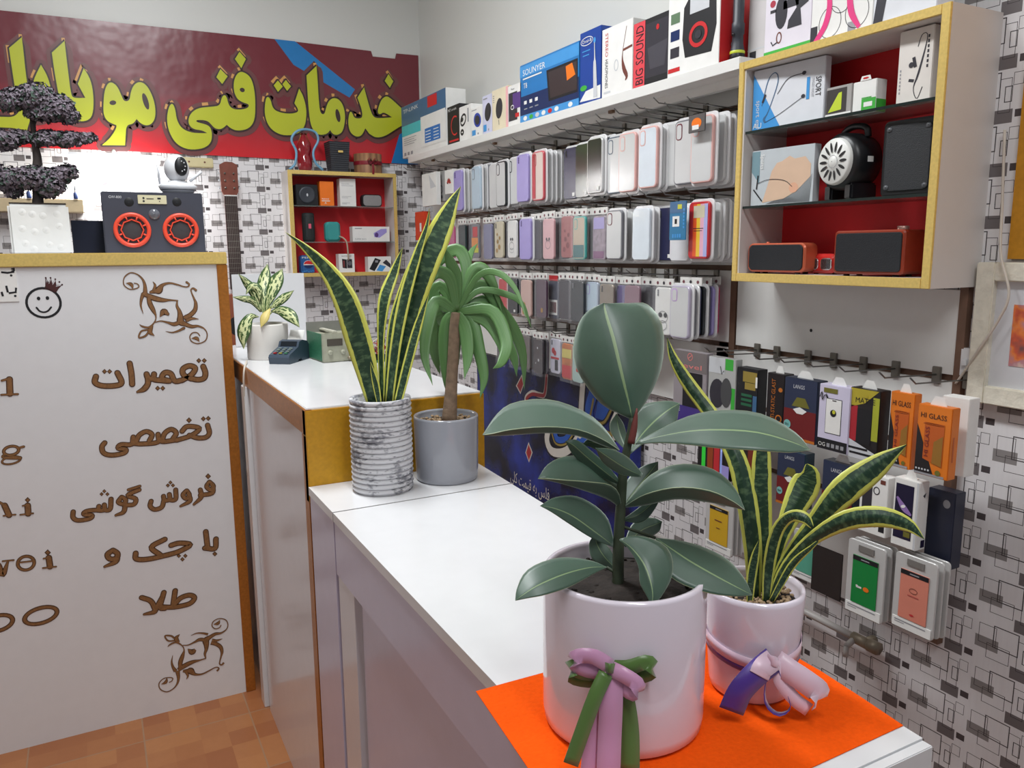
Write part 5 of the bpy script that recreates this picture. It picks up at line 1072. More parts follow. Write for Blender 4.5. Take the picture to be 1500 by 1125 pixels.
# (row, photo x of left edge, style, label, stacked behind, short name)
CASES = [
 (0, 664, dict(c=lilacc, k='solid', cam=purplec), 'lilac phone case hanging far left in the top row', 3, 'far left lilac case'),
 (0, 690, dict(c=paleblue, rim=paleblue, cam=greyc_), 'pale blue clear phone case in the top row right of the far lilac one', 1, 'pale blue clear case'),
 (0, 704, dict(c=lilacc, rim=greyc_, k='solid', cam=greyc_), 'greyish lilac phone case between pale blue and silver ones in the top row', 1, 'greyish lilac case'),
 (0, 716, dict(c=bluew, rim=clearb, k='solid', cam=None), 'shiny silver white phone case in the top row', 0, 'silver white case'),
 (0, 726, dict(c=clearb, rim=blackc, cam=blackc), 'clear phone case with dark rim beside the silver white one, top row', 2, 'dark rimmed clear case'),
 (0, 744, dict(c=clearb, rim=clearb, cam=blackc), 'clear phone case with black camera ring left of the big lilac case', 1, 'black camera clear case'),
 (0, 757, dict(c=lilacc, k='solid', cam=purplec), 'large lilac phone case in the middle of the top row', 2, 'middle lilac case'),
 (0, 779, dict(c=M('pinkish_clear', (222, 204, 196), .2), rim=M('rose_rim', (206, 90, 100), .3), prt=(rects((.06, .04, .34, .96, M('rose_band', (190, 66, 78), .3))),)), 'rosy red and beige phone case in the top row', 5, 'rosy red case'),
 (0, 826, dict(c=navyc, k='solid', cam=blackc, tag=1), 'dark navy phone case left of the two glossy black ones, top row', 3, 'dark navy case'),
 (0, 843, dict(c=greenblack, k='solid', cam=None, tag=1), 'glossy dark green phone case with a white price tag, top row', 2, 'glossy dark green case'),
 (0, 860, dict(c=blackc, rim=clearb, k='print', cam=None, tag=1), 'glossy black phone case in pale blister with a white price tag, top row', 3, 'glossy black case'),
 (0, 889, dict(c=clearb, rim=M('slate_rim', (96, 108, 124), .3)), 'clear phone case with slate blue rim in the top row', 1, 'slate rimmed case'),
 (0, 906, dict(c=clearb, rim=pinkc), 'clear phone case with pink rim and pale back, third pink from the right', 2, 'third pink rimmed case'),
 (0, 935, dict(c=bluew, rim=pinkc), 'shiny clear phone case with pink rim, second pink from the right', 2, 'second pink rimmed case'),
 (0, 965, dict(c=clearb, rim=clearb, cam=greenc), 'clear phone case with green camera ring in the top row', 1, 'green ringed case'),
 (0, 987, dict(c=clearb, rim=greyc_, cam=marc), 'clear phone case with maroon camera ring in the top row', 1, 'maroon ringed case'),
 (0, 1011, dict(c=clearb, rim=pinkc, cam=pinkc), 'large pink rimmed clear phone case at the right end of the top row', 5, 'large pink rimmed case'),
 (1, 655, dict(c=M('rose_case', (196, 96, 136), .35), k='solid', cam=None, bag=1, prt=(dots(greyc_, ((.5, .3, .16),)),)), 'rose pink bagged phone case at the left of the second row', 0, 'rose pink case'),
 (1, 671, dict(c=M('dark_teal_case', (46, 60, 62), .3), k='solid', cam=None, bag=1), 'dark teal bagged phone case beside the rose pink one', 2, 'dark teal case'),
 (1, 690, dict(c=greyc_, k='solid', cam=None, bag=1, prt=(rects((.25, .62, .85, .92, redc), (.1, .3, .9, .6, M('sunset_orange', (226, 140, 60), .4)), (.4, .16, .95, .3, M('acid_yellow', (200, 200, 50), .4))),)), 'bagged phone case with red orange and yellow picture, second row', 0, 'red and orange picture case'),
 (1, 708, dict(c=M('blue_grey_case', (128, 128, 158), .35), k='solid', cam=None, bag=1), 'blue grey bagged phone case in the second row', 1, 'blue grey case'),
 (1, 724, dict(c=beigec, k='solid', cam=blackc, bag=1, prt=(flowers_(goldgl),)), 'beige phone case with gold flowers in the second row', 1, 'beige gold flower case'),
 (1, 743, dict(c=white, k='solid', cam=None, bag=1, prt=(dots(dgrey, ((.4, .5, .08), (.6, .5, .08))), lambda f, w, h: (f.ring(w*.5, h*.32, w*.26, h*.10, .0012, dgrey, 3), f.ring(w*.5, h*.2, w*.26, h*.06, .0012, grey, 3)))), 'white bagged phone case with a small line drawing, second row', 1, 'white drawing case'),
 (1, 761, dict(c=lilacc, k='solid', cam=purplec), 'lavender phone case in the middle of the second row', 1, 'lavender case'),
 (1, 778, dict(c=darkgl, k='solid', cam=None, bag=1), 'dark sparkling bagged phone case in the second row', 2, 'dark sparkling case'),
 (1, 795, dict(c=M('blush_case', (218, 172, 176), .3), k='solid', cam=None, bag=1, prt=(dots(dgrey, ((.38, .5, .07), (.62, .5, .07))), lambda f, w, h: (f.ring(w*.5, h*.36, w*.24, h*.1, .0012, dgrey, 3)))), 'blush pink bagged phone case with two black dots, second row', 2, 'blush pink case'),
 (1, 822, dict(c=M('dusty_red_case', (160, 84, 84), .35), k='solid', cam=None, bag=1, prt=(flowers_(M('deep_red_print', (120, 40, 44), .4)),)), 'dusty red flowered phone case left of the teal glitter one', 0, 'dusty red case'),
 (1, 839, dict(c=M('peach_back', (190, 172, 150), .3), rim=tealc, cam=tealc, bag=1, prt=(rects((.08, .05, .92, .34, M('teal_glitter', (60, 110, 112), .3, metal=.3, noise=.7, scale=500))),)), 'teal rimmed phone case filled with glitter in the second row', 1, 'teal glitter case'),
 (1, 868, dict(c=M('swirl_case', (150, 134, 146), .3, noise=.5, scale=60), k='solid', cam=None, bag=1, prt=(rects((.1, .7, .9, .96, lilacc), (.1, .04, .9, .2, M('plum_print', (130, 80, 120), .4))),)), 'lilac and grey patterned phone case right of the teal glitter one', 0, 'lilac patterned case'),
 (1, 888, dict(c=clearb, rim=greyc_, cam=marc), 'clear phone case with maroon camera ring in the second row', 2, 'second row maroon ringed case'),
 (1, 926, dict(c=bluew, rim=bluew, k='solid', cam=None), 'ice white glossy phone case with rounded corners in the second row', 2, 'ice white case'),
 (1, 962, dict(c=navyc, k='solid', cam=blackc, tag=1), 'navy phone case behind the blue memory card, second row', 1, 'second row navy case'),
 (1, 981, dict(c=M('plain_white_case', (222, 222, 226), .3), k='solid', cam=None), 'plain white phone case below the blue memory card', 1, 'plain white case'),
 (1, 1008, dict(c=redc, rim=redc, k='solid', cam=None, prt=(rainbow,)), 'rainbow striped phone case at the right end of the second row', 5, 'rainbow case'),
 (2, 731, dict(c=redc, rim=M('pale_red_rim', (224, 190, 190), .3), k='print', cam=None, bag=1), 'bright red bagged phone case at the left of the third row', 0, 'bright red case'),
 (2, 744, dict(c=blackc, k='solid', cam=None, bag=1, tag=1), 'black bagged phone case right of the bright red one, third row', 1, 'third row black case'),
 (2, 763, dict(c=M('rose_beige_case', (206, 172, 162), .35), k='solid', cam=None, bag=1, prt=(dots(goldgl, ((.3, .12, .12), (.5, .22, .1), (.4, .34, .1), (.6, .1, .1))),)), 'rose beige phone case with gold sparkle at its foot, third row', 2, 'rose beige case'),
 (2, 785, dict(c=M('plum_dark_case', (88, 66, 82), .3), k='solid', cam=None, bag=1, prt=(dots(goldgl, ((.6, .2, .12),)),)), 'dark plum bagged phone case in the third row', 0, 'dark plum case'),
 (2, 803, dict(c=M('night_blue_case', (50, 54, 78), .3), k='solid', cam=None, bag=1, prt=(rects((.1, .1, .9, .5, white), (.2, .16, .8, .44, M('wine_print', (120, 30, 40), .4)), (.1, 1.0, .95, 1.14, redc)),)), 'night blue phone case with red topped card in the third row', 0, 'red topped case'),
 (2, 819, dict(c=darkgl, k='solid', cam=None, bag=1), 'dark glittering bagged phone case beside the red topped one', 1, 'dark glittering case'),
 (2, 836, dict(c=blackc, k='solid', cam=greyc_, bag=1), 'matt black phone case left of the lilac camera one, third row', 1, 'matt black case'),
 (2, 857, dict(c=paleblue, rim=M('blue_clear', (172, 186, 206), .2), cam=lilacc, bag=1, prt=(rects((.1, .04, .9, .3, M('steel_glitter', (106, 122, 146), .3, noise=.6, scale=400))),)), 'clear bluish phone case with lilac camera ring, third row', 0, 'bluish clear case'),
 (2, 878, dict(c=glit, k='solid', cam=blackc, bag=1), 'silver brown glitter phone case in the third row', 3, 'silver glitter case'),
 (2, 903, dict(c=purplec, k='solid', cam=None, bag=1), 'deep purple phone case beside the mauve one, third row', 0, 'deep purple case'),
 (2, 914, dict(c=mauvec, k='solid', cam=None, bag=1, prt=(dots(goldgl, ((.3, .15, .1), (.55, .1, .1))),)), 'mauve bagged phone case in the third row', 2, 'mauve case'),
 (2, 940, dict(c=M('starry_black_case', (56, 54, 60), .25, noise=.9, scale=300), k='solid', cam=None, bag=1), 'starry black phone case left of the white one with round blots', 0, 'starry black case'),
 (2, 959, dict(c=white, k='solid', cam=greyc_, bag=1, prt=(panda,)), 'white phone case printed with two black round blots, third row', 0, 'white blot case'),
 (2, 981, dict(c=clearb, rim=M('lilac_clear_rim', (186, 178, 198), .2), cam=M('orchid_ring', (196, 160, 214), .3)), 'large clear phone case with orchid camera ring at the third row right end', 0, 'orchid ringed case'),
 (3, 728, dict(c=M('smoke_case', (96, 92, 94), .25), k='solid', cam=None, bag=1), 'smoky grey phone case at the left of the bottom row', 0, 'smoky grey case'),
 (3, 748, dict(c=greyc_, rim=blackc, k='print', cam=None, bag=1), 'grey phone case with dark rim in the bottom row', 1, 'dark rimmed grey case'),
 (3, 763, dict(c=M('taupe_case', (108, 100, 98), .25), k='solid', cam=None, bag=1), 'taupe phone case in the bottom row left of the black dotted one', 1, 'taupe case'),
 (3, 781, dict(c=M('soot_case', (66, 62, 66), .25), k='solid', cam=None, bag=1, prt=(dots(paleg, ((.6, .4, .08), (.5, .75, .06), (.3, .3, .04))),)), 'sooty black phone case with pale dots in the bottom row', 1, 'sooty dotted case'),
 (3, 806, dict(c=M('lilac_white_case', (206, 204, 218), .3), k='solid', cam=blackc, bag=1, prt=(dots(redc, ((.35, .66, .16), (.5, .6, .14))), rects((.5, .1, .8, .4, ink), (.1, .42, .9, .48, redc)))), 'white phone case with red flower and black figure, bottom row', 0, 'red flower case'),
 (3, 823, dict(c=M('sunset_case', (200, 120, 70), .3, noise=.5, scale=30), k='solid', cam=None, bag=1, prt=(rects((.05, .05, .95, .4, redc), (.05, .6, .95, .85, M('straw_print', (216, 200, 110), .4))),)), 'red and yellow shaded phone case in the bottom row', 0, 'red and yellow case'),
 (3, 838, dict(c=M('mint_case', (170, 196, 190), .3), k='solid', cam=None, bag=1, prt=(dots(redc, ((.4, .7, .16), (.5, .35, .12))),)), 'mint phone case with red blossoms beside the big rubber leaf', 0, 'mint blossom case'),
]
ROWZ = [(1.583, 1.741, .078), (1.393, 1.532, .076), (1.195, 1.330, .076), (1.004, 1.130, .070)]
filler = {}
hookY = {0: [], 1: [], 2: [], 3: []}
for row in range(4):
    L = [c for c in CASES if c[0] == row]; zb, zt, W_ = ROWZ[row]; ym = 562.5
    pos = []
    for c in L:
        v = AX(1.34, c[1], 240 if row == 0 else 340 if row == 1 else 450 if row == 2 else 515); pos.append(v.y)
    off = [0]*len(L)
    for i in range(len(L)-2, -1, -1):
        if pos[i]-pos[i+1] < W_+.006: off[i] = min(off[i+1]+.0165, .066)
    rg = random.Random(row+11)
    for i, (rw, px, st, label, nb_, short) in enumerate(L):
        X = 1.34+off[i]; y = AX(X, px, 240 if row == 0 else 340 if row == 1 else 450 if row == 2 else 515).y
        w = W_*(1 if not st.get('bag') else .92); h = (zt-zb)*(1 if not st.get('bag') else .94); dz = rg.uniform(-.004, .004)
        cy = y-w/2
        t = thing('phone_case', label, 'phone case', (X, cy, zb+dz), SIDE+rg.uniform(-.03, .03))
        case_mesh(t, w, h, st)
        prevoff = max([off[j] for j in range(i) if pos[j]-W_ < y+.01] or [0])
        hz = RAIL[row]; hookY[row].append(cy)
        hook(XR-.017, cy, zt+.016 if row else hz-.012, .17, 'steel hook carrying the '+short)
        s0 = max(off[i], prevoff)+.020 if nb_ else 9
        key = 'dark' if (st['c'] in (blackc, darkgl, greenblack, navyc)) else ('bag' if st.get('bag') else 'pale')
        if i == len(L)-1 and row == 2: key = 'none'
        k = 0
        while k < nb_ and 1.34+s0+.0175*k < XR-.034:
            p = (1.34+s0+.0175*k, cy+rg.uniform(-.003, .003)-.001*k, zb+dz+rg.uniform(-.004, .003)); rz = SIDE+rg.uniform(-.02, .02)
            lab = 'one of the cases hanging behind the '+short; grp = 'cases behind the '+short
            kk = (row, key)
            if kk not in filler:
                f_ = thing('phone_case', lab, 'phone case', p, rz, grp); filler[kk] = f_
                case_mesh(f_, w, h, {'dark': dict(c=blackc, rim=M('dark_grey_rim', (70, 72, 78), .3), bag=st.get('bag')), 'bag': dict(c=greyc_, rim=M('smoke_rim', (86, 82, 88), .3), bag=1, k='solid', cam=None), 'pale': dict(c=clearb, rim=clearb, cam=None)}[key])
            else: dup(filler[kk], p, rz, lab, grp)
            k += 1
# mixed edges at the right end of the third row
for k, (c, nm) in enumerate(((greyc_, 'grey'), (navyc, 'dark blue'), (blackc, 'black'), (M('ash_case', (96, 96, 104), .3), 'ash grey'), (lilacc, 'lilac'), (magc, 'magenta'))):
    t = thing('phone_case', nm+' phone case seen edge on behind the orchid ringed case', 'phone case', (1.358+.0145*k, AX(1.34, 981, 450).y-.039-.001*k, 1.196+.001*(k % 3)), SIDE)
    case_mesh(t, .072, .128, dict(c=c, k='solid', cam=None, bag=1 if k % 2 else 0))
# bare hooks under the shelf
for y in (1.66, 1.74, 1.83, 1.92, 2.02, 2.14, 2.27, 2.42, 2.58, 2.75, 2.92, 3.10, 3.24, 3.38, 3.46):
    hook(XR-.017, y, 1.776, .17, 'bare steel hook sticking out under the shelf above the cases', 'bare hooks under the shelf')
# packages at the far left of the rows
def packet(name, label, cat, X, xl, xr, yt, yb, depth, col, prt=None, rot=0):
    p = AX(X, xl, yb); rz = SIDE+rot; w = abs(fitw(p, rz, xr, yb)); h = zat(p, xl, yt)-p.z
    mb = MB(); mb.box(0, w, 0, depth, 0, h, col, .001)
    if prt: prt(F(mb, (0, 0, 0), (1, 0, 0), (0, 0, 1)), w, h)
    return tag(mb.build(name, None, p, rz), label, cat)
packet('hanging_packet', 'white folded card packet at the far left of the top row', 'packet', 1.34, 619, 640, 256, 303, .02, white, lambda f, w, h: f.poly([(w*.5, h*.95), (w*.98, h*.55), (w*.6, h*.52)], paleg))
packet('hanging_packet', 'narrow grey packet beside the white folded one', 'packet', 1.37, 641, 652, 252, 296, .03, M('grey_card', (160, 158, 156), .5), lambda f, w, h: (f.ring(w*.5, h*.4, w*.25, h*.12, .003, dgrey), f.rect(w*.3, h*.1, w*.7, h*.2, dgrey)))
def p_fan(f, w, h):
    for k in range(8):
        a = R_(18+k*20.6); f.line([(w*.5+.006*math.cos(a), h*.40+.006*math.sin(a), .002), (w*.5+.017*math.cos(a), h*.40+.019*math.sin(a), .0065), (w*.5+.023*math.cos(a), h*.40+.026*math.sin(a), .001)], .005, [red, brownp][k % 2], 1, 6)
packet('hanging_packet', 'white packet with a red fan shaped petal emblem', 'packet', 1.345, 652, 664, 250, 285, .03, white, p_fan)
packet('hanging_packet', 'bright orange red packet hanging left of the tall snake plant tip', 'packet', 1.345, 609, 622, 311, 352, .03, M('orange_red_card', (214, 66, 34), .4), lambda f, w, h: f.rect(w*.5, h*.3, w*.7, h*.6, white))
q = AX(1.318, 980, 296); q2 = AX(1.318, 980, 352)
def p_sd(f, w, h):
    f.rect(.001, h*.7, w-.001, h-.001, tealb); f.rect(w*.2, h*.35, w*.62, h*.62, white, 2); f.rect(w*.34, h*.42, w*.48, h*.55, ink, 3); f.rect(w*.5, h*.8, w*.75, h*.92, M('lime_print2', (200, 200, 60), .4), 2)
    for i in range(4): f.rect(w*(.2+i*.14), h*.06, w*(.3+i*.14), h*.16, skyb, 2)
    for i in range(6): f.rect(w*.84, h*(.3+i*.09), w*.92, h*(.36+i*.09), skyb, 2)
packet('memory_card_packet', 'blue memory card packet hanging before the navy and white cases', 'packet', 1.318, 980, 1004, 296, 352, .003, M('packet_blue', (40, 116, 160), .35), p_sd)
q = AX(1.30, 968, 182)
packet('small_case_packet', 'small dark square packet with orange print above the large pink rimmed case', 'packet', 1.318, 1008, 1032, 170, 196, .004, M('smoky_card', (92, 88, 88), .35), lambda f, w, h: (f.oval(w*.5, h*.5, w*.3, h*.3, orange), f.rect(w*.25, h*.15, w*.65, h*.4, white, 2)))
# ---------------------------------------------------------------- screen protectors and accessories below the cabinet
XP = 1.315
def p_level(f, w, h):
    f.rect(.001, h*.74, w-.001, h-.001, M('smoke_header', (120, 112, 112), .3)); f.text('-level', w*.1, h*.78, h*.06, M('coral_print', (226, 130, 126), .4), 2, 'l', w*.75); f.ring(w*.5, h*.93, h*.045, h*.045, .002, M('coral_print', (226, 130, 126), .4), 2); f.line([(w*.44, h*.905), (w*.56, h*.955)], .002, M('coral_print', (226, 130, 126), .4), 2)
    f.rect(w*.3, h*.28, w*.88, h*.73, ink, 2); f.oval(w*.55, h*.55, w*.06, w*.06, greyc_, 3); f.rect(.001, .001, w-.001, h*.28, M('violet_card', (70, 54, 130), .4), 1); f.text('ME', w*.1, h*.2, h*.05, white, 2); f.rect(w*.35, h*.69, w*.5, h*.72, paleg, 3)
packet('boxed_phone_case', 'purple and grey boxed phone case beside the yellow snake leaf', 'packet', 1.33, 985, 1033, 511, 620, .02, M('mauve_card', (150, 142, 146), .35), p_level)
def p_bag(f, w, h):
    f.rect(w*.62, h*.8, w*.9, h-.001, green); f.rect(w*.86, .001, w-.001, h*.5, green); f.oval(w*.35, h*.36, w*.28, h*.26, dgrey, 1); f.oval(w*.68, h*.4, w*.2, h*.26, M('charcoal_cloth', (70, 70, 72), .7), 2); f.rect(.001, h*.72, w*.6, h-.001, paleg)
    f.line([(w*.45, h*.85), (w*.5, h*.72), (w*.58, h*.78)], .002, ink, 3)
packet('bagged_accessory', 'clear bag of black accessories with green card edge', 'packet', 1.33, 1036, 1076, 521, 602, .02, M('grey_bag', (176, 176, 174), .15), p_bag)
def p_king(f, w, h):
    f.rect(w*.3, h*.74, w*.95, h*.94, M('old_gold_print', (150, 130, 60), .4)); f.rect(w*.4, h*.6, w*.9, h*.73, M('old_gold_print', (150, 130, 60), .4))
    for i in range(3): f.rect(w*.25, h*(.28+.09*i), w*.75, h*(.33+.09*i), M('dim_green_print', (40, 100, 70), .4))
    f.rect(w*.8, h*.1, w*.98, h*.5, tealb); f.rect(w*.9, h*.66, w*1.0-.001, h*.86, white, 2)
packet('screen_protector_box', 'black screen protector box with dull gold head and small white tag', 'screen protector', 1.33, 1077, 1108, 537, 612, .03, ink, p_king)
def p_dark(txt=None):
    def fn(f, w, h):
        f.rect(.001, h*.50, w-.001, h-.001, M('night_blue_print', (46, 54, 78), .35)); f.rect(.001, .001, w-.001, h*.5, M('wine_red_print', (112, 34, 36), .35)); f.rect(.001, .001, w-.001, h*.05, M('amber_print', (190, 110, 40), .4), 2)
        f.text('LANGS', w*.28, h*.84, h*.06, paleg, 2, 'l', w*.34); f.poly([(w*.25, h*.55), (w*.4, h*.7), (w*.65, h*.7), (w*.8, h*.55)], M('olive_print', (112, 108, 44), .4), 2); f.poly([(w*.3, h*.5), (w*.5, h*.55), (w*.72, h*.5), (w*.6, h*.44), (w*.42, h*.44)], white, 3); f.oval(w*.14, h*.24, w*.11, w*.11, M('jade_print', (120, 180, 176), .4), 3); f.text('9H', w*.07, h*.215, h*.045, ink, 4)
    return fn
def p_static(f, d, h): pass
def guard(label, X, xl, xr, yt, yb, col, prt, side=None, rot=0, depth=.03):
    p = AX(X, xl, yb); rz = SIDE+rot; w = abs(fitw(p, rz, xr, yb)); h = zat(p, xl, yt)-p.z
    mb = MB(); mb.box(0, w, 0, depth, 0, h, col, .001); prt(F(mb, (0, 0, 0), (1, 0, 0), (0, 0, 1)), w, h)
    if side: side(F(mb, (w, 0, 0), (0, 1, 0), (0, 0, 1)), depth, h)
    # hanging tab
    mb.poly([(w*.25, depth*.4, h), (w*.75, depth*.4, h), (w*.62, depth*.4, h+.016), (w*.38, depth*.4, h+.016)], white)
    o = tag(mb.build('screen_protector_box', None, p, rz), label, 'screen protector'); return p, w, h
black2 = M('black_card', (34, 30, 32), .35); orng = M('orange_card', (222, 120, 30), .35)
def p_anti(f, w, h):
    fr = F(f.mb, f.p(w*.50, h*.05, 0), f.uy, f.ux*-1); fr.text('ANTI-STATIC GLAST', 0, 0, w*.22, M('amber_print', (190, 110, 40), .4), 1, 'l', h*.85)
    f.oval(w*.80, h*.72, w*.12, h*.04, M('amber_print', (190, 110, 40), .4)); f.ring(w*.75, h*.2, w*.16, h*.06, .003, M('amber_print', (190, 110, 40), .4))
guard('black anti static glass box with amber upright lettering', 1.330, 1121, 1146, 545, 625, black2, p_anti)
guard('dark blue and red screen protector box in the upper protector row', XP, 1146, 1194, 551, 640, M('dark_blue_card', (40, 48, 66), .35), p_dark())
def p_white(f, w, h):
    f.rect(.001, .001, w-.001, h*.17, ink); f.text('OG', w*.06, h*.05, h*.06, white, 2);
    f.poly([(w*.24, h*.26), (w*.76, h*.26), (w*.76, h*.80), (w*.24, h*.80)], ink, 1); f.poly([(w*.255, h*.27), (w*.745, h*.27), (w*.745, h*.79), (w*.255, h*.79)], white, 2); f.rect(w*.45, h*.765, w*.58, h*.778, ink, 3); f.oval(w*.5, h*.58, w*.10, h*.055, ink, 3); f.oval(w*.52, h*.60, w*.05, h*.03, M('lime_print2', (200, 200, 60), .4), 4)
    f.rect(w*.15, h*.88, w*.6, h*.95, M('olive_print', (112, 108, 44), .4), 2); f.line([(w*.04, h*.80), (w*.1, h*.88), (w*.12, h*.76), (w*.2, h*.84), (w*.3, h*.80), (w*.24, h*.86)], .002, ink, 4, 16)
    for i in range(4): f.rect(w*(.34+i*.15), h*.05, w*(.44+i*.15), h*.11, grey, 2)
guard('white and lilac phone outline box with handwritten mark', 1.308, 1196, 1241, 561, 655, M('lilac_white_card', (206, 200, 222), .4), p_white)
def p_yel(f, w, h):
    f.rect(.001, h*.25, w*.28, h*.75, M('crimson_print', (170, 40, 50), .4)); f.poly([(.001, h*.72), (w*.5, h*.8), (w*.95, h-.001), (.001, h-.001)], M('mustard_print', (176, 160, 50), .4), 1); f.rect(w*.78, h*.3, w-.001, h*.9, M('chartreuse_print', (166, 170, 50), .4), 1); f.rect(w*.28, h*.22, w*.76, h*.72, ink, 2); f.poly([(.001, .001), (w-.001, .001), (w-.001, h*.12), (.001, h*.28)], paleg, 3)
    f.text('MATTE', w*.2, h*.8, h*.07, ink, 2); f.rect(w*.06, h*.14, w*.7, h*.17, ink, 4); f.rect(w*.1, h*.07, w*.9, h*.10, ink, 4); f.rect(w*.4, h*.88, w*.6, h*.93, M('mustard_print', (176, 160, 50), .4), 3)
guard('yellow red and black matte glass box before the black sided one', 1.312, 1240, 1284, 566, 668, black2, p_yel, lambda f, d, h: f.rect(.001, .001, d-.001, h-.001, black2))
def p_hi(f, w, h):
    f.poly([(.001, .001), (w*.60, .001), (.001, h*.72)], black2, 1); f.text('HI GLASS', w*.10, h*.82, h*.07, black2, 2, 'l', w*.76); f.ring(w*.5, h*.74, w*.3, h*.01, .001, brownp, 2)
    f.poly([(w*.24, h*.24), (w*.82, h*.16), (w*.82, h*.76), (w*.24, h*.76)], M('amber_dark_print', (190, 90, 30), .35), 2); f.poly([(w*.52, h*.20), (w*.80, h*.17), (w*.80, h*.6), (w*.54, h*.5)], M('bronze_print', (150, 106, 40), .35), 3); fr = F(f.mb, f.p(w*.40, h*.28, 0), f.uy, f.ux*-1); fr.text('HI GLASS', 0, 0, w*.12, M('deep_red_print', (120, 40, 44), .4), 4, 'l', h*.42)
    for i in range(5): f.oval(w*(.08+.09*i), h*.085, w*.03, w*.03, paleg, 3, 10)
    f.oval(w*.72, h*.075, w*.08, w*.08, M('olive_print', (112, 108, 44), .4), 3); f.rect(w*.02, h*.01, w*.9, h*.04, grey, 2)
guard('orange glass box second from the right, partly behind the nearest orange one', 1.325, 1298, 1333, 572, 680, orng, p_hi, lambda f, d, h: f.rect(.001, .001, d-.001, h-.001, orng), depth=.02)
guard('large orange glass box nearest the right edge of the display board', 1.298, 1338, 1388, 590, 692, orng, p_hi, lambda f, d, h: (f.rect(.001, .001, d-.001, h-.001, orng), f.rect(d*.3, h*.25, d*.5, h*.6, M('amber_dark_print', (190, 90, 30), .35), 2)), depth=.022)
packet('screen_protector_box', 'white box stacked behind the large orange glass box', 'screen protector', 1.345, 1372, 1412, 578, 690, .03, white, lambda f, w, h: f.rect(w*.2, h*.6, w*.5, h*.64, dgrey))
# second row
def p_gx(f, w, h): f.rect(w*.08, h*.12, w*.8, h*.92, M('galaxy_print', (30, 26, 54), .3), 1); f.line([(w*.15, h*.72, .004), (w*.45, h*.58, .012), (w*.75, h*.5, .004)], .008, M('nebula_print', (150, 120, 180), .3), 2, 8); f.oval(w*.42, h*.60, .005, .003, white, 3, 12, .4); f.rect(w*.5, h*.16, w*.76, h*.24, M('olive_print', (112, 108, 44), .4), 2); f.rect(w*.9, .001, w-.001, h-.001, paleg, 1)
guard('white phone glass box with a purple galaxy screen in the lower protector row', 1.300, 1304, 1341, 697, 795, white, p_gx, lambda f, d, h: (f.poly([(d*.4, h*.80), (d*.7, h*.84), (d*.6, h*.76)], dgrey), f.rect(d*.5, h*.03, d*.9, h*.14, M('galaxy_print', (30, 26, 54), .3))), depth=.028)
packet('screen_protector_box', 'dark blue box hanging right of the galaxy screen box', 'screen protector', 1.345, 1352, 1392, 712, 822, .03, M('ink_blue_card', (40, 44, 62), .3), lambda f, w, h: f.oval(w*.7, h*.84, .007, .008, grey))
def p_wh(f, w, h): f.rect(w*.1, h*.3, w*.45, h*.85, dgrey); f.ring(w*.6, h*.75, w*.1, h*.06, .002, dgrey); f.rect(w*.75, h*.08, w*.95, h*.28, ink); f.oval(w*.6, h*.16, w*.06, w*.06, grey); f.rect(w*.72, h*.88, w*.9, h*.95, brownp); f.rect(w*.5, h*.28, w*.7, h*.32, ink); f.rect(w*.12, h*.12, w*.4, h*.15, ink)
guard('white box with black earphone pictures left of the galaxy screen box', 1.312, 1256, 1297, 690, 775, white, p_wh)
guard('dark blue and red screen protector box below the yellow matte box', 1.318, 1201, 1247, 672, 760, M('dark_blue_card', (40, 48, 66), .35), p_dark())
guard('dark blue and red screen protector box with teal shine under the pale rubber leaf', 1.325, 1136, 1176, 655, 735, M('dark_teal_card', (40, 66, 84), .35), p_dark())
packet('screen_protector_box', 'black and orange striped box glimpsed behind the snake plant', 'screen protector', 1.34, 1072, 1112, 632, 712, .03, black2, lambda f, w, h: (f.rect(w*.1, h*.1, w*.3, h*.9, orng), f.rect(w*.55, .001, w*.8, h*.8, M('cinder_print', (120, 50, 36), .4))))
packet('screen_protector_box', 'narrow box with glowing green red and blue bands under the rubber leaf', 'screen protector', 1.335, 1021, 1068, 620, 690, .03, black2, lambda f, w, h: (f.rect(w*.14, .001, w*.26, h-.001, M('neon_green_print', (60, 220, 70), .4)), f.rect(w*.32, .001, w*.5, h-.001, M('rust_print', (150, 70, 36), .4)), f.rect(w*.52, .001, w*.7, h-.001, redc), f.rect(w*.72, .001, w*.78, h-.001, M('ice_blue_print', (160, 180, 250), .4)), f.rect(w*.78, .001, w-.001, h*.3, lilac)))
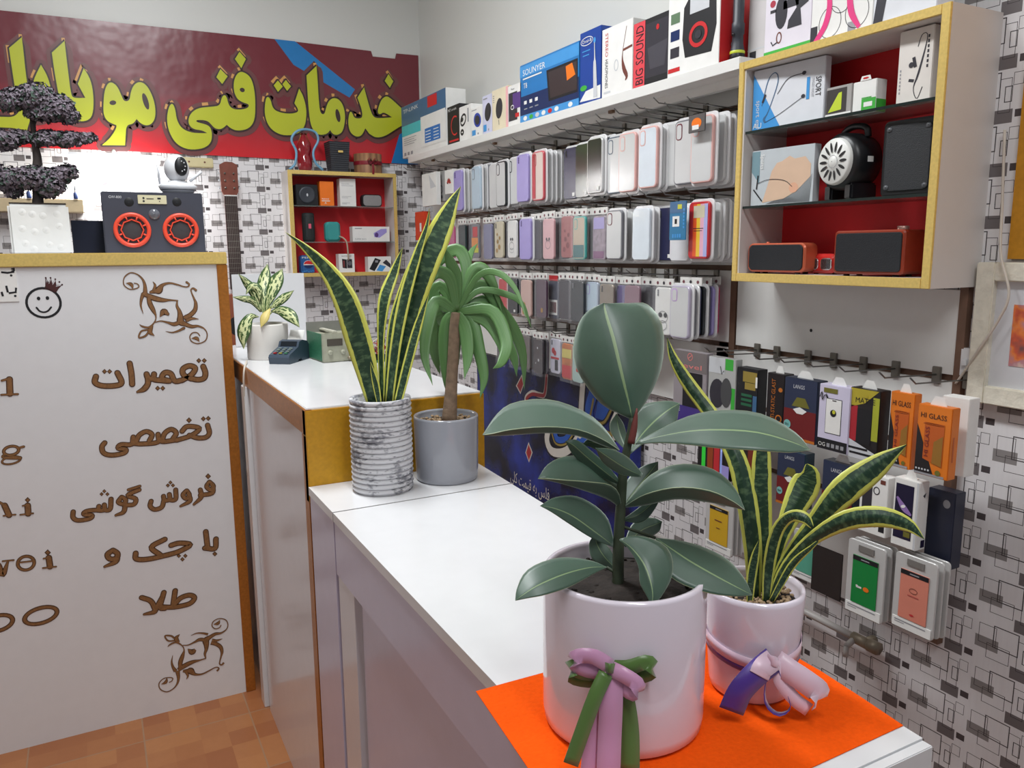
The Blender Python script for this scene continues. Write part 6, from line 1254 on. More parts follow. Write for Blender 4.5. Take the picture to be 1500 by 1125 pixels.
# third row: glass in sleeves
def sleeve(label, X, xl, xr, yt, yb, scr, prt=None, back=1, grp=None):
    p = AX(X, xl, yb); w = abs(fitw(p, SIDE, xr, yb)); h = zat(p, xl, yt)-p.z
    t = thing('screen_protector', label, 'screen protector', (p.x, p.y-w/2, p.z), SIDE)
    m = MB(); m.slab(w, h, .003, .008, .008, M('sleeve_plastic', (206, 204, 202), .15, noise=.03, alpha=.8), 0, h/2, .001); m.build('sleeve', t)
    m = MB(); m.box(-w*.33, w*.33, .001, .003, h*.16, h*.80, scr); f = F(m, (-w*.33, .001, h*.16), (1, 0, 0), (0, 0, 1)); f.rect(0, h*.58, w*.66, h*.64, ink, 1); f.rect(w*.22, h*.60, w*.44, h*.615, grey, 2)
    if prt: prt(f, w*.66, h*.64)
    m.build('glass_sheet', t)
    m = MB(); m.box(-w*.46, w*.46, .0012, .003, h*.02, h*.145, white); f = F(m, (-w*.46, .0012, h*.02), (1, 0, 0), (0, 0, 1)); f.rect(w*.06, h*.085, w*.8, h*.10, grey); f.rect(w*.06, h*.06, w*.3, h*.07, grey); m.build('label_strip', t)
    m = MB(); m.box(-w*.2, w*.2, .001, .003, h*.87, h*.95, M('euro_slot', (120, 116, 112), .3)); m.build('hanging_slot', t)
    for k in range(back):
        u = thing('screen_protector', 'empty looking sleeve hanging behind the '+grp, 'screen protector', (p.x+.012+.012*k, p.y-w/2-.004-.003*k, p.z+.002), SIDE, 'sleeves behind the '+grp)
        MB().slab(w, h, .003, .007, .008, MATS['sleeve_plastic'], 0, h/2, .001).build('sleeve', u)
    return t
sleeve('clear sleeve with salmon pink phone glass in the lowest row', 1.300, 1303, 1366, 805, 914, M('salmon_glass', (214, 132, 112), .25), lambda f, w, h: (f.ring(w*.5, h*.62, w*.14, h*.05, .001, brownp, 2), f.rect(w*.3, h*.5, w*.7, h*.52, M('faint_red_print', (190, 90, 84), .4), 2), f.oval(w*.5, h*.12, w*.08, h*.02, redc, 2)), 2, 'salmon pink glass')
sleeve('clear sleeve with bright green phone glass in the lowest row', 1.305, 1235, 1291, 786, 892, M('green_glass', (22, 130, 60), .25), lambda f, w, h: (f.oval(w*.6, h*.36, w*.12, h*.05, orange, 2), f.rect(w*.2, h*.34, w*.42, h*.38, white, 2), f.oval(w*.24, h*.38, w*.05, h*.02, white, 3)), 2, 'bright green glass')
packet('screen_protector', 'plain dark brown phone glass beside the bright green one', 'screen protector', 1.318, 1187, 1232, 795, 862, .002, M('smoked_glass', (44, 38, 36), .15))
sleeve('clear sleeve with sea green phone glass behind the snake plant', 1.33, 1158, 1196, 772, 842, M('sea_green_glass', (90, 164, 140), .25), None, 0, 'sea green glass')
sleeve('clear sleeve with mustard yellow phone glass left of the snake plant', 1.31, 1031, 1071, 720, 800, M('mustard_glass', (206, 164, 40), .3), lambda f, w, h: (f.rect(w*.3, h*.62, w*.7, h*.65, brownp, 2), f.rect(w*.4, h*.42, w*.6, h*.44, brownp, 2)), 2, 'mustard yellow glass')
for lab, px, z in (('upper protector row left of the gold headed box', 1062, 1.150), ('upper protector row beside the gold headed box', 1090, 1.150), ('upper protector row above the amber lettered box', 1135, 1.150), ('upper protector row above the dark blue and red box', 1172, 1.152), ('upper protector row above the white phone outline box', 1215, 1.152), ('upper protector row above the yellow matte box', 1262, 1.152), ('upper protector row above the second orange box', 1322, 1.152), ('upper protector row above the nearest orange box', 1368, 1.150)):
    y = AX(1.36, px, 560).y; hook(XR-.017, y, z+.016, .17, 'steel hook in the '+lab)
# ---------------------------------------------------------------- small cabinet on the back wall
bx0, bx1, bz0, bz1, by = .797, 1.290, 1.313, 1.776, 3.56
t = thing('display_cabinet', 'small gold framed wall cabinet with red back on the far wall', 'cabinet', (bx0, by, bz0))
w, h, d = bx1-bx0, bz1-bz0, YB-by
for nm, a in (('top_panel', (0, w, h-.014, h)), ('bottom_panel', (0, w, 0, .014))): MB().box(a[0], a[1], .004, d, a[2], a[3], cabw).build(nm, t)
for a in ((0, .014), (w-.014, w)): MB().box(a[0], a[1], .004, d, .014, h-.014, cabw).build('side_panel', t)
MB().box(.014, w-.014, d-.012, d-.002, .014, h-.014, redfelt).build('back_panel', t)
for a in ((-.001, .017, 0, h), (w-.014, w+.001, 0, h), (.017, w-.014, 0, .017), (.017, w-.014, h-.017, h)): MB().box(a[0], a[1], -.001, .005, a[2], a[3], gold, .0008).build('gold_frame', t)
H1, H2 = AY(by+.02, 500, 302).z, AY(by+.02, 500, 354).z
for z in (H1, H2):
    MB().box(.0145, w-.0145, .008, d-.013, z-.004-bz0, z-bz0, glass).build('glass_shelf', t)
HB = bz0+.0143
def back_box(name, label, cat, xl, xr, yt, z, depth, col, prt=None, Y=by+.03, rot=0, bev=.001):
    p = AY(Y, xl, 350); q = AY(Y, xr, 350); ht = AY(Y, (xl+xr)/2, yt).z-z; ww = q.x-p.x
    mb = MB(); mb.box(0, ww, 0, depth, 0, ht, col, bev)
    if prt: prt(F(mb, (0, 0, 0), (1, 0, 0), (0, 0, 1)), ww, ht)
    return tag(mb.build(name, None, (p.x, Y, z+.0003), rot), label, cat)
p = AY(by+.03, 434, 300); q = AY(by+.03, 467, 300); ww = q.x-p.x; hh = AY(by+.03, 450, 270).z-H1
t = thing('cube_speaker', 'square black loudspeaker at the top left of the small far cabinet', 'speaker', ((p.x+q.x)/2, by+.03, H1+.0003))
MB().slab(ww, hh, 0, .07, .008, blackp, 0, hh/2, .003).build('body', t)
MB().lathe([(hh*.40, 0), (hh*.40, .003), (hh*.32, .003), (hh*.2, .001), (.001, .001)], darkg, 28, (0, hh/2), ax='y').build('cone', t)
m = MB(); m.disc((0, -.0035, hh*.5), .004, paleg, 8, 'y', .007); m.build('badge', t)
back_box('phone_box', 'slim orange box beside the square black loudspeaker in the far cabinet', 'box', 472, 492, 266, H1, .05, orange, lambda f, w, h: (f.text('REDMI', w*.12, h*.26, h*.05, white, 1, 'l', w*.5), f.text('A', w*.3, h*.08, h*.09, white), f.rect(w*.1, h*.19, w*.7, h*.22, white)))
back_box('phone_box', 'tall white box with grey lines in the far cabinet top row', 'box', 501, 524, 262, H1, .05, white, lambda f, w, h: [f.rect(w*.1, h*v, w*q, h*(v+.012), grey) for v, q in ((.8, .6), (.74, .85), (.35, .7), (.3, .5), (.12, .6), (.08, .4))])
p = AY(by+.03, 531, 300); q = AY(by+.03, 560, 300); ww = q.x-p.x; hh = AY(by+.03, 546, 285).z-H1
t = thing('grey_speaker', 'rounded grey fabric speaker at the top right of the far cabinet', 'speaker', ((p.x+q.x)/2, by+.03, H1+.0003))
MB().slab(ww, hh, 0, .04, .016, blackp, 0, hh/2, .004).build('body', t); MB().slab(ww*.9, hh*.86, -.003, .002, .014, M('grey_fabric', (140, 138, 138), .8, noise=.15, scale=400), 0, hh/2, .001).build('grille', t)
p = AY(by+.05, 452, 330); hh = AY(by+.05, 452, 312).z-H2
t = thing('cylinder_speaker', 'upright black cylinder speaker on the middle shelf of the far cabinet', 'speaker', (p.x, by+.055, H2+.0003))
MB().lathe([(.02, 0), (.026, .004), (.0275, .012), (.0275, hh-.012), (.026, hh-.004), (.02, hh), (.001, hh)], M('black_speaker_cloth', (34, 38, 38), .7, noise=.2, scale=300), 28).build('body', t)
m = MB(); m.lathe([(.028, hh*.16), (.028, hh*.84)], darkg, 6); m.build('stripe', t)
MB().box(-.006, .006, -.0295, -.027, hh*.45, hh*.62, M('pink_badge', (226, 96, 120), .4), .001).build('badge', t)
p = AY(by+.04, 477, 340); q = AY(by+.04, 499, 340); ww = q.x-p.x; hh = AY(by+.04, 488, 325).z-H2
t = thing('teal_speaker', 'rounded teal clip speaker with a pale strap in the far cabinet', 'speaker', ((p.x+q.x)/2, by+.035, H2+.0003))
MB().slab(ww, hh, 0, .045, .018, M('teal_plastic', (58, 150, 148), .45), 0, hh/2, .010).build('body', t)
MB().tube([(ww*.38, .0, .024), (ww*.58, -.022, .014), (ww*.74, -.0315, -.01), (ww*.80, -.0315, -.085)], .0035, M('pale_strap', (176, 160, 140), .6), 8, 14).build('strap', t)
back_box('speaker_box', 'long white box printed with a lilac speaker in the far cabinet', 'box', 517, 571, 332, H2, .05, white, lambda f, w, h: (f.poly([(w*.58, h*.3), (w*.72, h*.26), (w*.92, h*.62), (w*.92, h*.86), (w*.76, h*.84), (w*.56, h*.56)], lilac), f.oval(w*.64, h*.44, w*.05, h*.16, M('violet_print', (90, 60, 130), .4), 2), f.rect(w*.06, h*.84, w*.25, h*.9, grey), f.text('SUPER BASS', w*.06, h*.12, h*.1, grey, 1, 'l', w*.3)))
def p_pepsi(f, w, h):
    f.text('PEPSI', w*.1, h*.82, h*.1, white, 1, 'l', w*.8); f.oval(w*.55, h*.5, w*.36, h*.22, white, 1, 24); pts = [(w*.55+w*.34*math.cos(a), h*.5+h*.20*math.sin(a)) for a in [R_(k*15) for k in range(0, 13)]]
    f.poly(pts+[(w*.40, h*.52), (w*.7, h*.50)], red, 2); pts = [(w*.55+w*.34*math.cos(R_(k*15)), h*.46+h*.18*math.sin(R_(k*15))) for k in range(12, 25)]; f.poly(pts, navy, 2)
    for i in range(6): f.rect(w*(.08+.15*i), h*(.06+.03*(i % 3)), w*(.14+.15*i), h*(.12+.03*(i % 3)), skyb, 1)
back_box('drink_can_gadget', 'blue cola can shaped gadget at the bottom left of the far cabinet', 'gadget', 439, 459, 374, HB, .05, M('cola_blue', (44, 92, 150), .3), p_pepsi, bev=.005)
back_box('phone_box', 'small white phone box with dark pictured handset in the far cabinet bottom row', 'box', 495, 518, 372, HB, .05, white, lambda f, w, h: (f.text('SAMSUNG', w*.18, h*.86, h*.05, dgrey, 1, 'l', w*.64), f.poly([(w*.22, h*.26), (w*.5, h*.22), (w*.5, h*.7), (w*.2, h*.74)], ink), f.rect(w*.52, h*.24, w*.84, h*.72, dgrey), f.oval(w*.68, h*.5, w*.12, h*.12, greyc_, 2), f.rect(w*.26, h*.3, w*.36, h*.64, M('dull_red_print', (130, 60, 60), .4), 2)))
back_box('phone_box', 'white box with two black keypad phones and a blue one pictured', 'box', 538, 572, 376, HB, .05, white, lambda f, w, h: (f.poly([(w*.04, h*.2), (w*.3, h*.92), (w*.55, h*.78), (w*.26, h*.06)], ink), f.poly([(w*.62, h*.6), (w*.78, h*.8), (w*.97, h*.5), (w*.97, h*.24)], dgrey), f.poly([(w*.34, h*.1), (w*.5, h*.48), (w*.76, h*.36), (w*.6, h*.04)], skyb), f.rect(w*.3, h*.62, w*.42, h*.76, grey, 2)))
# things on top of it
ZC2 = bz1+.0004
q = AY(by+.06, 448, 246)
t = thing('red_vase', 'glossy dark red gourd shaped vase on the far cabinet', 'vase', (q.x, by+.075, ZC2)); hv = AY(by+.06, 448, 196).z-ZC2
MB().lathe([(.001, 0), (.022, 0), (.030, hv*.08), (.034, hv*.22), (.029, hv*.38), (.024, hv*.45), (.032, hv*.58), (.030, hv*.75), (.018, hv*.9), (.012, hv), (.009, hv), (.012, hv*.88), (.001, hv*.86)], M('wine_glaze', (140, 26, 36), .12, coat=.6), 36).build('body', t)
MB().lathe([(.0135, hv*.99), (.0135, hv*1.02), (.009, hv*1.02), (.009, hv*.99)], M('wine_glaze_rim', (110, 22, 30), .15), 24).build('rim', t)
mb = MB(); mb.tube([AY(by+.045, x, y) for x, y in ((424, 248), (432, 240), (434, 222), (427, 205), (434, 193), (448, 189.5), (462, 194), (466, 206), (459, 222), (462, 238), (473, 249))], .0055, M('pale_blue_strap', (110, 160, 190), .4), 8, 50)
tag(mb.build('blue_hoop', None), 'pale blue bent hoop standing around the red vase', 'ornament')
a_, b_ = AY(by+.05, 479, 246), AY(by+.05, 513, 246); rr = (b_.x-a_.x)/2; hb = AY(by+.05, 495, 210).z-ZC2
t = thing('wicker_basket', 'dark woven cube basket with small gold plate on the far cabinet', 'basket', ((a_.x+b_.x)/2, by+.065, ZC2))
wk = M('dark_wicker', (44, 46, 52), .6, noise=.3, scale=200); m = MB(); nrow = 14
prof = []
for i in range(nrow+1):
    z = hb*i/nrow; r_ = rr*(.82+.18*i/nrow); prof += [(r_-.002, z), (r_, z+hb/nrow*.5)]
prof += [(rr*.9, hb), (rr*.7, hb*.3), (.001, hb*.3)]
m.lathe(prof, wk, 4, sm=False); o = m.build('weave', t); o.rotation_euler = (0, 0, math.pi/4); o.scale = (1.25, 1.25, 1)
o = MB().box(-.011, .011, -.002, 0, 0, .009, gold, .0005).build('gold_plate', t, (.002, -rr*.93, hb*.66))
a_, b_ = AY(by+.05, 521, 250), AY(by+.05, 560, 250); rr = (b_.x-a_.x)/2; hb = AY(by+.05, 540, 226).z-ZC2
t = thing('gift_box', 'round wood slice gift box with dark red ribbon on the far cabinet', 'gift box', ((a_.x+b_.x)/2, by+.065, ZC2))
def woodm():
    m, N, b = newmat('wood_slats', .6); tc = N.n('ShaderNodeTexCoord'); v = N.n('ShaderNodeTexVoronoi'); v.inputs['Scale'].default_value = 45
    mp = N.n('ShaderNodeMapping'); mp.inputs['Scale'].default_value = (1, 1, .1); N.nt.links.new(tc.outputs['Object'], mp.inputs[0]); N.nt.links.new(mp.outputs[0], v.inputs['Vector'])
    N.put(b.inputs['Base Color'], N.mix(v.outputs['Distance'], lin((176, 130, 92)), lin((84, 50, 38)))); return m
MB().lathe([(rr, 0), (rr, hb), (.001, hb)], woodm(), 40).build('box', t)
rib = M('dark_red_ribbon', (130, 26, 40), .4); MB().lathe([(rr+.001, hb*.42), (rr+.0015, hb*.5), (rr+.001, hb*.62)], rib, 40).build('ribbon', t)
m = MB()
for s in (-1, 1): strip(m, [(0, -rr-.002, hb*.55), (s*.012, -rr-.012, hb*.72), (s*.024, -rr-.010, hb*.60), (s*.014, -rr-.004, hb*.45), (0, -rr-.002, hb*.52)], .012, rib, 12, (0, 1, .3))
strip(m, [(0, -rr-.004, hb*.5), (.003, -rr-.006, hb*.2), (.002, -rr-.004, -.006)], .010, rib, 8, (1, 0, 0)); m.build('bow', t)

# ---------------------------------------------------------------- guitar, power strip, lamp, ledge on the back wall
q = AY(3.66, 333, 250)
gx = q.x; zt = AY(3.65, 332, 238).z; zn = AY(3.65, 332, 288).z
t = thing('acoustic_guitar', 'brown acoustic guitar leaning on the far wall behind the desk', 'guitar', (gx, 3.62, zt-1.0), 0)
mah = M('mahogany', (122, 66, 52), .35, noise=.2, scale=40); fb = M('rosewood_fretboard', (58, 40, 38), .5, noise=.2)
m = MB(); hs = [(-.036, 1.0-.012), (-.014, 1.0), (.014, 1.0), (.036, 1.0-.012), (.034, zn-zt+1.0+.02), (.024, zn-zt+1.0), (-.024, zn-zt+1.0), (-.034, zn-zt+1.0+.02)]
m.poly([(x, 0, z) for x, z in hs], mah); n = len(hs); m.add([(x, y, z) for y in (0, .016) for x, z in hs], [(i, i+n, (i+1) % n+n, (i+1) % n) for i in range(n)], mah); m.poly([(x, .016, z) for x, z in hs], mah); m.build('headstock', t)
zN = zn-zt+1.0
MB().box(-.024, .024, .0, .022, .50, zN, mah, .004).build('neck', t)
m = MB(); m.box(-.026, .026, -.004, .0, .46, zN, fb)
for k in range(12):
    z = zN-.65*(1-2**(-(k+1)/12)); m.box(-.026, .026, -.005, -.004, z, z+.0015, alu)
m.build('fretboard', t)
MB().box(-.025, .025, -.006, .0, zN, zN+.005, white).build('nut', t)
for s in (-1, 1):
    for k in range(3): MB().lathe([(.004, 0), (.004, .006), (.001, .007)], alu, 8, ax='y').build('tuning_peg', t, (s*.018, 0, zN+.035+k*.03)); MB().box(-.004, .004, .004, .012, 0, .010, paleg, .002).build('tuning_key', t, (s*.041, 0, zN+.030+k*.03))
for k in range(6):
    x = -.018+k*.0072; MB().tube([(x, -.007, zN+.003), (x*1.15, -.010, .05)], .0005, alu, 4).build('string', t)
m = MB(); out = []
for a in range(60):
    th = 2*math.pi*a/60; z = .20+.24*math.cos(th); w_ = (.185 if math.cos(th) < 0 else .135)*abs(math.sin(th))**.75*(1-.22*math.exp(-((z-.28)/.05)**2)); out.append((w_*(1 if math.sin(th) >= 0 else -1), z))
bodym = M('guitar_top', (150, 82, 56), .25, coat=.3, noise=.1); n = len(out)
m.poly([(x, .0, z) for x, z in out], bodym); m.poly([(x, .075, z) for x, z in out], mah); m.add([(x, y, z) for y in (0, .075) for x, z in out], [(i, i+n, (i+1) % n+n, (i+1) % n) for i in range(n)], mah); m.build('body', t)
m = MB(); m.disc((0, -.0006, .30), .045, ink, 28, 'y'); m.build('sound_hole', t)
a_, b_ = AY(3.68, 262, 244), AY(3.68, 313, 247)
mb = MB(); mb.box(0, b_.x-a_.x, 0, .02, 0, .040, M('beige_plastic', (206, 194, 150), .45), .003); f = F(mb, (0, 0, 0), (1, 0, 0), (0, 0, 1)); L = b_.x-a_.x
for u in (.3, .75): f.oval(L*u, .022, .004, .004, brownp)
tag(mb.build('trunking_box', None, (a_.x, YB-.0205, a_.z)), 'beige plastic wall box behind the white camera', 'wall box')
# bright tube lamp
a_, b_ = AY(3.62, 100, 236), AY(3.62, 234, 240)
t = thing('bench_lamp', 'glowing white bench lamp against the far wall behind the leafy bonsai', 'lamp', (a_.x, 3.60, a_.z))
lampm = M('glowing_diffuser', (255, 252, 246), .4, noise=0, emit=14)
MB().box(0, b_.x-a_.x, 0, .05, 0, .022, lampm, .004).build('diffuser', t); MB().box(0, b_.x-a_.x, .0, .05, .022, .034, board, .003).build('housing', t)
MB().tube([((b_.x-a_.x)/2, .03, .034), ((b_.x-a_.x)/2, .06, .05), ((b_.x-a_.x)/2, .098, .05)], .008, board, 8).build('bracket', t)
area('bench_lamp_light', ((a_.x+b_.x)/2, 3.63, a_.z-.01), b_.x-a_.x, .04, 6, (1, .99, .97), ((a_.x+b_.x)/2, 3.68, a_.z-.3))
l = bpy.data.lights.new('bench_lamp_glow', 'POINT'); l.energy = 1.6; l.shadow_soft_size = .05; lo = bpy.data.objects.new('bench_lamp_glow', l); COL.objects.link(lo); lo.location = (a_.x+(b_.x-a_.x)*.55, 3.55, a_.z+.02)
zl_ = AY(3.6, 100, 311).z
t = thing('wall_ledge', 'beige wooden ledge on the far wall behind the bonsai pot', 'shelf', (-.42, YB, zl_))
MB().box(0, AY(3.62, 122, 300).x+.42, -.10, 0, 0, .05, M('beige_wood', (206, 186, 150), .5, noise=.1), .002).build('board', t)
for x, lab in ((AY(3.6, 44, 300).x, 'blue screwdriver standing in the ledge left of the bonsai trunk'), (AY(3.6, 112, 300).x, 'blue screwdriver standing in the ledge right of the bonsai pot')):
    u = thing('screwdriver', lab, 'screwdriver', (x, 3.596, zl_+.0505 if 'left' in lab else zl_+.0505))
    MB().lathe([(.001, 0), (.008, 0), (.009, .006), (.008, .022), (.005, .026)], M('blue_handle', (50, 70, 120), .4), 12).build('handle', u); MB().lathe([(.0025, .026), (.0025, .05), (.001, .052)], darkg, 8).build('shaft', u)
mb = MB(); mb.tube([AY(3.69, x, y) for x, y in ((60, 272), (90, 276), (112, 277), (135, 276), (150, 268), (170, 254))], .0022, darkg, 6, 24)
tag(mb.build('lamp_cable'), 'thin dark cable running along the far wall under the bench lamp', 'cable')

# ---------------------------------------------------------------- on the desk
ZD = 1.4205
Yk = 2.64
x0, x1 = AY(Yk, 151, 330).x, AY(Yk, 299, 330).x; ht = AY(Yk, 225, 281.5).z-ZD; w = x1-x0
t = thing('boombox_speaker', 'wide black speaker box with two orange red ringed cones on the desk', 'speaker', ((x0+x1)/2, Yk, ZD), R_(-1))
char = M('charcoal_front', (58, 60, 72), .5, noise=.06)
MB().box(-w/2, w/2, 0, .16, 0, ht, char, .003).build('cabinet', t)
orr = M('orange_red_ring', (226, 76, 52), .4)
for cx in (AY(Yk, 194, 337).x, AY(Yk, 265, 337).x):
    c = cx-(x0+x1)/2; R = (AY(Yk, 222, 337).x-AY(Yk, 165, 337).x)/2*.98; zc = AY(Yk, 194, 337).z-ZD
    cn = MB().lathe([(R*.66, .0005), (R*.6, .001), (R*.4, .0025), (R*.15, .004), (.001, .004)], M('dark_cone', (54, 50, 54), .7), 32, (0, 0), ax='y').build('cone', t, (c, 0, zc))
    m = MB(); m.lathe([(R, .0), (R*.99, .006), (R*.92, .009), (R*.80, .008), (R*.76, .004), (R*.76, .0)], orr, 40, ax='y')
    m.lathe([(R*.64, .003), (R*.62, .007), (R*.57, .007), (R*.55, .003)], orr, 8, ax='y', sm=False)
    for k in range(8):
        a = math.pi*2*(k+.5)/8; m.tube([(R*.60*math.cos(a), -.006, R*.60*math.sin(a)), (R*.80*math.cos(a), -.006, R*.80*math.sin(a))], R*.045, orr, 6)
    m.build('ring', t, (c, 0, zc))
m = MB(); pw = (AY(Yk, 244, 293).x-AY(Yk, 202, 293).x); m.box(-pw/2, pw/2, -.003, 0, 0, .026, M('cream_panel', (206, 200, 168), .4), .001); f = F(m, (-pw/2, -.003, 0), (1, 0, 0), (0, 0, 1))
f.rect(pw*.3, .014, pw*.55, .0165, ink); f.rect(pw*.68, .014, pw*.8, .019, ink); f.oval(pw*.2, .017, .003, .003, ink); f.oval(pw*.2, .008, .003, .003, ink); f.oval(pw*.75, .008, .0015, .0015, ink)
m.build('control_panel', t, (AY(Yk, 223, 293).x-(x0+x1)/2, 0, AY(Yk, 223, 299).z-ZD))
for px in (189, 259): MB().lathe([(.013, .0003), (.012, .0008), (.001, .0004)], blackp, 24, ax='y').build('tweeter', t, (AY(Yk, px, 296).x-(x0+x1)/2, 0, AY(Yk, px, 296).z-ZD))
MB().lathe([(.016, .0003), (.015, .003), (.010, .006), (.001, .008)], M('clear_dome', (96, 98, 106), .12, coat=.4), 24, ax='y').build('dome', t, (AY(Yk, 226, 314).x-(x0+x1)/2, 0, AY(Yk, 226, 314).z-ZD))
m = MB(); f = F(m, (0, 0, 0), (1, 0, 0), (0, 0, 1)); f.text('GW-800', 0, 0, .0075, paleg, 1, 'l', .034); m.build('lettering', t, (AY(Yk, 159, 290).x-(x0+x1)/2, 0, AY(Yk, 159, 290).z-ZD))
# camera on top of it
q = AY(Yk+.08, 261, 281); zs_ = ZD+ht+.0005
t = thing('security_camera', 'white round security camera on top of the black speaker box', 'camera', (q.x, Yk+.08, zs_))
cw_ = M('camera_white', (216, 218, 222), .25)
MB().lathe([(.001, 0), (.040, 0), (.052, .012), (.058, .024), (.052, .028), (.030, .036), (.028, .04), (.001, .04)], cw_, 40).build('base', t)
MB().lathe([(.0405, -.0), (.041, .003), (.0535, .013), (.0525, .0135)], darkg, 40).build('base_ring', t)
m = MB(); m.ball((0, 0, .078), .043, cw_, 32, 20, (.86, .86, 1.02)); m.build('head', t)
m = MB(); f = F(m, (0, 0, 0), (1, 0, 0), (0, 0, 1)); m.lathe([(.023, 0), (.023, .005), (.020, .008), (.001, .009)], blackp, 28, ax='y'); o = m.build('lens', t, (.010, -.0335, .082)); o.scale = (.82, 1, 1.25); o.rotation_euler = (0, 0, R_(14))
for k in range(8):
    a = 2*math.pi*k/8; o = MB().lathe([(.002, 0), (.002, .001), (.0005, .0014)], paleg, 8, ax='y').build('infrared_dot', t, (.010+.0118*math.cos(a)*.82+.002, -.0415, .082+.0118*math.sin(a)*1.25))
MB().tube([(.036, 0, .04), (.072, -.004, .072)], .0045, cw_, 10).build('antenna', t); MB().tube([(-.05, .01, .03), (-.053, .01, .105)], .004, cw_, 8).build('antenna', t)
for o in t.children: pass
# bonsai in a square white pot
Yb_ = 2.66; xa, xb = AY(Yb_, 9, 330).x, AY(Yb_, 104, 330).x; hb = AY(Yb_, 55, 299).z-ZD; w = xb-xa
C6 = Vector(((xa+xb)/2, Yb_+w/2*.8, ZD)); t6 = thing('bonsai_tree', 'artificial bonsai with tiered purple grey foliage in a dimpled white square pot', 'plant', C6, R_(2))
pot = M('dimpled_white_pot', (222, 222, 220), .3, bump=.15, scale=20)
bm = MB(); bm.box(-w/2*.94, w/2*.94, -w*.4, w*.4, 0, hb, pot, .006)
o = bm.build('pot', t6)
g = random.Random(2)
for k in range(12):
    x = -w*.38+w*.76*((k % 4)+.5+g.uniform(-.2, .2))/4; z = hb*((k//4)+.5+g.uniform(-.2, .2))/3
    o = MB().lathe([(.010, 0), (.006, .0008), (.001, .0012)], pot, 16, ax='y').build('dimple', t6, (x, -w*.4, z))
trk = M('bonsai_trunk', (70, 62, 60), .8, noise=.3, scale=60, bump=.6)
d6 = depth_of(C6+Vector((0, 0, .25)))
def L6(x, y, dd=0):
    v = D(x, y, d6+dd)-C6; c, s = math.cos(-R_(2)), math.sin(-R_(2)); return Vector((v.x*c-v.y*s, v.x*s+v.y*c, v.z))
m = MB()
m.tube([L6(56, 302), L6(55, 282), L6(52, 262), L6(55, 235), L6(50, 205), L6(48, 180), L6(44, 150)], [.016, .013, .012, .012, .008, .007, .005], trk, 10, 24)
for a, b in (((54, 262), (90, 250)), ((52, 268), (20, 262)), ((54, 215), (110, 200)), ((50, 210), (10, 205)), ((48, 170), (90, 155)), ((46, 160), (15, 140))): m.tube([L6(*a), L6((a[0]+b[0])/2, (a[1]+b[1])/2-4), L6(*b)], [.006, .005, .003], trk, 8, 8)
m.build('trunk', t6)
MB().box(-w*.44, w*.44, -w*.37, w*.37, hb, hb+.004, soil).build('soil', t6)
fol = M('purple_grey_foliage', (112, 102, 112), .7, noise=.35, scale=30); folg = M('dark_green_foliage', (58, 76, 66), .7, noise=.3, scale=30)
clouds = [[(18, 146, 26, 18), (50, 142, 32, 22), (80, 158, 30, 22), (100, 170, 18, 12), (60, 165, 26, 12)], [(8, 205, 26, 16), (30, 200, 20, 10)], [(70, 202, 26, 12), (100, 204, 26, 12), (125, 202, 18, 8)], [(12, 262, 26, 18), (45, 260, 32, 18), (72, 268, 26, 22), (84, 258, 22, 14), (98, 252, 18, 12), (20, 280, 14, 10), (-12, 258, 22, 20)]]
g = random.Random(8)
for cl in clouds:
    vs = []; fs = []; mbf = MB()
    for (cx, cy, rx, ry) in cl:
        for _ in range(int(rx*ry*1.7)):
            while True:
                x, y, z = g.uniform(-1, 1), g.uniform(-1, 1), g.uniform(-1, 1)
                if .35 < x*x+y*y+z*z < 1: break
            p = L6(cx+x*rx, cy+y*ry, z*rx*d6/FPX)
            s = g.uniform(.008, .014); n = Vector((x, z, -y)).normalized()+Vector((g.uniform(-.6, .6), g.uniform(-.6, .6), g.uniform(-.3, .9)))
            n.normalize(); a = n.orthogonal().normalized(); b = n.cross(a); an = g.uniform(0, 6.28); a2 = a*math.cos(an)+b*math.sin(an); b2 = n.cross(a2)
            q = [p-a2*s*.2, p+b2*s*.5+n*s*.25, p+a2*s*.9+n*s*.1, p-b2*s*.5+n*s*.25]
            mbf.add(q, [(0, 1, 2, 3)], folg if g.random() < .22 else fol)
    o = mbf.build('foliage', t6); o['kind'] = 'stuff'
mb = MB(); a_, b_ = AY(2.80, 104, 330), AY(2.80, 158, 330); zt_ = AY(2.80, 130, 323).z
mb.box(0, b_.x-a_.x+.02, 0, .006, 0, zt_-ZD, M('black_vinyl', (34, 36, 48), .12, noise=.1, bump=.4, scale=8), .001)
tag(mb.build('black_vinyl_sheet', None, (a_.x, 2.80, ZD)), 'shiny black vinyl sheet standing between the bonsai pot and the speaker box', 'sheet')

# ---------------------------------------------------------------- on the upper counter
def up(x, y): return AZ(ZU, x, y)
mb = MB(); p = AY(2.92, 339, 402); q = AY(2.92, 445, 400); mb.box(0, q.x-p.x, 0, .006, 0, p.z-ZU-.001, board, .001)
tag(mb.build('white_board', None, (p.x, 2.92, ZU+.0008)), 'plain white board standing behind the aglaonema on the counter', 'board')
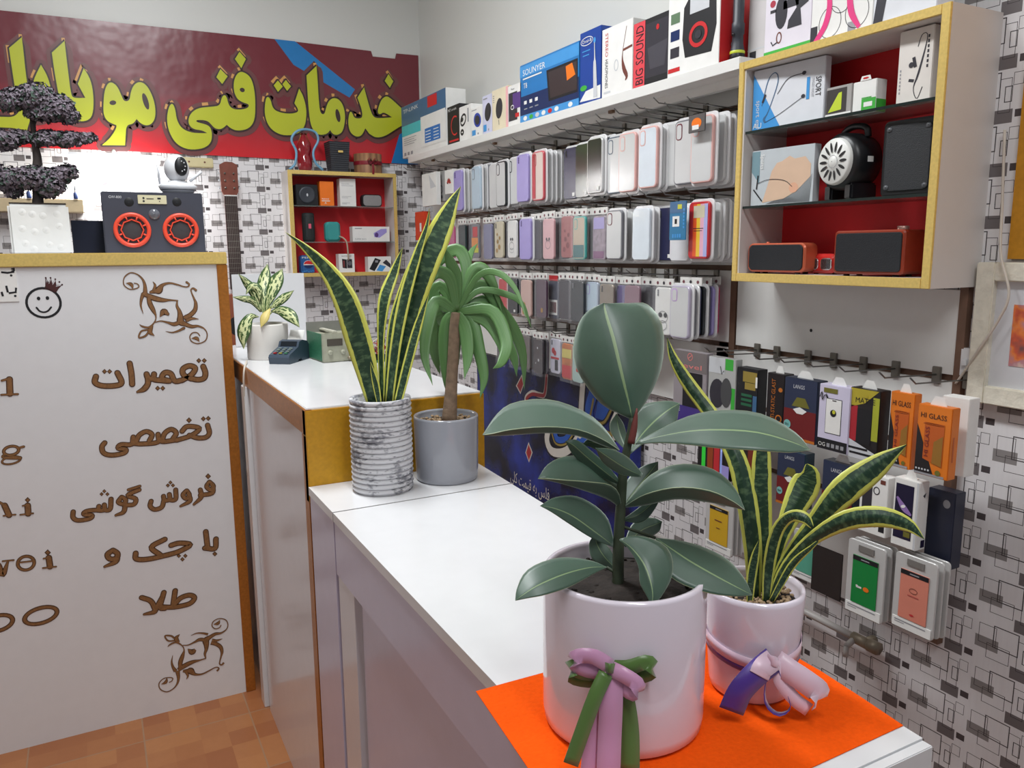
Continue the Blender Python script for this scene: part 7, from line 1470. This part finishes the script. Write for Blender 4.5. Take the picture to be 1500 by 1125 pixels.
# card terminal
p0 = up(399, 531); p1 = up(430, 534); pe = up(458, 522)
t = thing('card_terminal', 'dark blue grey card payment terminal on the upper counter', 'card terminal', up(418, 531), R_(-38)); t.scale = (.92, .84, .92)
tm = M('terminal_shell', (56, 70, 86), .4); W_ = .072
def prism(m, prof, w, mat, z=False):
    n = len(prof); m.add([(s*w/2, y, zz) for s in (-1, 1) for y, zz in prof], [(i, (i+1) % n, n+(i+1) % n, n+i) for i in range(n)], mat); m.poly([(-w/2, y, zz) for y, zz in prof], mat); m.poly([(w/2, y, zz) for y, zz in prof], mat)
m = MB(); prism(m, [(-.045, 0), (-.050, .022), (-.044, .030), (.030, .050), (.040, .066), (.066, .070), (.108, .062), (.125, .045), (.128, .018), (.118, 0), (.060, .0), (.052, .008), (.030, .008), (.022, 0)], W_, tm); m.build('body', t)
m = MB(); prism(m, [(.030, .0505), (.040, .0665), (.0415, .0660), (.033, .0500)], W_*.8, M('terminal_screen', (30, 36, 42), .1)); m.build('screen', t)
for i in range(3):
    for j in range(4):
        y = -.034+j*.014; z = .030+(y+.044)*.020/.074+.0012; c = red if (j == 0 and i == 0) else (M('key_grey', (150, 164, 160), .4) if j else [red, M('key_yellow', (190, 180, 90), .4), M('key_green', (80, 150, 110), .4)][i])
        MB().box(-.006, .006, -.0045, .0045, 0, .0028, c, .001).build('key', t, (-.019+i*.019, y, z))
m = MB(); rows = [[(-.026, .085+.03*k/8, .068+.030*(k/8)**1.4), (.026, .085+.03*k/8, .068+.030*(k/8)**1.4)] for k in range(9)]; m.grid(rows, white); m.build('receipt_paper', t, solid=.0003)
# opened grey gadget (old power supply)
p0 = up(474, 532); p1 = up(521, 528)
ang = math.atan2(p1.y-p0.y, p1.x-p0.x); wd = .135; t = thing('bench_power_supply', 'old dusty grey green power supply with open top on the upper counter', 'power supply', (p0.x, p0.y, ZU+.0005), R_(4))
old = M('old_grey_green_metal', (160, 160, 142), .6, noise=.2, scale=50); hh = zat(p0, 471, 480)-ZU
MB().box(0, wd, 0, .012, 0, hh*.82, old, .002).build('front_plate', t); MB().box(0, .004, .012, .15, 0, hh*.8, M('circuit_green', (46, 110, 80), .5, noise=.4, scale=150)).build('circuit_side', t); MB().box(wd-.004, wd, .012, .15, 0, hh*.8, old).build('side_plate', t); MB().box(0, wd, .012, .15, 0, .004, old).build('base_plate', t); MB().box(0, wd, .15, .155, 0, hh*1.05, M('dull_grey_plate', (130, 130, 124), .5)).build('back_plate', t)
MB().box(.004, wd-.004, .012, .15, hh*.70, hh*.74, old).build('inner_tray', t)
MB().box(wd*.3, wd*.42, .02, .16, hh*.80, hh*.86, M('pale_bar', (196, 194, 180), .5), .002).build('handle_bar', t)
for x in (.1, .55): MB().box(wd*x, wd*(x+.36), -.002, .0, hh*.46, hh*.66, M('meter_window', (76, 70, 62), .25), .0008).build('meter', t)
for i in range(3): MB().lathe([(.007, 0), (.007, .006), (.005, .008), (.001, .008)], old, 14, ax='y').build('knob', t, (wd*(.16+i*.3), 0, hh*.28))
for i in range(2): MB().lathe([(.005, 0), (.005, .012), (.001, .012)], M('terminal_metal', (150, 140, 120), .4, metal=.5), 10, ax='y').build('socket', t, (wd*(.6+i*.22), 0, hh*.10))
# circuit board with coloured wires
q = up(556, 530)
t = thing('circuit_board', 'green circuit board with tangled red wires right of the power supply', 'circuit board', (q.x, q.y+.02, ZU+.0005), R_(20))
MB().box(-.05, .05, -.03, .04, 0, .004, M('circuit_green', (46, 110, 80), .5), .0008).build('board', t)
MB().box(-.03, .0, -.01, .02, .004, .022, blackp, .002).build('component', t); MB().box(.01, .035, -.015, .01, .004, .018, M('blue_component', (60, 90, 130), .4), .002).build('component', t)
g = random.Random(5)
for k in range(9): MB().tube([(g.uniform(-.04, .04), g.uniform(-.02, .03), .006), (g.uniform(-.05, .05), g.uniform(-.03, .03), .05+g.random()*.03), (g.uniform(-.05, .05), g.uniform(-.03, .03), .03+g.random()*.04), (g.uniform(-.04, .04), g.uniform(-.02, .03), .006)], .0015, [M('red_wire', (170, 46, 40), .4), M('red_wire', (170, 46, 40), .4), M('white_wire', (206, 196, 180), .4), darkg][k % 4], 6, 14).build('wire', t)
# cable between desk and counter
mb = MB(); mb.tube([(.402, 2.49, ZU+.004), (.392, 2.44, ZU+.004), (.380, 2.40, ZU-.004), (.374, 2.39, ZU-.04), (.374, 2.40, ZU-.12), (.375, 2.42, ZU-.22), (.374, 2.43, ZU-.34)], .003, cbl, 8, 30)
tag(mb.build('cable'), 'white cable hanging over the counter edge beside the gold trimmed desk', 'cable')
